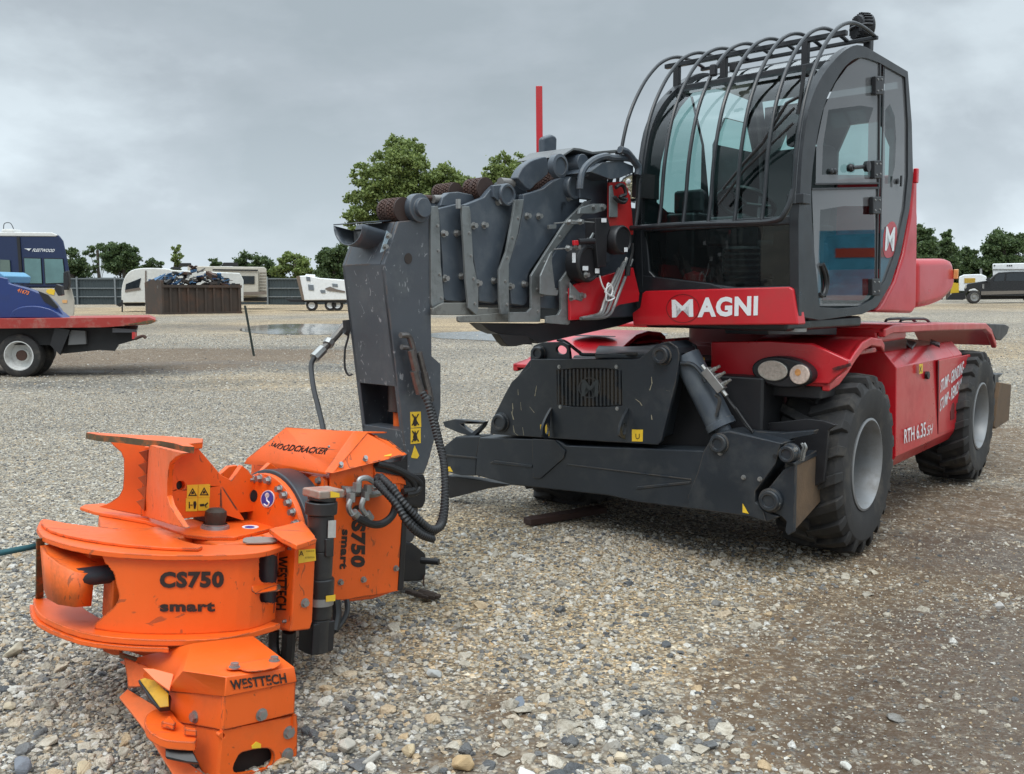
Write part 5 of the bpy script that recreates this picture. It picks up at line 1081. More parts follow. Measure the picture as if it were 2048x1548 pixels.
# cage over the windscreen
cg = [U.L(U.on(1, -.03, *p)) for p in z(V3,(868,948),(880,880),(900,650),(940,420),(1000,250),(1060,150),(1110,110),(1160,105),(1215,135),(1250,165))]
cga = [(q[0]-.0, q[2]) for q in cg]
cb_ = [-.03+(1.17+.03)*i/7 for i in range(8)]
cage0 = None
for i, bb in enumerate(cb_):
    b = MB(); pr = cga[1:] if i in (0,) else cga
    pr = [(a, zz-(.055 if k == 0 else 0)) for k, (a, zz) in enumerate(pr)]
    b.tube([U.P(a, bb, zz) for a, zz in pr], .0118, 10)
    o = b.build('cage_bar', M['frame'], th)
b = MB(); a0, z0 = cga[1]; b.tube([U.P(a0, -.03, z0+.02), U.P(cga[0][0], .0, z0-.10), U.P(cga[0][0], .10, cga[0][1]-.065), U.P(cga[0][0], .6, cga[0][1]-.055), U.P(cga[0][0], 1.16, cga[0][1]-.055), U.P(cga[0][0], 1.22, cga[0][1]+.0), U.P(cga[1][0], 1.22, cga[1][1]+.15), U.P(cga[2][0], 1.18, cga[2][1])], .016, 10); b.build('cage_bottom_rail', M['frame'], th)
for (k, dz, s1) in ((6, -.05, .018), (9, -.01, .014)):
    b = MB(); a0, z0 = cga[k]; b.obox(U.P(a0, .57, z0+dz), U.w*1.24, U.u*s1*2, U.n*s1*1.6); b.build('cage_roof_rail', M['frame'], th, .004)
for bb in (.2, .75, 1.1):
    b = MB(); b.fbox(U, cga[6][0]-.02, cga[6][0]+.02, bb-.02, bb+.02, 2.93, cga[6][1]-.05); b.build('cage_bracket', M['black'], th, .005)
b = MB(); q = U.on(1,.02,*z(V3,(905,908))[0]); b.obox(q, U.w*.10, U.u*.10, U.n*.055); o = b.build('cage_bracket', M['frame'], th, .005); 
# work lamp on the roof
def work_lamp(p, d, r, parent, rear=False):
    b = MB(); d = d.normalized(); b.lathe(p, d, [(r*.7,-.06),(r*.95,-.045),(r,-.02),(r,.02),(r*.92,.026),(.001,.026)], 28); x, y = frame_of(d)
    for i in range(24):
        t = i*math.pi/12; b.obox(p-d*.02+(x*math.cos(t)+y*math.sin(t))*r*.98, d*.055, (x*math.cos(t)+y*math.sin(t))*.02, (y*math.cos(t)-x*math.sin(t))*.005)
    for i in range(-4, 5):
        hh = math.sqrt(max(0, r*r*.7-(i*r*.18)**2)); b.obox(p-d*.065+x*i*r*.18, d*.02, x*.004, y*hh*2)
    o = b.build('work_lamp', M['black'], parent)
    b = MB(); b.lathe(p+d*.026, d, [(r*.86,0),(r*.86,.004),(.001,.004)], 24); ln = b.build('lens', mat('led_reflector',(0.42,.38,.26),.25,.6,var=.3,vs=80,bump=.6,bs=90), o)
    b = MB()
    for t in range(6): 
        c_ = p+d*.031+(x*math.cos(t*1.047)+y*math.sin(t*1.047))*r*.52; b.lathe(c_, d, [(r*.2,0),(r*.12,.004),(.001,.005)], 12)
    b.build('led', M['white'], ln)
    b = MB(); b.tube([p+x*r*1.02, p+x*r*1.05-d*.05, p-d*.09, p-x*r*1.05-d*.05, p-x*r*1.02], .008, 6); b.build('lamp_bracket', M['black'], o); return o
rl = U.on(1,.12,*z(V3,(1208,128))[0]); work_lamp(rl, (U.u*.75-U.w*.6), .085, th); 
b = MB(); b.obox(U.on(1,.12,*z(V3,(1222,195))[0]), U.n*.11, U.u*.06, U.w*.05); b.build('lamp_post', M['black'], th, .01)
work_lamp(U.on(1, 1.28, *z(V3,(150,855))[0]), (-U.u+U.w*-.35+Vector((0,0,.0))), .088, th)
b = MB(); b.obox(U.on(0,.05,*z(V3,(517,320))[0]), U.n*.07, U.w*.04, U.u*.04); b.obox(U.on(0,.25,*z(V3,(610,305))[0]), U.n*.06, U.w*.05, U.u*.04); b.build('beacon_mount', M['black'], th, .01)
# ---- red apron with the maker's name
ap = prismon(U,0,-.04,z(V3,(190,1335),(205,1324),(860,1305),(878,1316),(902,1478),(150,1483),(145,1424),(180,1400)),.10,'apron',M['red'],None,.010)
AS = lambda x, y: U.on(0, -.04, x, y)
text('M', AS, z(V3,(328,1443),(425,1440),(326,1365)), 'maker_lettering', M['decalw'], ap, bold=.018)
text('AGNI', AS, z(V3,(444,1439),(718,1430),(446,1359)), 'maker_lettering', M['decalw'], ap, bold=.045)
b = MB(); eo = ell(*z(V3,(378,1404))[0],33,28.5,40); ei = ell(*z(V3,(378,1404))[0],32.4,27.9,40); b.prism([p-U.u*.001 for p in U.pts(0,-.04,eo)], -U.u*.002, [[p-U.u*.001 for p in U.pts(0,-.04,ei)]]); b.build('emblem_outline', M['decalk'], ap)
b = MB(); b.fbox(U,.05,1.1,.10,1.1,1.39,1.46); b.build('cab_base', M['frame'], th, .02)
prismon(U,0,-.02,z(V3,(905,1300),(905,1440),(160,1330),(160,1250),(500,1290),(560,1310)),.04,'lower_front_panel',M['frame'],None,.006)
prismon(U,0,-.01,z(V3,(150,1010),(208,1010),(225,1235),(250,1260),(640,1310),(195,1330),(160,1320)),.05,'left_corner_post',M['frame'],None,.01)
# red rear body and hood
prismon(U,1,.03,z(V8,(712,-190),(748,-195),(746,240),(750,300),(745,760),(738,1200),(735,1300),(690,1360),(300,1345),(380,1240),(500,1010),(600,700),(670,300)),.9,'turret_side_panel',M['red'],None,.02)
hoodp = spl2(z(V8,(742,756),(900,757),(1090,757),(1140,780),(1165,850),(1175,960),(1168,1060),(1130,1140),(1030,1235),(900,1285),(740,1310)),2)
hd_ = prismon(U,1,.25,hoodp,1.3,'engine_hood',M['red'],None,.06)
b = MB(); q = U.on(1,-.02+.25,*z(V8,(1172,930))[0]); b.obox(q, U.n*.08, U.w*.04, U.u*.012); b.build('marker_light', M['amber'], hd_, .008)
b = MB(); b.obox(U.on(1,.0,*z(V3,(1438,800))[0]), U.n*.1, U.u*.04, U.w*.03); b.build('lock_bracket', M['red'], th, .008)

# ================================================================== BOOM
SB = [1.30, 1.245, 1.19, 1.135, 1.08, 1.03]
tbm = .030
def sect(b0, px, name, m_, d=tbm, parent=None, bevel=.004, holes=None): return prismon(U,1,b0,z(VB,*px),d,name,m_,parent,bevel,holes)
def far_copy(b0, px, wfull, name, m_, parent, d=tbm):
    b = MB(); P3 = [p+U.w*(wfull) for p in U.pts(1, b0, z(VB,*px))]; b.prism(P3, U.w*d); return b.build(name, m_, parent, .004)
WD = [.35, .46, .57, .68, .79]
D = [
 [(60,505),(200,470),(222,475),(240,600),(268,1150),(262,1180),(235,1195),(118,1185),(100,1160),(95,900),(75,650)],
 [(250,480),(330,450),(400,420),(440,370),(480,330),(520,325),(570,360),(605,425),(610,520),(520,880),(500,1000),(500,1180),(470,1205),(365,1190),(350,1060),(310,780),(290,530)],
 [(690,400),(770,380),(840,355),(910,300),(960,280),(1040,285),(1085,320),(1105,380),(1105,480),(1020,555),(860,790),(735,970),(722,1010),(720,1190),(695,1222),(605,1212),(590,1090),(575,920),(655,690),(685,520)],
 [(1105,250),(1150,235),(1230,250),(1310,262),(1322,550),(1322,900),(1180,960),(1035,1000),(960,1040),(950,1230),(930,1250),(815,1240),(815,1000),(1000,700),(1150,500),(1190,440),(1105,430)],
]
S = [
 [(5,487),(60,487),(72,600),(80,910),(103,1150),(103,1235),(92,1243),(22,1243),(8,1200)],
 [(235,490),(290,488),(300,530),(320,900),(357,1080),(357,1255),(340,1287),(285,1240),(262,1000)],
 [(628,440),(692,436),(680,520),(648,690),(582,915),(583,1275),(568,1287),(525,1285),(513,1190),(512,960),(565,820),(612,560)],
 [(1150,450),(1192,443),(1130,545),(1010,690),(975,740),(900,830),(862,930),(806,1004),(815,1050),(815,1330),(800,1341),(590,1343),(590,1270),(720,1268),(748,1240),(748,1000),(860,820),(1010,590)],
 [(1040,930),(1052,960),(1032,1045),(1033,1350),(1020,1363),(860,1350),(860,1300),(945,1290),(968,1250),(962,1040)],
]
sg = []
for i, px in enumerate(D):
    o = sect(SB[i], px, 'boom_collar_plate', M['charb'], .04, None, .006); sg.append(o)
    far_copy(SB[i], px, WD[i], 'boom_collar_plate', M['charb'], th)
for i, px in enumerate(S):
    sect(SB[min(i,4)]-.012 if i < 4 else 1.07, px, 'wear_strip', M['galv'], .016, None, .002)
# galvanised skirts along the bottom and box bodies of the telescoping sections
for b0, px in ((1.26,[(22,1243),(20,1290),(345,1290),(357,1255),(357,1200),(100,1200)]),(1.22,[(210,1300),(210,1335),(225,1345),(815,1341),(800,1270),(590,1270),(340,1290)]),(1.235,[(285,1240),(590,1240),(590,1287),(340,1290)])): sect(b0, px, 'bottom_skirt', mat('dirty_galv',(0.20,.20,.185),.6,.3,dirt=(.03,.027,.022),dirt_amt=.95,dirt_s=11), .02)
b = MB()
def az_of(px, py, b0): q = U.L(U.on(1, b0, *z(VB,(px,py))[0])); return q[0], q[2]
for i, (l, r, t, bt_) in enumerate(((0,260,520,1200),(80,520,560,1200),(300,740,470,1220),(600,1000,470,1240))):
    b0 = SB[0]+.045-.012*i; a0, zt_ = az_of(l, t, b0); a1, _ = az_of(r+260, t, b0); _, zb_ = az_of(r, bt_, b0)
    b.fbox(U, a0, a1+.3, b0, b0+.30+.02*i, zb_+.002*i, zt_+.004*i)
b.build('boom_section', M['charb'], th, .01)
b = MB(); a0, zt_ = az_of(1000, 420, 1.06); _, zb_ = az_of(1000, 1330, 1.06); b.fbox(U, a0+.1, 2.6, 1.19, 1.19+.60, zb_, zt_+.0); b.build('boom_base_section', M['charb'], th, .01)
sect(1.045, [(1033,1095),(1080,1060),(1500,940),(1545,1130),(1540,1190),(1400,1215),(1215,1318),(1035,1330)], 'boom_side_panel', M['red'], .02)
sect(1.035, [(1325,310),(1440,305),(1480,420),(1500,640),(1500,700),(1320,700)], 'boom_side_panel', M['red2'], .02)
sect(1.02, [(1325,340),(1345,330),(1360,420),(1385,440),(1385,570),(1325,570)], 'bracket_plate', M['galv'], .01)
sect(1.03, [(1110,500),(1200,470),(1290,470),(1290,520),(1210,545),(1100,545)], 'bracket_plate', M['galv'], .02)
sect(1.055, [(815,1000),(890,830),(905,820),(900,900),(925,1100),(950,1110),(940,1150),(860,1145),(815,1135)], 'bracket_plate', M['galv'], .012)
sect(1.04, [(1035,1050),(1060,1075),(1100,1120),(1150,1140),(1120,1190),(1035,1165)], 'bracket_plate', M['galv'], .012)
# dark under body, hook and pins below the boom
sect(1.30, [(375,1350),(870,1355),(1200,1320),(1500,1240),(1520,1330),(1400,1370),(900,1480),(800,1500),(700,1440),(510,1432),(430,1400)], 'boom_underside', M['char'], .10)
sect(1.20, [(505,1430),(720,1440),(760,1510),(700,1505),(640,1520),(580,1522),(545,1490)], 'tow_hook_plate', M['black'], .06)
sect(1.42, [(505,1430),(620,1440),(640,1505),(600,1522),(560,1500)], 'tow_hook_plate', M['black'], .06)
# boom top: pins, chain rollers, link arms
def pin(px, py, b0, r, L, parent=None, name='pivot_pin', m_='charb'):
    q = U.on(1, b0, *z(VB,(px,py))[0]); b = MB(); b.lathe(q+U.w*.02, -U.w, [(r*1.0,-.02),(r,.05),(r*.93,.058),(r*.72,.058),(r*.70,.045),(.001,.045)], 30); b.cyl(q, q+U.w*L, r*.6); b.build(name, M[m_], parent or th, .002)
pin(543,408,1.245,.064,.5); pin(1040,350,1.19,.075,.6)
sect(1.225, [(925,290),(990,283),(1070,300),(1085,380),(1040,430),(980,400),(940,350)], 'pin_boss', M['charb'], .02); sect(1.225+.0, [(470,335),(525,330),(590,400),(570,470),(520,460),(470,420)], 'pin_boss', M['charb'], .03)
p_ = U.on(1,1.30,*z(V2,(590,440))[0]); b = MB(); b.lathe(p_+U.w*.0, -U.w, [(.075,-.03),(.075,.02),(.05,.025),(.05,.05),(.001,.05)], 28); b.build('pivot_pin', M['charb'], th, .003)
def chain_roller(c, r, L, nm='chain_roller'):
    b = MB(); n = 22; k = int(L/.018)
    for j in range(k):
        for i in range(n):
            t = 2*math.pi*(i+.5*(j % 2))/n; d = U.u*math.cos(t)+U.n*math.sin(t); tv = U.n*math.cos(t)-U.u*math.sin(t)
            b.obox(c+U.w*(L*(j+.5)/k)+d*r, d*.014, tv*(2*r*math.pi/n*.78), U.w*.014)
    o = b.build(nm, M['rust'], th)
    b = MB(); b.cyl(c, c+U.w*L, r*.93, n=24)
    for f in (0, .5, 1): b.cyl(c+U.w*(L*f-.008), c+U.w*(L*f+.008), r*1.10, n=28)
    b.build('roller_drum', mat('rust_dark',(0.035,.018,.014),.7), o); return o
c0 = U.on(1, 1.33, *z(V2,(515,445))[0]); chain_roller(c0-U.n*.005, .060, .13)
chain_roller(U.on(1, 1.30, *z(V2,(925,348))[0]), .062, .11); chain_roller(U.on(1, 1.42, *z(V2,(775,362))[0]), .05, .13); chain_roller(U.on(1, 1.24, *z(V2,(1290,312))[0]), .06, .20)
for (p, r_) in (((640,392),.012),((700,395),.012)):
    pass
b = MB()
for (xa, ya, xb, yb, b0) in ((600,385,665,392,1.40),(665,395,705,398,1.40),(600,400,700,405,1.46)):
    q0 = U.on(1,b0,*z(V2,(xa,ya))[0]); q1 = U.on(1,b0,*z(V2,(xb,yb))[0]); b.cyl(q0, q1, .016, n=10)
b.build('chain_rod', M['rust'], th)
b = MB()
for (xa, ya, xb, yb, b0, r_) in ((665,395,740,395,1.38,.022),(1000,312,1060,318,1.28,.028),(1380,275,1400,285,1.24,.02)):
    q0 = U.on(1,b0,*z(V2,(xa,ya))[0]); q1 = U.on(1,b0,*z(V2,(xb,yb))[0]); b.cyl(q0, q1, r_, n=12)
b.build('chain_anchor', mat('cast_grey',(0.20,.19,.18),.5,.5), th)
prismon(U,1,1.34,z(V2,(700,430),(715,385),(745,362),(790,358),(930,385),(935,430)),.05,'top_link_plate',M['charb'],None,.006)
prismon(U,1,1.32,z(V2,(1060,370),(1065,310),(1080,290),(1105,320),(1130,350),(1140,375)),.03,'guide_plate',M['charb'],None,.005)
# big curved fork head of the lift cylinder at the rear top
fk = spl2(z(V2,(1085,290),(1110,240),(1150,205),(1190,190),(1230,182),(1240,210),(1240,270),(1180,320),(1150,350),(1120,330)),2)
prismon(U,1,1.22,fk,.06,'cylinder_fork',M['charb'],None,.01); prismon(U,1,1.42,fk,.06,'cylinder_fork',M['charb'],None,.01)
b = MB(); q0 = U.on(1,1.35,*z(V2,(1275,232))[0]); q1 = U.on(1,1.35,*z(V2,(1480,225))[0]); b.cyl(q0, q1, .085, n=28); b.cyl(q0-U.u*.02, q0+U.u*.03, .095, n=28); b.cyl(q0-U.w*.22, q0+U.w*.1, .055); b.build('boom_cylinder', M['charb'], th, .004)
b = MB(); q0 = U.on(1,1.12,*z(V2,(1275,232))[0]); b.lathe(q0, -U.w, [(.068,0),(.068,.04),(.05,.045),(.05,.035),(.001,.035)], 24); b.build('pivot_pin', M['charb'], th)
sect(1.0, [(1180,235),(1270,170),(1400,150),(1500,190),(1500,240),(1400,280),(1330,290),(1230,252)], 'hose_guard', M['charb'], .3)
sect(1.15, [(960,120),(1060,55),(1110,60),(1200,85),(1400,68),(1420,90),(1200,105),(1100,80),(1060,75),(985,122)], 'hose_cover', mat('grey_cover',(0.12,.125,.125),.5,dirt=(.03,.03,.03),dirt_amt=.7), .35)
b = MB(); b.tube(U.pts(1,1.0,z(VB,(1105,360),(1108,310),(1130,220),(1200,150),(1290,120),(1340,130),(1480,140),(1530,200))), .020, 8)
b.tube(U.pts(1,1.06,z(VB,(1150,260),(1200,180),(1300,140),(1420,150))), .014, 8); b.tube(U.pts(1,.98,z(VB,(1400,70),(1450,90),(1500,150),(1535,200),(1530,260))), .022, 8); b.build('hydraulic_pipe', M['charb'], th)
b = MB(); b.tube(U.pts(1,1.02,z(VB,(1380,100),(1440,75),(1480,120),(1520,160))), .016, 8); b.build('hydraulic_hose', M['hose'], th)
sect(1.02, [(1290,115),(1310,108),(1335,112),(1340,140),(1320,150),(1295,140)], 'pipe_clamp', mat('blue_clamp',(0.03,.07,.11),.4), .05)
b = MB(); b.fbox(U,-.2,.05,1.0,1.03,2.2,2.35); b.tube(U.pts(1,1.0,z(VB,(1370,350),(1400,330),(1430,345),(1440,400),(1400,420),(1440,440))), .012, 6); b.tube(U.pts(1,1.0,z(VB,(1360,420),(1390,450),(1430,460),(1450,430))), .012, 6); b.build('wiring_harness', M['hose'], th)
# bolts on the collars
for i, pts in enumerate((((100,690),(195,687),(110,1020),(230,1005)),((320,632),(398,628),(352,1055),(468,1038),(500,457)),((715,560),(800,562),(590,1078),(692,1062),(1022,428)),((1200,495),(1265,495),(823,1130),(912,1110)),((1118,1148),(1040,1162)))):
    for k, q in enumerate(pts):
        b0 = (SB[i] if i < 4 else 1.04)-(.002 if i < 3 else .0)+(0 if i != 3 else -.10 if k < 2 else 0.0)
        bolt(U,1,b0,*z(VB,q)[0],sg[min(i,3)],.015,sgn=-1,h=.022)
for i, pts in enumerate((((55,630),(60,815),(70,990),(83,1163)),((290,685),(302,852),(320,1020),(330,1205)),((650,575),(608,720),(570,868),(555,1040),(567,1212)),((1128,495),(1020,605),(958,712),(845,900),(790,1098),(795,1262)),((1030,992),(1012,1128)))):
    for q in pts: bolt(U,1,SB[i]-.012 if i<4 else 1.07,*z(VB,q)[0],th,.007,sgn=-1,h=.004,name='rivet')
b = MB()
for px, py in ((208,478),(680,440)): q = U.on(1,SB[1],*z(VB,(px,py))[0]); b.cyl(q-U.n*.02, q+U.n*.03, .015, n=6)
b.build('grease_nipple', M['zinc'], th)
# sensor cable drums
for (cx_, cy_, r, b0, dpt) in ((1160,912,.108,.97,.10),(1410,735,.086,.90,.09)):
    q = U.on(1,b0,*z(VB,(cx_+18,cy_))[0]); b = MB(); b.lathe(q, -U.w, [(r*.2,-dpt),(r*.98,-dpt),(r,-dpt*.9),(r,-dpt*.12),(r*.93,0),(r*.84,.002),(r*.82,-.008),(.001,-.008)], 36)
    dr = b.build('cable_drum', M['black'], th, .003)
    lab = (((1145,945),(20,16)),((1232,965),(15,18)),((1060,868),(12,36))) if b0 > .93 else (((1443,808),(12,16)),)
    for (lx, ly), (w_, h_) in lab:
        b = MB(); P3 = U.pts(1, b0-.004, z(VB,(lx-w_,ly-h_),(lx+w_,ly-h_),(lx+w_,ly+h_),(lx-w_,ly+h_))); b.prism(P3, -U.w*.002); b.build('drum_label', M['decalw'], dr)
sect(.95, [(1222,575),(1310,570),(1330,640),(1310,700),(1300,930),(1240,940),(1222,760)], 'drum_bracket', M['black'], .08)
sect(.94, [(1265,578),(1302,578),(1302,608),(1265,608)], 'drum_label', M['decalw'], .004)
b = MB(); b.tube(U.pts(1,.96,z(VB,(1210,608),(1110,600),(1020,605),(915,615))), .004, 5, smooth=False); b.tube(U.pts(1,.96,z(VB,(1075,790),(1015,798),(915,805))), .004, 5, smooth=False); b.build('sensor_cable', M['zinc'], th)
b = MB(); q0, q1 = U.pts(1,.95,z(VB,(1090,750),(1205,745))); b.cyl(q0, q1, .018, n=10); b.build('cable_guide', M['black'], th)
sect(.94, [(1065,740),(1095,738),(1100,775),(1068,778)], 'red_tab', M['red'], .02)
sect(.95, [(1170,740),(1205,680),(1215,690),(1185,755)], 'drum_bracket', M['galv'], .01)
for q in ((1080,605),(905,640),(920,830)): sect(1.03 if q[0]>1000 else 1.15, [(q[0]-25,q[1]-15),(q[0]+30,q[1]-18),(q[0]+28,q[1]+15),(q[0]-22,q[1]+18)], 'cable_anchor', M['galv'], .02)
for q in ((1022,605),(1105,603),(1015,798),(1080,790),(1165,745),(1148,995)): bolt(U,1,.965,*z(VB,q)[0],th,.014,h=.02)
# bright pipes running down the red panel, with the tied white cord
for k, (x0, y0, x1, y1) in enumerate(((1395,945,1290,1180),(1430,900,1300,1200),(1450,870,1320,1230),(1490,880,1350,1240))):
    b = MB(); b.tube(U.pts(1,1.0,z(VB,(x0,y0),((x0+x1)/2,(y0+y1)/2),(x1,y1),(x1-35,1275+k*6),(x1-100,1300+k*4),(1110,1315))), .0105, 8); b.build('hydraulic_pipe', M['zinc'], th)
b = MB(); b.tube(U.pts(1,.97,z(VB,(1250,1000),(1275,1080),(1330,1150),(1345,1090),(1310,1060),(1300,1180),(1360,1160),(1290,1120),(1330,1070),(1350,1120))), .005, 6); b.build('tie_cord', M['white'], th)
b = MB(); q0, q1 = U.pts(1,.99,z(VB,(1460,930),(1455,1000))); b.cyl(q0, q1, .018, n=10); b.tube(U.pts(1,.98,z(VB,(1495,760),(1490,840),(1465,930))), .008, 6); b.build('hose_fitting', M['hose'], th)

# ---- rear mirror behind the boom and the red upright
b = MB(); q = U.pts(1,1.5,z(V2,(1215,85),(1262,70),(1283,78),(1288,95),(1285,185),(1215,185))); b.prism(q, U.w*.05); b.build('mirror', M['charb'], th, .02)
mq0 = onY(1080, 400, 6.3); mq1 = onY(1078, 173, 6.3); b = MB(); b.obox((mq0+mq1)/2, mq1-mq0, Vector((.042,0,0)), Vector((0,.042,0))); b.build('red_upright', M['red'], th, .003)

# ================================================================== JIB HEAD
PB = 1.30
side = z(V2,(440,690),(490,508),(520,500),(640,490),(655,900),(660,1172))+[(881,725),(882,813),(872,864),(857,924),(846,950),(816,952),(812,905),(805,830),(800,800)]
jp = U.pts(1, PB, side)
wj = .35
q = U.L(U.on(1,PB,771,521)); q2 = U.L(U.on(1,PB,796,773)); q3 = U.L(U.on(1,PB,814,952)); q4 = U.L(U.on(1,PB,864,600)); q5 = U.L(U.on(1,PB,858,437)); q6 = U.L(U.on(1,PB,798,441))
A_ = lambda qq, b_: U.P(qq[0], b_, qq[2])
S1 = [U.L(U.on(1,PB,*p)) for p in ((768,528),(797,443),(858,437),(862,600),(864,712),(882,728),(882,815),(874,862),(857,925),(848,948),(816,950),(796,775))]
t_ = .03
# two side plates, a front plate with the opening and a back plate
jibp = [A_(s, PB) for s in S1]; b = MB(); b.prism(jibp, U.w*t_); jib = b.build('jib_side_plate', M['chars'], th, .006)
b = MB(); b.prism([A_(s, PB+wj-t_) for s in S1], U.w*t_); b.build('jib_side_plate', M['chars'], th, .006)
f0, f1, f2 = S1[0], S1[11], S1[10]
fv = Vector((f1[0]-f0[0], 0, f1[2]-f0[2])); 
def fpt(t, b_):  # down the front face: t=0 top, 1 at the opening's level
    return U.P(f0[0]+fv.x*t, b_, f0[2]+fv.z*t)
b = MB(); b.prism([fpt(0,PB+.002),fpt(0,PB+wj-.002),fpt(.995,PB+wj-.002),fpt(.995,PB+.002)], U.u*.03); b.build('jib_front_plate', M['chars'], jib, .004)
b = MB(); t0_, t1_ = 1.36, 1.62; b.prism([fpt(t0_,PB+.002),fpt(t0_,PB+wj-.002),fpt(t1_,PB+wj-.002),fpt(t1_,PB+.002)], U.u*.12); b.build('jib_lower_bar', M['chars'], jib, .004)
b = MB(); b.prism([fpt(.995,PB+wj-.002),fpt(.995,PB+wj-.03),fpt(1.4,PB+wj-.03),fpt(1.4,PB+wj-.002)], U.u*.15); b.build('jib_post', M['chars'], jib, .004)
b = MB(); bk = [S1[2], S1[3], S1[4]]; b.prism([U.P(S1[2][0],PB+.03,S1[2][2]),U.P(S1[2][0],PB+wj-.03,S1[2][2]),U.P(S1[8][0]-.0,PB+wj-.03,S1[8][2]),U.P(S1[8][0],PB+.03,S1[8][2])], -U.u*.02); b.build('jib_back_plate', M['char'], jib)
b = MB(); b.prism([A_(S1[0],PB+.03),A_(S1[1],PB+.03),A_(S1[1],PB+wj-.03),A_(S1[0],PB+wj-.03)], U.u*.02); b.build('jib_top_plate', M['chars'], jib)
b = MB(); pc = fpt(1.18, PB+wj*.45)+U.u*.12; b.cyl(pc-U.n*.02+U.n*.14, pc-U.n*.03, .055, n=20); b.cyl(pc-U.n*.03, pc-U.n*.035+U.n*.002, .06, n=20); b.build('rotator_sleeve', mat('brown_steel',(0.06,.04,.035),.5,dirt=(.02,.02,.02),dirt_amt=.5), jib)
b = MB(); b.cyl(pc-U.n*.04, pc-U.n*.16, .03); b.build('orange_shaft', M['orange_w'], jib)
prismon(U,1,PB-.003,ell(817,517,7.5,11,18),.012,'cross_hole',mat('hole_brown',(0.03,.022,.018),.6),jib)
for qq in (((0,1),(0,.3)),):
    pass
# stickers
JS = lambda x, y: U.on(1, PB, x, y)
for (x0,y0,x1,y1) in ((550,1457,602,1534),(550,1542,602,1548+72)):
    pass
decal(JS, [(820,824),(841,823),(842,854),(821,856)], 'sticker', M['yellow'], jib); decal(JS, [(821,857),(841,856),(841,886),(821,888)], 'sticker', M['yellow'], jib); decal(JS, [(822,915),(829,891),(838,911),(834,917),(825,916)], 'sticker', M['yellow'], jib)
text('X', lambda x,y: U.on(1,PB-.003,x,y), ((823,851),(839,850),(823,828)), 'sticker_mark', M['decalk'], jib); text('X', lambda x,y: U.on(1,PB-.003,x,y), ((823,884),(839,883),(823,861)), 'sticker_mark', M['decalk'], jib)
b = MB(); 
for cy_ in (841,871):
    P3 = U.pts(1,PB-.004,[(830,cy_-10),(833,cy_-3),(835,cy_+5),(832,cy_+11),(828,cy_+11),(826,cy_+3),(828,cy_-4)]); b.prism(P3, -U.w*.001)
b.build('sticker_figure', M['decalk'], jib)
# lamp hood on top of the jib
hb = MB(); hoodpts = []
for k in range(9):
    t = k/8; row = []
    for j in range(9):
        s_ = j/8; px = 683+(775-683)*s_; drop = 60*math.sin(math.pi*s_)
        x_ = px+(8*t if s_ > .5 else 8*t*.3); y_ = 440+4*s_+drop*(t)**1.0*0.0
        row.append(0)
zf = [onY(*p, 4.62) for p in ((683,447),(690,478),(708,500),(735,505),(760,500),(775,478),(782,462))]
zb2 = [U.on(1,PB+wj*.0,775,450), ]
front_rim = [U.on(1, PB+wj, 690, 440)]
# a half round scoop: rim towards the viewer, closing back onto the chamfer
cen = U.P(f0[0]+.01, PB+wj/2+.0, f0[2]+.115); rows = []
for k in range(6):
    t = k/5; ctr = cen+U.n*.085+U.u*(-.10+.20*t)+U.n*(-.035*t); r_ = .122*(1-.12*t); row = []
    for j in range(15):
        an = math.pi*(1+j/14); row.append(ctr+U.w*math.cos(an)*-r_*1.0+U.n*math.sin(an)*r_*.86)
    rows.append(row)
hb = MB(); hb.loft(rows); top0 = [rows[0][0], rows[0][-1], rows[-1][-1], rows[-1][0]]
hb.add([rows[0][0]+U.n*.003, rows[0][-1]+U.n*.003, rows[-1][-1]+U.n*.06, rows[-1][0]+U.n*.06], [[0,1,2,3]])
ho = hb.build('lamp_hood', M['charb'], jib, angle=50); md = ho.modifiers.new('s','SOLIDIFY'); md.thickness = .006
b = MB(); b.obox(cen+U.n*.03+U.u*.0, U.w*.12, U.u*.05, U.n*.075); lampb = b.build('work_lamp', M['black'], jib, .01)
b = MB(); b.obox(cen+U.n*.03-U.u*.026, U.w*.09, U.u*.004, U.n*.05); b.build('lens', mat('lens_grey',(0.12,.12,.12),.15,.4,var=.6,vs=50), lampb)
b = MB(); tq = U.pts(1,PB-.004,z(V2,(435,552),(455,570),(420,655),(402,662))); b.prism(tq, U.w*.006); br_ = b.build('hood_bracket', M['tin'], jib, .001)
for q_ in z(V2,(441,578),(425,632)): bolt(U,1,PB-.006,*q_,br_,.011,h=.014)
# lower link and rear plate behind the cover
b = MB(); b.prism(U.pts(1,PB+.08,[(814,950),(850,948),(853,960),(853,1002),(846,1018),(815,1012)]), U.w*.2); b.build('link_plate', M['black'], th, .015)
b = MB(); b.prism(U.pts(1,PB+.10,[(800,1012),(838,1012),(838,1060),(826,1085),(800,1090)]), U.w*.2); b.build('link_plate', mat('link_grey',(0.05,.05,.055),.4), th, .015)
prismon(U,1,PB-.02,[(805,1085),(826,1086),(853,1108),(853,1150),(847,1162),(805,1164)],.22,'coupler_lock',M['black'],None,.012)
b = MB(); q0 = U.on(1,PB-.06,842,1121); q1 = onY(878,1124,(q0.y)-.03); b.cyl(q0, q1, .017, n=14); b.build('lock_pin', M['black'], th, .003)
b = MB(); b.tube([U.on(1,PB-.03,848,1150), U.on(1,PB-.03,847,1168), U.on(1,PB-.03,849,1172)], .004, 5); b.build('safety_wire', M['rust'], th)
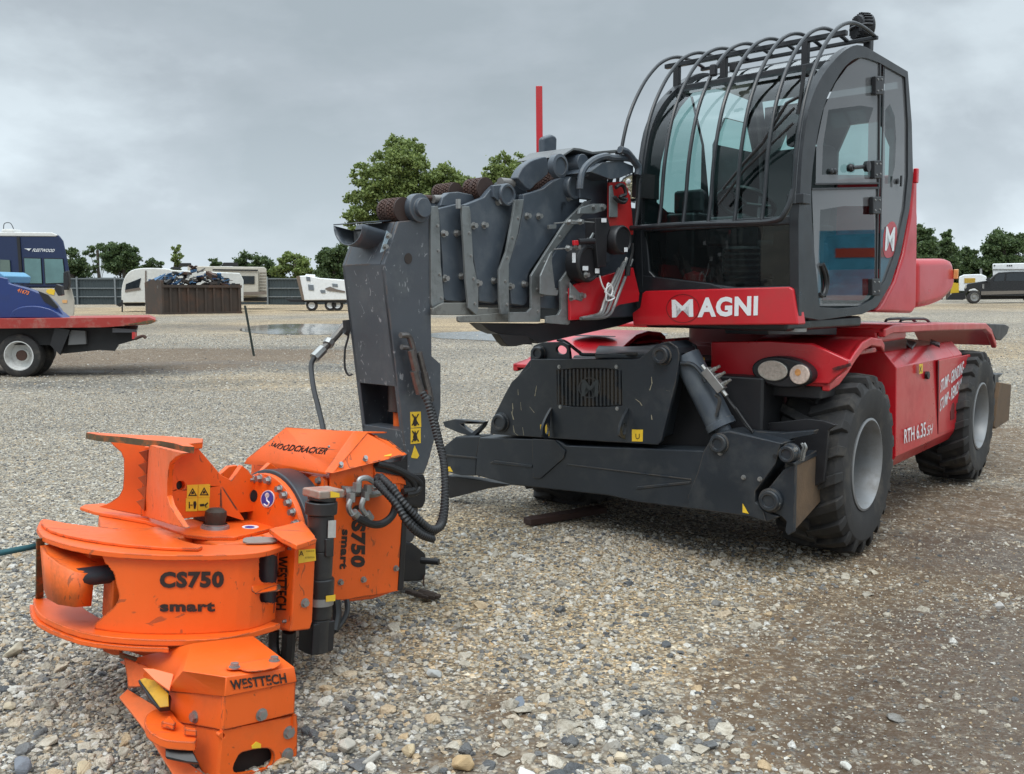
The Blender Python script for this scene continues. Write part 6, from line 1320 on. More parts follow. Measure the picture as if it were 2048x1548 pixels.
# ---- hoses on the jib: fittings, ribbed hoses looping to the felling head
def Q(b0, *p): return U.pts(1, b0, list(p))
b = MB(); b.tube(Q(PB-.05,(801,671),(815,671),(822,683),(829,710)), .016, 8); b.tube(Q(PB-.04,(803,694),(818,696),(828,708)), .014, 8)
for (x0,y0,x1,y1,r_) in ((822,700,832,742,.022),(828,742,835,770,.024),(838,770,843,784,.02),(838,704,848,745,.016),(848,745,855,775,.02),(855,775,860,803,.022),(833,760,840,786,.026)):
    q0, q1 = Q(PB-.06,(x0,y0),(x1,y1)); b.cyl(q0, q1, r_, n=8)
b.build('quick_coupler', mat('coupler_steel',(0.15,.14,.135),.4,.7,var=.4,vs=40), jib)
# ================================================================== FELLING HEAD
OT = onY(661, 947, 4.15); T = Fr(43, OT, 5.5)
fh = thing('felling_head', 'orange tree felling grapple with curved arm and blade, hanging from the boom onto the gravel', 'felling head', (OT.x-.5, OT.y-.5, 0))
OR, OW = M['orange'], M['orange_w']
def pt(k, v, px, d, name, m_, parent=None, bevel=0.004, holes=None, label=None):
    pl = T.pts(k, v, px); b = MB(); b.prism(pl, T.ax(k)*d, [T.pts(k, v, h) for h in holes] if holes else None); return b.build(name, m_, parent or fh, bevel, label=label)
# ---- rear housing: body box, text face, folded cover
hb_ = MB(); hb_.fbox(T, .01, .43, .004, .66, -.58, -.02); hous = hb_.build('rear_housing', OR, fh, .01)
pt(1,-.004,[(661,947),(748,922),(748,965),(775,960),(808,956),(808,985),(798,1182),(677,1202),(661,1195)],.012,'housing_side_plate',OR,hous,.004)
b = MB(); lowp = [T.P(.06,.10,-.58),T.P(.40,.10,-.585),T.P(.35,.5,-.64),T.P(.1,.5,-.64)]; b.prism(T.pts(1,.02,[(680,1200),(790,1182),(745,1198),(700,1203)]), T.w*.5); b.build('housing_belly', OR, hous)
# cover: explicit corners (front left, ridge, right shoulder)
vA = T.P(-.05,.70,-.02); 
c1 = T.on(0,-.03,*z(V1,(1055,205))[0]); c1b = T.on(0,-.03,*z(V1,(1042,228))[0]); c2 = T.on(0,-.035,*z(V1,(1385,266))[0]); c2b = T.on(0,-.03,*z(V1,(1398,275))[0])
r1 = T.on(2,.175,*z(V1,(1218,77))[0]); r2 = T.on(2,.175,*z(V1,(1505,95))[0]); r3 = T.on(2,.172,*z(V1,(1560,100))[0])
e1 = T.on(1,-.03,*z(V1,(1412,272))[0]); e2 = T.on(1,-.03,*z(V1,(1728,192))[0]); e3 = T.on(1,.06,*z(V1,(1724,178))[0]); e4 = T.on(1,.22,*z(V1,(1655,132))[0])
b = MB()
vs_ = [c1, c2, r2, r1, e1, e2, e4, r3, c1b, c2b]
bk1 = r1+T.u*.28-T.n*.02; bk2 = r3+T.u*.12
vs_ += [bk1, bk2]
b.add(vs_, [[0,1,2,3],[1,4,5,6,7,2],[3,2,7,11,10],[0,8,9,1]])
cov = b.build('housing_cover', OR, hous, .0, angle=10); md = cov.modifiers.new('s','SOLIDIFY'); md.thickness = .006; md.offset = -1; bv = cov.modifiers.new('b','BEVEL'); bv.width = .006; bv.segments = 2
covn = (r2-r1).cross(c2-c1).normalized()
def covsurf(p0, n):
    def f(x, y):
        r = ray(x, y); return EYEV+r*((p0-EYEV).dot(n)/r.dot(n))
    return f
n1_ = (c2-c1).cross(r1-c1).normalized(); fs1 = covsurf(c1, n1_)
text('WOODCRACKER', fs1, z(V1,(1145,165),(1385,188),(1157,140)), 'maker_lettering', M['decalk'], cov, bold=.05, shear=.35, erase=11, keep=.5, lift=.009)
n2_v = (e2-e1).cross(r2-e1).normalized(); fs2 = covsurf(e1, n2_v)
decal(fs2, z(V1,(1622,172),(1640,170),(1668,182),(1662,196),(1635,198),(1628,190)), 'sticker', M['yellow'], cov)
text('A', fs2, z(V1,(1634,186),(1658,190),(1640,174)), 'sticker_mark', M['decalk'], cov)
def bolt_at(f, n, px, py, parent, r=.012, h=.012, m_=None):
    p = f(px, py); n = n if n.dot(EYEV-p) > 0 else -n; b = MB(); b.cyl(p-n*.002, p+n*.004, r*1.4, n=16); b.cyl(p+n*.004, p+n*(.004+h), r, n=6); b.build('bolt', m_ or M['zinc'], parent)
for q in z(V1,(1446,234),(1550,207)): bolt_at(fs2, n2_v, *q, cov, .011)
for q in z(V1,(1150,150),(1247,182),(1168,132),(1400,156)): bolt_at(fs1, n1_, *q, cov, .004, .002)
HS = lambda x, y: T.on(1, -.004, x, y)
for q in ((515,1050),(373,1066),(716,980)): bolt(T,1,-.004,*z(V7,q)[0],hous,.011)
# CS750 / smart, running down the side face
def vtext(s, surf, top, bot, right_x_top, m_, parent, **k):
    # text turned a quarter clockwise: baseline runs down the left side
    return text(s, surf, (top, bot, right_x_top), k.pop('name', 'model_lettering'), m_, parent, **k)
vtext('CS750', HS, z(V7,(452,585))[0], z(V7,(445,972))[0], z(V7,(528,590))[0], M['decalk'], hous, bold=.06, erase=None)
vtext('smart', HS, z(V7,(388,738))[0], z(V7,(372,985))[0], z(V7,(432,740))[0], M['decalk'], hous, bold=.05)
b = MB(); b.prism(T.pts(1,.05,z(V1,(1690,235),(1722,290),(1722,330),(1705,770),(1718,765),(1735,330),(1735,180))), T.w*.5); b.build('back_plate', M['black'], hous, .004)
b = MB(); b.fbox(T,.43,.46,-.01,.60,-.58,-.08); b.build('back_plate', M['black'], hous, .003)
pt(1,-.012,z(V1,(1590,232),(1600,262),(1660,275),(1705,285),(1725,300),(1728,320),(1700,312),(1600,320)),.01,'hose_opening_lip',OR,hous,.002)
pt(1,-.0135,z(V1,(1596,232),(1700,218),(1725,215),(1728,290),(1700,280),(1640,268),(1598,262)),.004,'hose_opening',M['black'],hous,.0)
# ---- slewing ring and front flange
RA = -.15; rc_ = T.on(0, RA, 538, 1088); Rr = .335
b = MB(); b.lathe(rc_+T.u*.10, -T.u, [(Rr,0),(Rr,.11),(Rr*.96,.115),(.001,.115)], 60); b.build('slew_ring', M['char'], fh, .006)
fl = MB(); fa_ = -.19
fc = T.L(rc_); 
def circ(a, r, n=48, t0=0, t1=2*math.pi): return [T.P(a, fc[1]+r*math.cos(t0+(t1-t0)*i/n), fc[2]+r*math.sin(t0+(t1-t0)*i/n)) for i in range(n+1)]
fl.prism(circ(fa_, Rr*.95)[:-1], T.u*.04); flo = fl.build('ring_flange', OR, fh, .005)
for q in ((578,975),(588,992),(598,1013),(506,944),(521,944),(539,954),(567,960),(616,1034)): 
    L_ = T.L(T.on(0, fa_, *q)); dy, dz = L_[1]-fc[1], L_[2]-fc[2]; rr_ = math.hypot(dy, dz); k_ = min(1.0, Rr*.88/rr_)
    p = T.P(fa_, fc[1]+dy*k_, fc[2]+dz*k_); b = MB(); b.cyl(p, p-T.u*.006, .019, n=16); b.cyl(p-T.u*.006, p-T.u*.024, .014, n=6); b.build('bolt', M['zinc'], flo)
pt(0,-.02,z(V1,(1320,278),(1370,283),(1380,300),(1380,330),(1340,325),(1300,300)),.02,'mount_tab',OR,hous,.004); bolt(T,0,-.02,*z(V1,(1357,300))[0],hous,.013)
# ---- bracket plate between the ring and the blade plates (stickers on it)
BB = .30
brk = pt(1,BB,z(V1,(720,215),(735,195),(765,178),(785,130),(815,128),(940,275),(985,300),(1030,235),(1060,260),(1085,300),(1120,255),(1150,225),(1200,262),(1260,330),(1295,400),(1300,455),(1180,440),(1080,430),(760,465),(735,420),(715,350)),.03,'bracket_plate',OR,None,.004,holes=[ell(*z(V1,(769,322))[0],8.5,9.5,18), ell(*z(V1,(1079,366))[0],7,12,18,5)])
pt(1,BB+.22,z(V1,(935,275),(975,240),(1010,235),(1020,285),(1100,340),(1200,430),(960,440)),.03,'bracket_plate',OR,None,.004)
b = MB(); b.fbox(T,-.40,-.20,BB+.031,BB+.22,-.24,-.15); b.build('bracket_shade_box', mat('shaded_inside',(0.05,.015,.008),.8), fh)  # dark box between the plates, shade of the gap put into its colour
pt(1,BB+.025,ell(*z(V1,(772,320))[0],11,12,18),.02,'bore_shade_disc',M['black'],brk,0)  # black disc behind the hole, paints the shade of its depth
BS = lambda x, y: T.on(1, BB, x, y)
for (x0, y0, x1, y1) in ((795,318,841,374),(843,316,893,372),(790,375,840,431),(842,373,890,428)): decal(BS, z(V1,(x0,y0+1),(x1,y0-1),(x1-2,y1-1),(x0-1,y1)), 'sticker', M['yellow'], brk)
def tri_mark(S, cx, cy, r):
    b = MB(); o3 = [S(*p) for p in z(V1,(cx,cy-r),(cx+r,cy+r*.8),(cx-r,cy+r*.8))]; i3 = [S(*p) for p in z(V1,(cx,cy-r*.62),(cx+r*.66,cy+r*.58),(cx-r*.66,cy+r*.58))]
    n = -T.w*.003; b.prism([p+n for p in o3], -T.w*.001, [[p+n for p in i3]]); b.prism([S(*p)+n for p in z(V1,(cx-3,cy-r*.2),(cx+3,cy-r*.25),(cx+r*.3,cy+r*.3),(cx-r*.35,cy+r*.45))], -T.w*.001); return b.build('warning_mark', M['decalk'], brk)
tri_mark(BS, 818, 350, 19); tri_mark(BS, 867, 347, 19)
b = MB(); n = -T.w*.003
for pg in (((822,388),(832,388),(834,400),(830,420),(824,420),(821,400)),((802,390),(806,390),(806,418),(802,418)),((808,402),(818,402),(818,406),(808,406)),((848,400),(866,398),(868,408),(850,410)),((868,402),(882,392),(884,396),(872,410),(884,412),(872,414))): b.prism([BS(*p)+n for p in z(V1,*pg)], -T.w*.001)
b.build('sticker_figure', M['decalk'], brk)
FBS = lambda x, y: T.on(0, fa_, x, y)
pt(0,fa_-.002,ell(*z(V1,(1079,366))[0],7,12,18,5),.004,'bolt_hole',M['black'],flo,0)
eb = decal(FBS, ell(*z(V1,(1140,378))[0],13.5,17.5,28,8), 'round_sticker', M['decalw'], brk); b = MB(); b.prism([FBS(*p)-T.u*.003 for p in ell(*z(V1,(1140,378))[0],12,15.8,28,8)], -T.u*.001); b.build('sticker_field', M['blue_st'], eb)
b = MB(); b.tube([FBS(*p)-T.u*.006 for p in z(V1,(1140,372),(1141,385),(1150,395),(1142,408),(1128,400))], .0035, 6); b.prism([FBS(*p)-T.u*.005 for p in ell(*z(V1,(1140,362))[0],4.5,5.2,16)], -T.w*.001); b.build('hook_mark', M['decalw'], eb)
b = MB(); rb = T.pts(1, BB-.001, z(V1,(930,325),(945,320),(975,400),(1035,468),(960,440),(935,380))); b.prism(rb, -T.w*.012); 
gx = T.pts(1, BB, z(V1,(935,322),(935,440))); gd = T.on(2, -.235, *z(V1,(1032,470))[0]); b2 = MB(); b2.prism([gx[0], gx[1], gd], T.u*.012); b2.build('gusset', OR, brk, .002)
# base plate under it
bp1 = z(V1,(340,412),(360,402),(440,396),(620,440),(760,470),(950,440),(1180,430),(1295,458),(1130,510),(1000,540),(880,540),(790,530),(720,505),(620,470),(400,432))
bsp = pt(2,-.245,bp1,-.016,'base_plate',OR,None,.004)
q = T.on(2,-.243,*z(V1,(915,500))[0]); b = MB(); b.lathe(q-T.n*.01, T.n, [(.062,0),(.058,.02),(.050,.022),(.050,.028)], 28); b.build('washer', M['zinc'], bsp); b = MB(); b.lathe(q, T.n, [(.042,.01),(.042,.035),(.046,.05),(.044,.07),(.03,.082),(.001,.084)], 10); b.build('pivot_nut', mat('dirty_nut',(0.06,.05,.04),.7,.4,var=.5,vs=40), bsp)
for q_ in ((1167,474),(1240,457)): bolt(T,2,-.245,*z(V1,q_)[0],bsp,.011,sgn=1)
decal(lambda x,y: T.on(2,-.245,x,y), ell(*z(V1,(1065,499))[0],17,3.6,20), 'oval_sticker', M['decalw'], bsp); 
b = MB(); b.prism([T.on(2,-.242,*p) for p in ell(*z(V1,(1062,498))[0],10,2,16)], T.n*.001); b.build('sticker_field', M['blue_st'], bsp)
# ---- blade carrier: upright concave wall with teeth, top plate with worn edge
wallA = [(0,0)]
def wall(px, k, v, d, nm, m_=OR, par_=None, bev=.003): return pt(k, v, px, d, nm, m_, par_, bev)
# left wing (plane facing front) and right wing, meeting on the toothed ridge
RI = T.on(2, -.24, *z(VT,(1225,985))[0]); ra, rb_, rcz = T.L(RI)
Ft = Fr(43-33, RI, 0)   # left wing swings away from the ridge
def ptF(F, k, v, px, d, name, m_, parent=None, bevel=0.004, holes=None):
    pl = F.pts(k, v, px); b = MB(); b.prism(pl, F.ax(k)*d, [F.pts(k, v, h) for h in holes] if holes else None); return b.build(name, m_, parent or fh, bevel)
lw_ = z(VT,(850,205),(905,265),(980,330),(1010,400),(1010,560),(1000,700),(960,780),(860,850),(750,890),(960,935),(1225,985),(1270,260))
wing = ptF(Ft, 0, 0.0, lw_, .02, 'blade_wall', OR, None, .003)
Fw = Fr(62, RI, 0)
rw_ = z(VT,(1270,255),(1630,340),(1540,380),(1480,440),(1465,520),(1455,650),(1455,780),(1480,870),(1560,1000),(1635,1110),(1400,1045),(1225,990))
ptF(Fw, 0, 0.0, rw_, .02, 'blade_wall', OR, None, .003)
b = MB()
for (y0, xr) in ((330,1250),(460,1245),(590,1240),(710,1235),(835,1225)):
    P3 = Ft.pts(0,-.055,z(VT,(xr-88,y0),(xr+5,y0-25),(xr-5,y0+100),(xr-35,y0+60))); b.prism(P3, Ft.u*.054)
b.build('saw_tooth', mat('tooth_shade_orange',(0.35,.07,.015),.6,var=.5,vs=30), wing, .001)  # darker orange, the shadow lines of the teeth put into their colour
b = MB(); b.obox((Ft.on(0,-.01,*z(VT,(1265,270))[0])+RI)/2, (Ft.on(0,-.01,*z(VT,(1265,270))[0])-RI), Ft.w*.03, Ft.u*.02); b.build('tooth_bar', OR, wing, .004)
# top plate
tpz = T.L(T.on(1,BB-.05,*z(VT,(1700,215))[0]))[2]
tq = [T.on(2, tpz, *p) for p in z(VT,(630,120),(800,120),(960,148),(1040,140),(1330,160),(1500,190),(1705,208),(1735,255),(1735,275),(1640,262),(1530,232),(1430,215),(1280,195),(1000,168),(640,140))]
tpo = MB(); edge_px = z(VT,(628,125),(760,150),(1000,168),(1250,200),(1400,212),(1520,232),(1620,262),(1738,270))
frontE = [T.on(2, tpz, *p) for p in edge_px]
rear = [frontE[-1]+T.u*.03+T.w*.10, frontE[-2]+T.u*.14+T.w*.10, frontE[4]+T.u*.22+T.w*.06, frontE[3]+T.u*.24, frontE[2]+T.u*.18-T.w*.0, frontE[1]+T.u*.10, frontE[0]+T.u*.03]
tpo.prism(frontE+rear, -T.n*.028); tpl = tpo.build('top_blade_plate', OR, None and fh or fh, .004)
b = MB(); ed = [p-T.n*.001 for p in frontE]; b.loft([[p-T.n*.0005-T.u*.0015-T.w*.0008 for p in ed], [p-T.n*.027-T.u*.0015-T.w*.0008 for p in ed]]); b.build('worn_edge', M['steel_worn'], tpl)
# underlying second base tongue + spacer
ptF(T,2,-.262,z(V1,(420,445),(520,452),(700,480),(740,520),(560,512),(425,495)),-.05,'spacer_block',OW,bsp,.004)
# ---- the curved gripping arm
c_t = T.L(onY(423,1112,3.4))[2]; c_b = c_t-.30
topO = z(V1,(152,505),(158,478),(180,466)); 
front_top = z(V1,(156,500),(175,528),(200,545),(300,575),(450,600),(650,615),(900,617),(1100,606),(1215,576))
back_top = z(V1,(1180,555),(1030,572),(840,570),(700,530),(560,515),(400,495),(280,480),(190,463),(168,475))
FT = [T.on(2, c_t, *p) for p in spl2(front_top,3)]; BT = [T.on(2, c_t, *p) for p in spl2(back_top,3)]
b = MB(); b.prism(FT+BT, -T.n*.022); arm = b.build('gripper_arm', OR, fh, .004)
FTl = [T.L(p) for p in FT]
# upper lip plate laid on the flange
b = MB(); P3 = [T.on(2, c_t+.013, *p) for p in spl2(z(V1,(185,462),(175,480),(215,510),(300,535),(450,560),(640,580),(845,588),(842,570),(740,562),(700,545),(600,525),(400,500),(280,482)),2)]; b.prism(P3, -T.n*.012); b.build('lip_plate', OR, arm, .003)
# the rolled wall: follows the flange's front edge a few cm in
ctrA = sum((Vector((q[0], q[1], 0)) for q in FTl), Vector())/len(FTl); ctrA += Vector((.25, .35, 0))
def inset(q, d): v = Vector((q[0], q[1], 0)); return v+(ctrA-v).normalized()*d
wl = [inset(q, .035) for q in FTl]
def seg_hit(px, py, pts2):
    r = ray(px, py); best = None
    ro = T.L(EYEV); rd = (r.dot(T.u), r.dot(T.w), r.dot(T.n))
    for i in range(len(pts2)-1):
        a_, b_ = pts2[i], pts2[i+1]; ex, ey = b_.x-a_.x, b_.y-a_.y; det = rd[0]*(-ey)+rd[1]*ex
        if abs(det) < 1e-9: continue
        dx, dy = a_.x-ro[0], a_.y-ro[1]; t = (dx*(-ey)+dy*ex)/det; s_ = (rd[0]*dy-rd[1]*dx)/det
        if -.02 <= s_ <= 1.02 and t > 0 and (best is None or t < best): best = t
    if best is None: best = (T.L(T.on(2, (c_t+c_b)/2, px, py))[0]-ro[0])/rd[0]
    return EYEV+r*best
WSF = lambda x, y: seg_hit(x, y, wl)
# wall as columns; its left end is cut to the curved outline, with the oval slot at the right
def colpx(x): return x
n0 = 70; top_line = T; colsT = []; colsB = []
P0 = []; 
import bisect
def wall_rows(i0, i1, cfun0, cfun1, nsub=10):
    rows = []
    for j in range(nsub+1):
        row = []
        for i in range(i0, i1+1):
            c0_, c1_ = cfun0(i), cfun1(i); cc = c0_+(c1_-c0_)*j/nsub; row.append(T.P(wl[i].x, wl[i].y, cc))
        rows.append(row)
    return rows
# find wall index range by picture column of its left, curved end
def px_of(p):
    d = p-EYEV; cz = d.y*CO-d.z*SI; cy_ = d.y*SI+d.z*CO; return 1024+FPX*d.x/cz, 774-FPX*cy_/cz
wl_f = []
for i in range(len(wl)-1):
    for k in range(4): wl_f.append(wl[i].lerp(wl[i+1], k/4))
wl_f.append(wl[-1]); wl = wl_f
# outline of the wall's left end: goes right, narrow at mid height
zc_ = [(432,605),(450,640),(485,690),(505,740),(508,790),(490,830),(450,872),(410,908)]
edge3 = [WSF(*p) for p in z(V1,*zc_)]
def s_of(p):
    L_ = T.L(p); return min(range(len(wl)), key=lambda i: (wl[i].x-L_[0])**2+(wl[i].y-L_[1])**2)
rows = []; NS = 64; NC = 170
ed = spline([Vector((s_of(p), 0, T.L(p)[2])) for p in edge3], 6)
slot = None
for j in range(NS+1):
    cc = (c_t-.02)+(c_b-(c_t-.02))*j/NS
    e_ = min(ed, key=lambda q: abs(q.z-cc)).x; row = []
    for i in range(NC+1):
        s_ = e_+(len(wl)-1-e_)*i/NC; k = int(min(s_, len(wl)-2)); w_ = wl[k].lerp(wl[k+1], s_-k); row.append((w_, cc, T.P(w_.x, w_.y, cc)))
    rows.append(row)
b = MB(); verts = [r_[2] for row in rows for r_ in row]; fs = []
slot_c = [z(V1,(1140,675))[0], z(V1,(1140,795))[0]]
for j in range(NS):
    for i in range(NC):
        cpt = (rows[j][i][2]+rows[j+1][i+1][2])/2; px, py = px_of(cpt); x1_, y1_ = (px-V1[0])*V1[2], (py-V1[1])*V1[2]
        if ((x1_-1136)/40)**4+((y1_-674)/62)**4 < 1: continue
        if ((x1_-1138)/38)**4+((y1_-795)/26)**4 < 1: continue
        o = j*(NC+1)+i; fs.append([o, o+1, o+NC+2, o+NC+1])
b.add(verts, fs); wlo = b.build('arm_wall', OR, arm, angle=60); md = wlo.modifiers.new('s','SOLIDIFY'); md.thickness = .014; md.offset = 0
text('CS750', WSF, z(V1,(678,752),(952,750),(680,692)), 'model_lettering', M['decalk'], arm, bold=.055, lift=.012)
text('smart', WSF, z(V1,(680,855),(915,855),(680,815)), 'model_lettering', M['decalk'], arm, bold=.05, erase=5, keep=.9, lift=.012)
b = MB(); b.prism([WSF(*p)-T.w*.003 for p in ell(*z(V1,(815,783))[0],7,4,16)], -T.w*.001); b.build('worn_spot', OW, arm)
# pin bar seen through the slots + small cross tab
b = MB(); q0, q1 = T.on(1, T.L(WSF(*z(V1,(1145,640))[0]))[1]+.05, *z(V1,(1140,600))[0]), None
L_ = T.L(q0); b.cyl(q0+T.n*.0, T.P(L_[0], L_[1], c_b+.03), .042, n=24); b.build('arm_pin', M['char'], arm)
b = MB(); t3 = [WSF(*p)-T.w*.012+T.u*-.004 for p in z(V1,(1070,745),(1190,738),(1195,755),(1185,768),(1085,778),(1068,768))]; b.prism(t3, T.w*.04); b.build('cross_tab', OR, arm, .004)
# grey worn washer plate on the top right of the flange
pt(2,c_t+.004,spl2(z(V1,(1032,560),(1045,550),(1100,546),(1165,550),(1178,560),(1160,568),(1050,571)),2,True),.008,'wear_pad',mat('worn_pad',(0.28,.26,.23),.5,.4),arm,.002)
# bottom flange
front_bot = z(V1,(142,800),(150,840),(195,885),(350,945),(550,972),(800,978),(1000,962),(1195,908))
FB = [T.on(2, c_b, *p) for p in spl2(front_bot,3)]
bi = [T.P(*inset(T.L(p), .17).xy, c_b) for p in FB]
b = MB(); b.prism(FB+bi[::-1], -T.n*.024); b.build('lower_flange', OR, arm, .004)
bi2 = [T.P(*inset(T.L(p), -.012).xy, c_b-.026) for p in FB[:int(len(FB)*.72)]]; b = MB(); b.prism(bi2+[T.P(*inset(T.L(p), .13).xy, c_b-.026) for p in FB[:int(len(FB)*.72)]][::-1], -T.n*.018); b.build('lip_plate', OR, arm, .003)
# left end: outer rim bar, inner curved scoop
l0 = T.on(2,c_t-.01,*z(V1,(172,545))[0]); l1 = T.on(2,c_b,*z(V1,(168,800))[0]); b = MB(); b.obox((l0+l1)/2, l1-l0, T.w*.012, T.u*.03); b.build('end_bar', M['steel_worn'], arm, .002)
scT = z(V1,(185,575),(205,612),(260,655),(330,690),(392,692)); scB = z(V1,(200,760),(215,800),(260,825),(320,835),(378,832))
depth_s = T.L(T.on(2,c_t-.03,*z(V1,(200,600))[0]))
topc = [T.on(2, c_t-.035-.06*i/4, *p) for i, p in enumerate(scT)]; botc = []
rowsS = []
for i in range(5):
    tp = topc[i]; L_ = T.L(tp); px, py = scB[i]; bt3 = T.on(1, L_[1], px, py); rowsS.append((tp, bt3))
b = MB(); b.loft([[r_[0] for r_ in rowsS], [r_[1] for r_ in rowsS]]); so2 = b.build('scoop_wall', OW, arm, angle=60); md = so2.modifiers.new('s','SOLIDIFY'); md.thickness = .012
b = MB(); ex = [T.on(2, T.L(topc[4])[2], *p) for p in z(V1,(395,670),(350,615),(300,590))]
b.poly([r_[0] for r_ in rowsS]+[topc[4]+T.u*.14+T.w*.06, topc[2]+T.u*.16+T.w*.10, topc[0]+T.u*.10+T.w*.04]); b.build('scoop_floor', OW, arm)
# inner dark mechanisms glimpsed through the arm
b = MB(); b.fbox(T,-.95,-.50,.02,.10,c_t-.28,c_t-.05); b.build('inner_jaw', OW, arm, .01)
b = MB(); qd = T.on(1,.05,*z(V1,(440,700))[0]); b.cyl(qd-T.u*.1, qd+T.u*.3, .035, n=16); b.build('inner_rod', M['char'], arm)
# second, hidden part of the head between the flanges: main body behind the arm
b = MB(); b.fbox(T,-.55,-.20,-.02,.42,-.60,-.26); b.build('main_body', OW, fh, .015)
b = MB(); b.fbox(T,-.98,-.55,.16,.40,c_t-.10,c_t-.02); b.build('blade_tongue', OW, fh, .01)
# ---- side box with WESTTECH
WB = -.30
wx = T.L(T.on(1, WB, *z(V1,(1260,560))[0]))
wf = z(V1,(1258,575),(1345,545),(1345,575),(1330,900),(1320,935),(1230,945),(1240,900)); 
wb_ = pt(1,WB,wf,.25,'side_box',OR,None,.008)
pt(0,wx[0]-.001,z(V1,(1262,560),(1256,572),(1228,942),(1130,925),(1160,870),(1175,600),(1215,575),(1145,508),(1170,498)),.10,'side_box_face',OR,wb_,.003)
b = MB(); tpp = [T.on(2, wx[2]+.03, *p) for p in z(V1,(1145,505),(1290,470),(1340,535),(1345,548),(1262,575),(1200,545))]; b.prism(tpp, -T.n*.02); b.build('side_box_top', OR, wb_, .004)
WFS = lambda x, y: T.on(0, wx[0]-.002, x, y)
WS1 = lambda x, y: T.on(1, WB, x, y)
text('WESTTECH', WFS, z(V1,(1178,620),(1172,850),(1222,622)), 'maker_lettering', M['decalk'], wb_, bold=.03)
decal(WS1, z(V1,(1270,595),(1340,590),(1343,640),(1268,652)), 'sticker', M['yellow'], wb_)
text('A', lambda x,y: T.on(1,WB-.003,x,y), z(V1,(1272,622),(1292,620),(1273,600)), 'sticker_mark', M['decalk'], wb_); text('ATTENTION', lambda x,y: T.on(1,WB-.003,x,y), z(V1,(1298,632),(1338,630),(1298,625)), 'sticker_mark', M['decalk'], wb_); text('WARNING', lambda x,y: T.on(1,WB-.003,x,y), z(V1,(1302,604),(1338,602),(1302,598)), 'sticker_mark', M['decalk'], wb_)
bolt(T,1,WB,*z(V1,(1296,820))[0],wb_,.014); bolt(T,0,wx[0],*z(V1,(1237,588))[0],wb_,.006); bolt(T,0,wx[0],*z(V1,(1216,898))[0],wb_,.006)
# ---- black cylinder standing beside
cyx, cyb = T.L(onY(645,1000,3.86))[0], T.L(onY(645,1000,3.86))[1]
def cpt(px, py): return T.on(1, cyb, px, py)
b = MB(); segs = [((645,988),(643,1002),.058),((643,1002),(642,1028),.066),((642,1028),(641,1100),.054),((641,1100),(638,1165),.052),((639,1155),(637,1200),.062),((637,1200),(635,1235),.058),((635,1235),(632,1302),.055)]
for (p, q_, r_) in segs: b.cyl(cpt(*p), cpt(*q_), r_, n=28)
CY = mat('cylinder_black',(0.020,.020,.021),.35,var=.4,vs=8,dirt=(.06,.058,.05),dirt_amt=.5,dirt_s=9)
cyo = b.build('hydraulic_cylinder', CY, fh, .006)
b = MB(); b.obox(cpt(647,985), T.n*.035, T.w*.12, T.u*.13); b.build('cylinder_head', mat('worn_block',(0.30,.24,.2),.5,.3,var=.5,vs=15,dirt=(.4,.07,.02),dirt_amt=.9,dirt_s=9), cyo, .008)
b = MB(); b.cyl(cpt(637,1192), cpt(636,1207), .064, n=28); b.build('clamp_band', M['zinc'], cyo)
b = MB(); b.obox(cpt(633,1270), T.n*-.13, T.w*.10, T.u*.11); b.build('cylinder_foot', M['black'], cyo, .006)
decal(lambda x,y: T.on(1,cyb-.062,x,y), z(V7,(312,502),(366,515),(368,540),(312,542)), 'sticker', M['yellow'], cyo); decal(lambda x,y: T.on(1,cyb-.064,x,y), z(V7,(283,1152),(342,1143),(340,1182),(283,1188)), 'sticker', M['yellow'], cyo)
decal(lambda x,y: T.on(1,cyb-.060,x,y), z(V7,(298,685),(345,682),(343,790),(295,792)), 'type_plate', mat('plate_grey',(0.5,.5,.48),.4,.3,var=.2,vs=60), cyo)
pt(1,cyb-.062,z(V7,(285,800),(335,790),(335,910),(285,912)),.02,'cylinder_port',CY,cyo,.005)
# ---- hoses and fittings at the housing
FS = lambda d, *p: [T.on(1, -d, *q_) for q_ in z(V7, *p)]
b = MB(); b.tube(FS(.03,(395,505),(470,500),(560,520),(640,500)), .020, 8); mp = FS(.03,(385,470),(480,478),(600,490),(630,510),(560,530),(400,545)); b.prism(mp, T.w*.012)
b.tube(FS(.06,(485,470),(495,430),(540,422),(580,445),(605,460)), .013, 8); b.tube(FS(.09,(440,555),(425,600),(440,640),(475,660)), .013, 8); b.tube(FS(.10,(520,545),(505,600),(530,645),(550,670)), .013, 8)
for q_ in FS(.06,(478,478),(545,490),(440,540),(530,530)): b.cyl(q_-T.n*.02, q_+T.n*.02, .022, n=6)
for (p, e_) in (((455,635),(495,675)),((535,640),(560,675))): q0, q1 = FS(.10,p,e_); b.cyl(q0, q1, .02, n=12)
fit = b.build('hose_fitting', M['zinc'], hous)
b = MB(); b.tube(FS(.11,(480,670),(560,705),(630,705),(690,660),(715,590),(700,520),(650,440),(600,415)), .018, 10); b.build('hydraulic_hose', M['hose'], hous)
b = MB(); b.tube(FS(.02,(600,330),(680,350),(760,385),(840,430),(870,470),(840,510),(780,520)), .017, 10); b.tube(FS(.02,(650,340),(740,375),(820,440),(830,490),(760,505)), .015, 10); b.build('hydraulic_hose', M['hose'], hous)
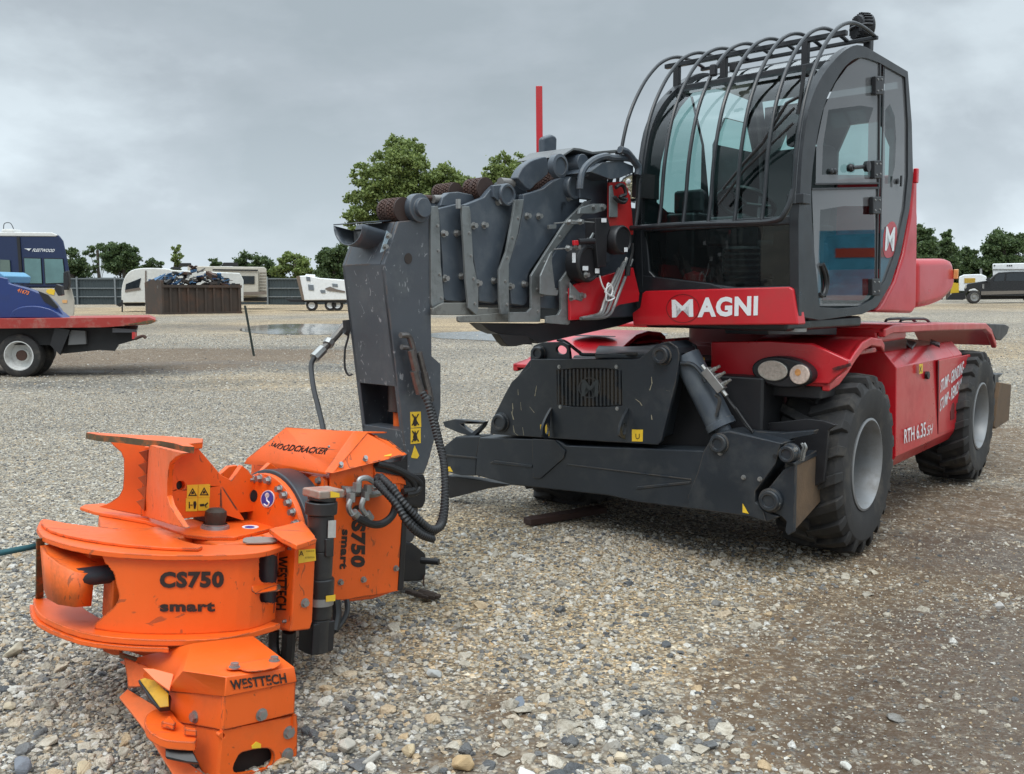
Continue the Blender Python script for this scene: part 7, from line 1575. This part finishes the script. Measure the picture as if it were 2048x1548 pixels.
# three ribbed hoses from the fitting out to the loop, up to the couplers on the jib
def mixpath(pp): return [onY(*q_, d) for q_, d in pp]
for k, dx in enumerate((0, 9)):
    b = MB(); q0 = T.on(1,-.08,*z(V7,(600,415))[0]).y
    px_ = [((753+dx*.6,955-dx*.3),4.22),((775+dx,985-dx),4.16),((800+dx,1018-dx),4.14),((832+dx,1052-dx),4.18),((858+dx*.6,1066-dx*.8),4.25),((880+dx*.5,1048),4.34),((889+dx*.2,1000),4.42),((888+dx*.0,930),4.50),((876-dx*.3,870),4.56),((857-dx*.6+6,820-dx),4.60),((845+dx*1.2,785+dx),4.63)]
    b.tube(mixpath(px_), .0195, 10, 8, ridge=.016); b.build('hydraulic_hose', M['hose'], hous)
b = MB(); b.tube(mixpath([((752,965),4.20),((790,1005),4.12),((815,1045),4.10),((840,1068),4.16),((866,1078),4.26)]), .019, 10, 8, ridge=.016); b.build('hydraulic_hose', M['hose'], hous)
for (px, py) in ((600,460),(690,480),(640,440)): 
    b = MB(); q_ = FS(.09,(px,py),(px+10,py+14)); b.cyl(q_[0], q_[1], .024, n=14); b.build('hose_clip', M['zinc'], hous)
# hoses hanging below the side box
b = MB(); b.tube([onY(548,1262,3.75),onY(548,1300,3.74),onY(556,1330,3.7)], .022, 8); b.tube([onY(578,1262,3.7),onY(576,1300,3.72),onY(572,1335,3.76)], .028, 8); b.build('hydraulic_hose', M['hose'], fh)
b = MB(); b.tube(mixpath([((694,1200),4.05),((694,1225),4.02),((680,1250),3.98),((665,1265),3.94)]), .012, 8); b.tube(mixpath([((672,1200),4.0),((674,1230),3.98),((668,1262),3.94)]), .02, 8); b.build('hydraulic_hose', M['hose'], fh)
# ---- lower housing
LB = -.70
lcn = T.on(1, LB, 456, 1460)
La = T.L(lcn)[0]; Lz = T.L(lcn)[2]
Fl = Fr(43+8, lcn, 0)    # left-going face a little turned
LF = z(VL,(1240,1028),(1785,915),(1925,878),(1935,960),(1925,1400),(1900,1640),(1230,1640),(1200,1434))
hole1 = spl2(z(VL,(1365,1290),(1420,1230),(1600,1195),(1680,1205),(1715,1260),(1700,1340),(1640,1385),(1440,1430),(1360,1430),(1330,1380)),2,True)
low_ = pt(1,LB,LF,.02,'lower_housing',OR,None,.004,holes=[hole1, ell(*z(VL,(1228,1078))[0],6,6,12)])
LLf = z(VL,(725,940),(1232,1028),(1200,1434),(1190,1640),(1130,1640),(1050,1434),(1000,1330),(940,1210),(840,1130),(700,1085),(660,1000))
pt(0,La-.005,LLf,.02,'housing_side_plate',OR,low_,.004)
b = MB(); b.fbox(T,La+.03,La+.22,LB+.04,LB+.30,Lz-.24,Lz-.01); b.build('housing_shade_box', mat('shaded_inside2',(0.012,.006,.004),.9), low_)  # added dark box, paints the shaded interior seen through the hole
# upper casing: front face, left face, bevelled top
casF = z(VL,(1255,700),(1915,570),(1905,870),(1240,1028)); casL = z(VL,(735,660),(1255,705),(1235,1028),(722,935))
e_ = LB-.008
cf = pt(1,e_,casF,.02,'upper_casing',OR,low_,.003); pt(0,La-.012,casL,.02,'casing_plate',OR,cf,.003)
# bevels and the lid
k0 = T.on(1,e_,*z(VL,(1255,702))[0]); k1 = T.on(1,e_,*z(VL,(1915,572))[0]); k2 = T.on(0,La-.012,*z(VL,(737,660))[0])
tzz = T.L(k0)[2]+.055
m0 = T.on(2,tzz,*z(VL,(1270,535))[0]); m1 = covsurf(k0, (k1-k0).cross(m0-k0).normalized())(*z(VL,(1895,450))[0]); m2 = T.on(2,tzz,*z(VL,(880,480))[0]); m3 = T.on(2,tzz,*z(VL,(1515,165))[0]); m4 = T.on(2,tzz,*z(VL,(968,232))[0]); k3 = T.on(0,La+.02,*z(VL,(840,320))[0]); k4 = k2+T.w*.5
m4b = m4+T.u*.0
b = MB(); b.add([k0,k1,k2,m0,m1,m2,m3,m4,k2+T.w*.38], [[0,1,4,3],[0,3,5,2],[3,4,6,7,5],[2,5,7,8]]); lid = b.build('casing_lid', M['orange_plain'], cf, angle=10); md = lid.modifiers.new('s','SOLIDIFY'); md.thickness = .008; bv = lid.modifiers.new('b','BEVEL'); bv.width = .006; bv.segments = 2
b = MB(); b.add([k1, m1, m6 := m3, m3-T.n*.3, k1-T.n*.2], [[0,1,2,3,4]]); b.build('casing_side', OR, cf)
nb_ = (k1-k0).cross(m0-k0).normalized(); fsb = covsurf(k0, nb_)
text('WESTTECH', fsb, z(VL,(1315,650),(1835,580),(1300,565)), 'maker_lettering', M['decalk'], cf, bold=.035, erase=2, keep=.42, lift=.012)
lidS = lambda x, y: T.on(2, tzz+.004, x, y)
b = MB(); P3 = [lidS(*p) for p in spl2(z(VL,(1270,445),(1300,468),(1390,462),(1440,480),(1540,486),(1690,460),(1740,440),(1780,400),(1700,360),(1400,410),(1310,415)),3,True)]; b.prism(P3, T.n*.004); b.build('inspection_cover', OR, cf, .001)
for q_ in z(VL,(1345,440),(1715,380)): bolt(T,2,tzz+.008,*q_,cf,.014,sgn=1)
for q_ in z(VL,(1595,880)): bolt(T,1,e_,*q_,cf,.016)
for q_ in z(VL,(978,900)): bolt(T,0,La-.012,*q_,cf,.016)
for q_ in z(VL,(1850,1045),(1835,1250),(1825,1430)): bolt(T,1,LB,*q_,low_,.017)
decal(lambda x,y: T.on(1,LB,x,y), z(VL,(1505,1195),(1502,1170),(1545,1130),(1590,1152),(1588,1188)), 'sticker', M['yellow'], low_)
# jaw disc and its tongue on the left
jd = spl2(z(VL,(510,930),(525,880),(600,830),(700,820),(760,850),(830,940),(980,1050),(995,1080),(985,1130),(930,1135),(720,1120),(600,1070),(530,1010)),2,True)
jz = T.L(T.on(0,La-.1,*z(VL,(700,1000))[0]))[2]
jaw = pt(2,jz,jd,-.03,'jaw_plate',OR,low_,.004); pt(2,jz+.006,z(VL,(660,1000),(740,940),(800,1010),(780,1030)),.02,'weld_tab',OR,jaw,.003); pt(2,jz+.006,z(VL,(870,1045),(985,1060),(995,1085),(880,1075)),.02,'weld_tab',OR,jaw,.003)
# lower left blades: slanting outer plate, yellow blade, black edge, teeth block
def free(px, Y0, Y1, name, m_, th__=.015, parent=None):
    n = len(px); P3 = [onY(*px[i], Y0+(Y1-Y0)*(px[i][1]-min(q[1] for q in px))/max(1, max(q[1] for q in px)-min(q[1] for q in px))) for i in range(n)]
    nn = (P3[1]-P3[0]).cross(P3[2]-P3[0]).normalized(); 
    if nn.dot(EYEV-P3[0]) > 0: nn = -nn
    b = MB(); b.prism(P3, nn*th__); return b.build(name, m_, parent or fh, .003)
free(z(VL,(270,715),(350,640),(640,820),(600,1100),(1060,1434),(1060,1600),(800,1600),(770,1434),(560,1090),(470,970)), 3.40, 2.95, 'guard_plate', mat('orange_faded',(0.80,.17,.05),.45,dirt=(.3,.1,.04),dirt_amt=.4,dirt_s=5), parent=fh)
free(z(VL,(310,350),(560,440),(620,600),(350,640),(345,560)), 3.38, 3.34, 'guard_upright', OW)
free(z(VL,(445,560),(500,540),(750,700),(740,810),(640,822),(560,740)), 3.26, 3.14, 'blade_edge', M['black'], .02)
free(z(VL,(462,552),(510,535),(600,560),(730,680),(735,800),(650,810)), 3.25, 3.13, 'yellow_blade', M['yellow_worn'], .006)
free(z(VL,(485,445),(590,450),(780,500),(740,660),(600,560)), 3.23, 3.16, 'guide_plate', mat('orange_faded2',(0.80,.17,.05),.45), .01)
free(z(VL,(280,185),(600,200),(610,360),(590,370),(290,270)), 3.52, 3.50, 'lower_block', OW, .12)
free(z(VL,(600,200),(900,205),(860,330),(640,370),(610,360)), 3.50, 3.50, 'lower_block', OW, .12)
free(z(VL,(110,240),(150,215),(280,225),(280,320),(200,322),(120,290)), 3.50, 3.48, 'tooth_block', OW, .03)
free(z(VL,(270,305),(340,330),(420,350),(560,390),(690,405),(690,470),(570,470),(440,430),(360,390),(270,350)), 3.44, 3.42, 'tooth_rail', M['steel_worn'], .03)
free(z(VL,(700,1140),(830,1135),(950,1210),(1010,1330),(900,1320),(700,1275)), 3.0, 2.95, 'rubber_guard', M['black'], .02)

# ---- strap tied to the head
b = MB(); sp_ = [onY(-60,1116,3.62), onY(0,1106,3.66), onY(40,1098,3.69), onY(78,1091,3.72)]; b.loft([[p+Vector((0,0,.012)) for p in sp_], [p-Vector((0,0,.012)) for p in sp_]]); st_ = b.build('ratchet_strap', M['teal'], None); md = st_.modifiers.new('s','SOLIDIFY'); md.thickness = .003
tag(st_, 'teal webbing strap stretched from the left edge to the orange arm\'s end', 'strap')

# ================================================================== SMALL THINGS ON THE GROUND
g_ = onZ(845,1190,.03); b = MB(); rw = random.Random(9)
for i in range(7):
    c_ = g_+Vector((rw.uniform(-.05,.05), rw.uniform(-.02,.02), rw.uniform(0,.015))); d_ = Vector((1,-.35+rw.uniform(-.2,.2),-.1)).normalized(); x_, y_ = frame_of(d_); b.obox(c_, d_*rw.uniform(.08,.15), x_*rw.uniform(.015,.035), y_*rw.uniform(.015,.03))
wc = b.build('bark_chunk', M['wood'], None, .004); tag(wc, 'splintered brown chunk of bark lying below the coupler pin', 'wood chunk')
g0 = onZ(1040,1050,.03); g1_ = onZ(1195,1024,.04); b = MB(); dd_ = g1_-g0; b.obox((g0+g1_)/2+Vector((.05,.1,0)), dd_, Vector((-dd_.y,dd_.x,0)).normalized()*.10, Vector((0,0,.045))); wb2 = b.build('wooden_board', M['plank'], None, .004); tag(wb2, 'dark wet board on the gravel in front of the far front tyre', 'board')
# feed hose of the head that curls off the jib's left side
tb = MB(); pth = [onY(690,650,5.2), onY(672,672,5.15), onY(655,690,5.1), onY(637,707,5.05)]; tb.tube(pth, .02, 10, ridge=0); hfit = tb.build('hose_coupler', mat('coupler2',(0.14,.13,.12),.4,.6,var=.4,vs=30), jib)
tb = MB(); tb.cyl(onY(646,698,5.08), onY(628,716,5.03), .028, n=8); tb.cyl(onY(660,682,5.12), onY(655,690,5.1), .03, n=8); tb.build('hose_ferrule', M['zinc'], jib)
tb = MB(); tb.tube([onY(630,713,5.03), onY(623,727,5.0), onY(623,745,4.95), onY(628,780,4.85), onY(638,820,4.75), onY(647,860,4.6), onY(650,880,4.55)], .0135, 10); tb.build('hydraulic_hose', M['hose'], jib)
tb = MB(); tb.tube([onY(694,645,5.0), onY(697,670,5.0), onY(690,700,5.0), onY(690,735,5.0), onY(697,750,5.0), onY(705,748,5.0)], .006, 6); tb.tube([onY(692,640,5.0), onY(694,660,5.0), onY(690,668,5.0)], .02, 6); tb.build('cable', M['hose'], jib)

# ---- beyond the right edge: a banner that the cab door's glass mirrors
bn = thing('display_banner', 'tall blue and white fabric banner with a red band, mirrored in the cab door glass', 'banner', (13.6, 11.1, 0)); dB = Vector((.435,-.90,0)).normalized()
def bq(x0, x1, z0, z1, name, m_, off=0.0):
    o0 = Vector((13.6,11.1,0)); nB = Vector((-.9,-.435,0)).normalized(); b = MB(); b.prism([o0+dB*x0+nB*off+Vector((0,0,z0)), o0+dB*x1+nB*off+Vector((0,0,z0)), o0+dB*x1+nB*off+Vector((0,0,z1)), o0+dB*x0+nB*off+Vector((0,0,z1))], -nB*.01); b.build(name, m_, bn)
bq(-.75,.75,.1,2.75,'banner_cloth',mat('banner_blue',(0.10,.42,.62),.6,var=.6,vs=4)); bq(-.55,.45,2.25,2.42,'red_band',mat('banner_red',(.6,.08,.04),.6),.012); bq(-.7,.7,.6,1.55,'white_field',mat('banner_white',(.7,.72,.72),.6,var=.3,vs=4),.012)
bq(-.80,-.76,0,2.5,'pole',M['black'],.0)
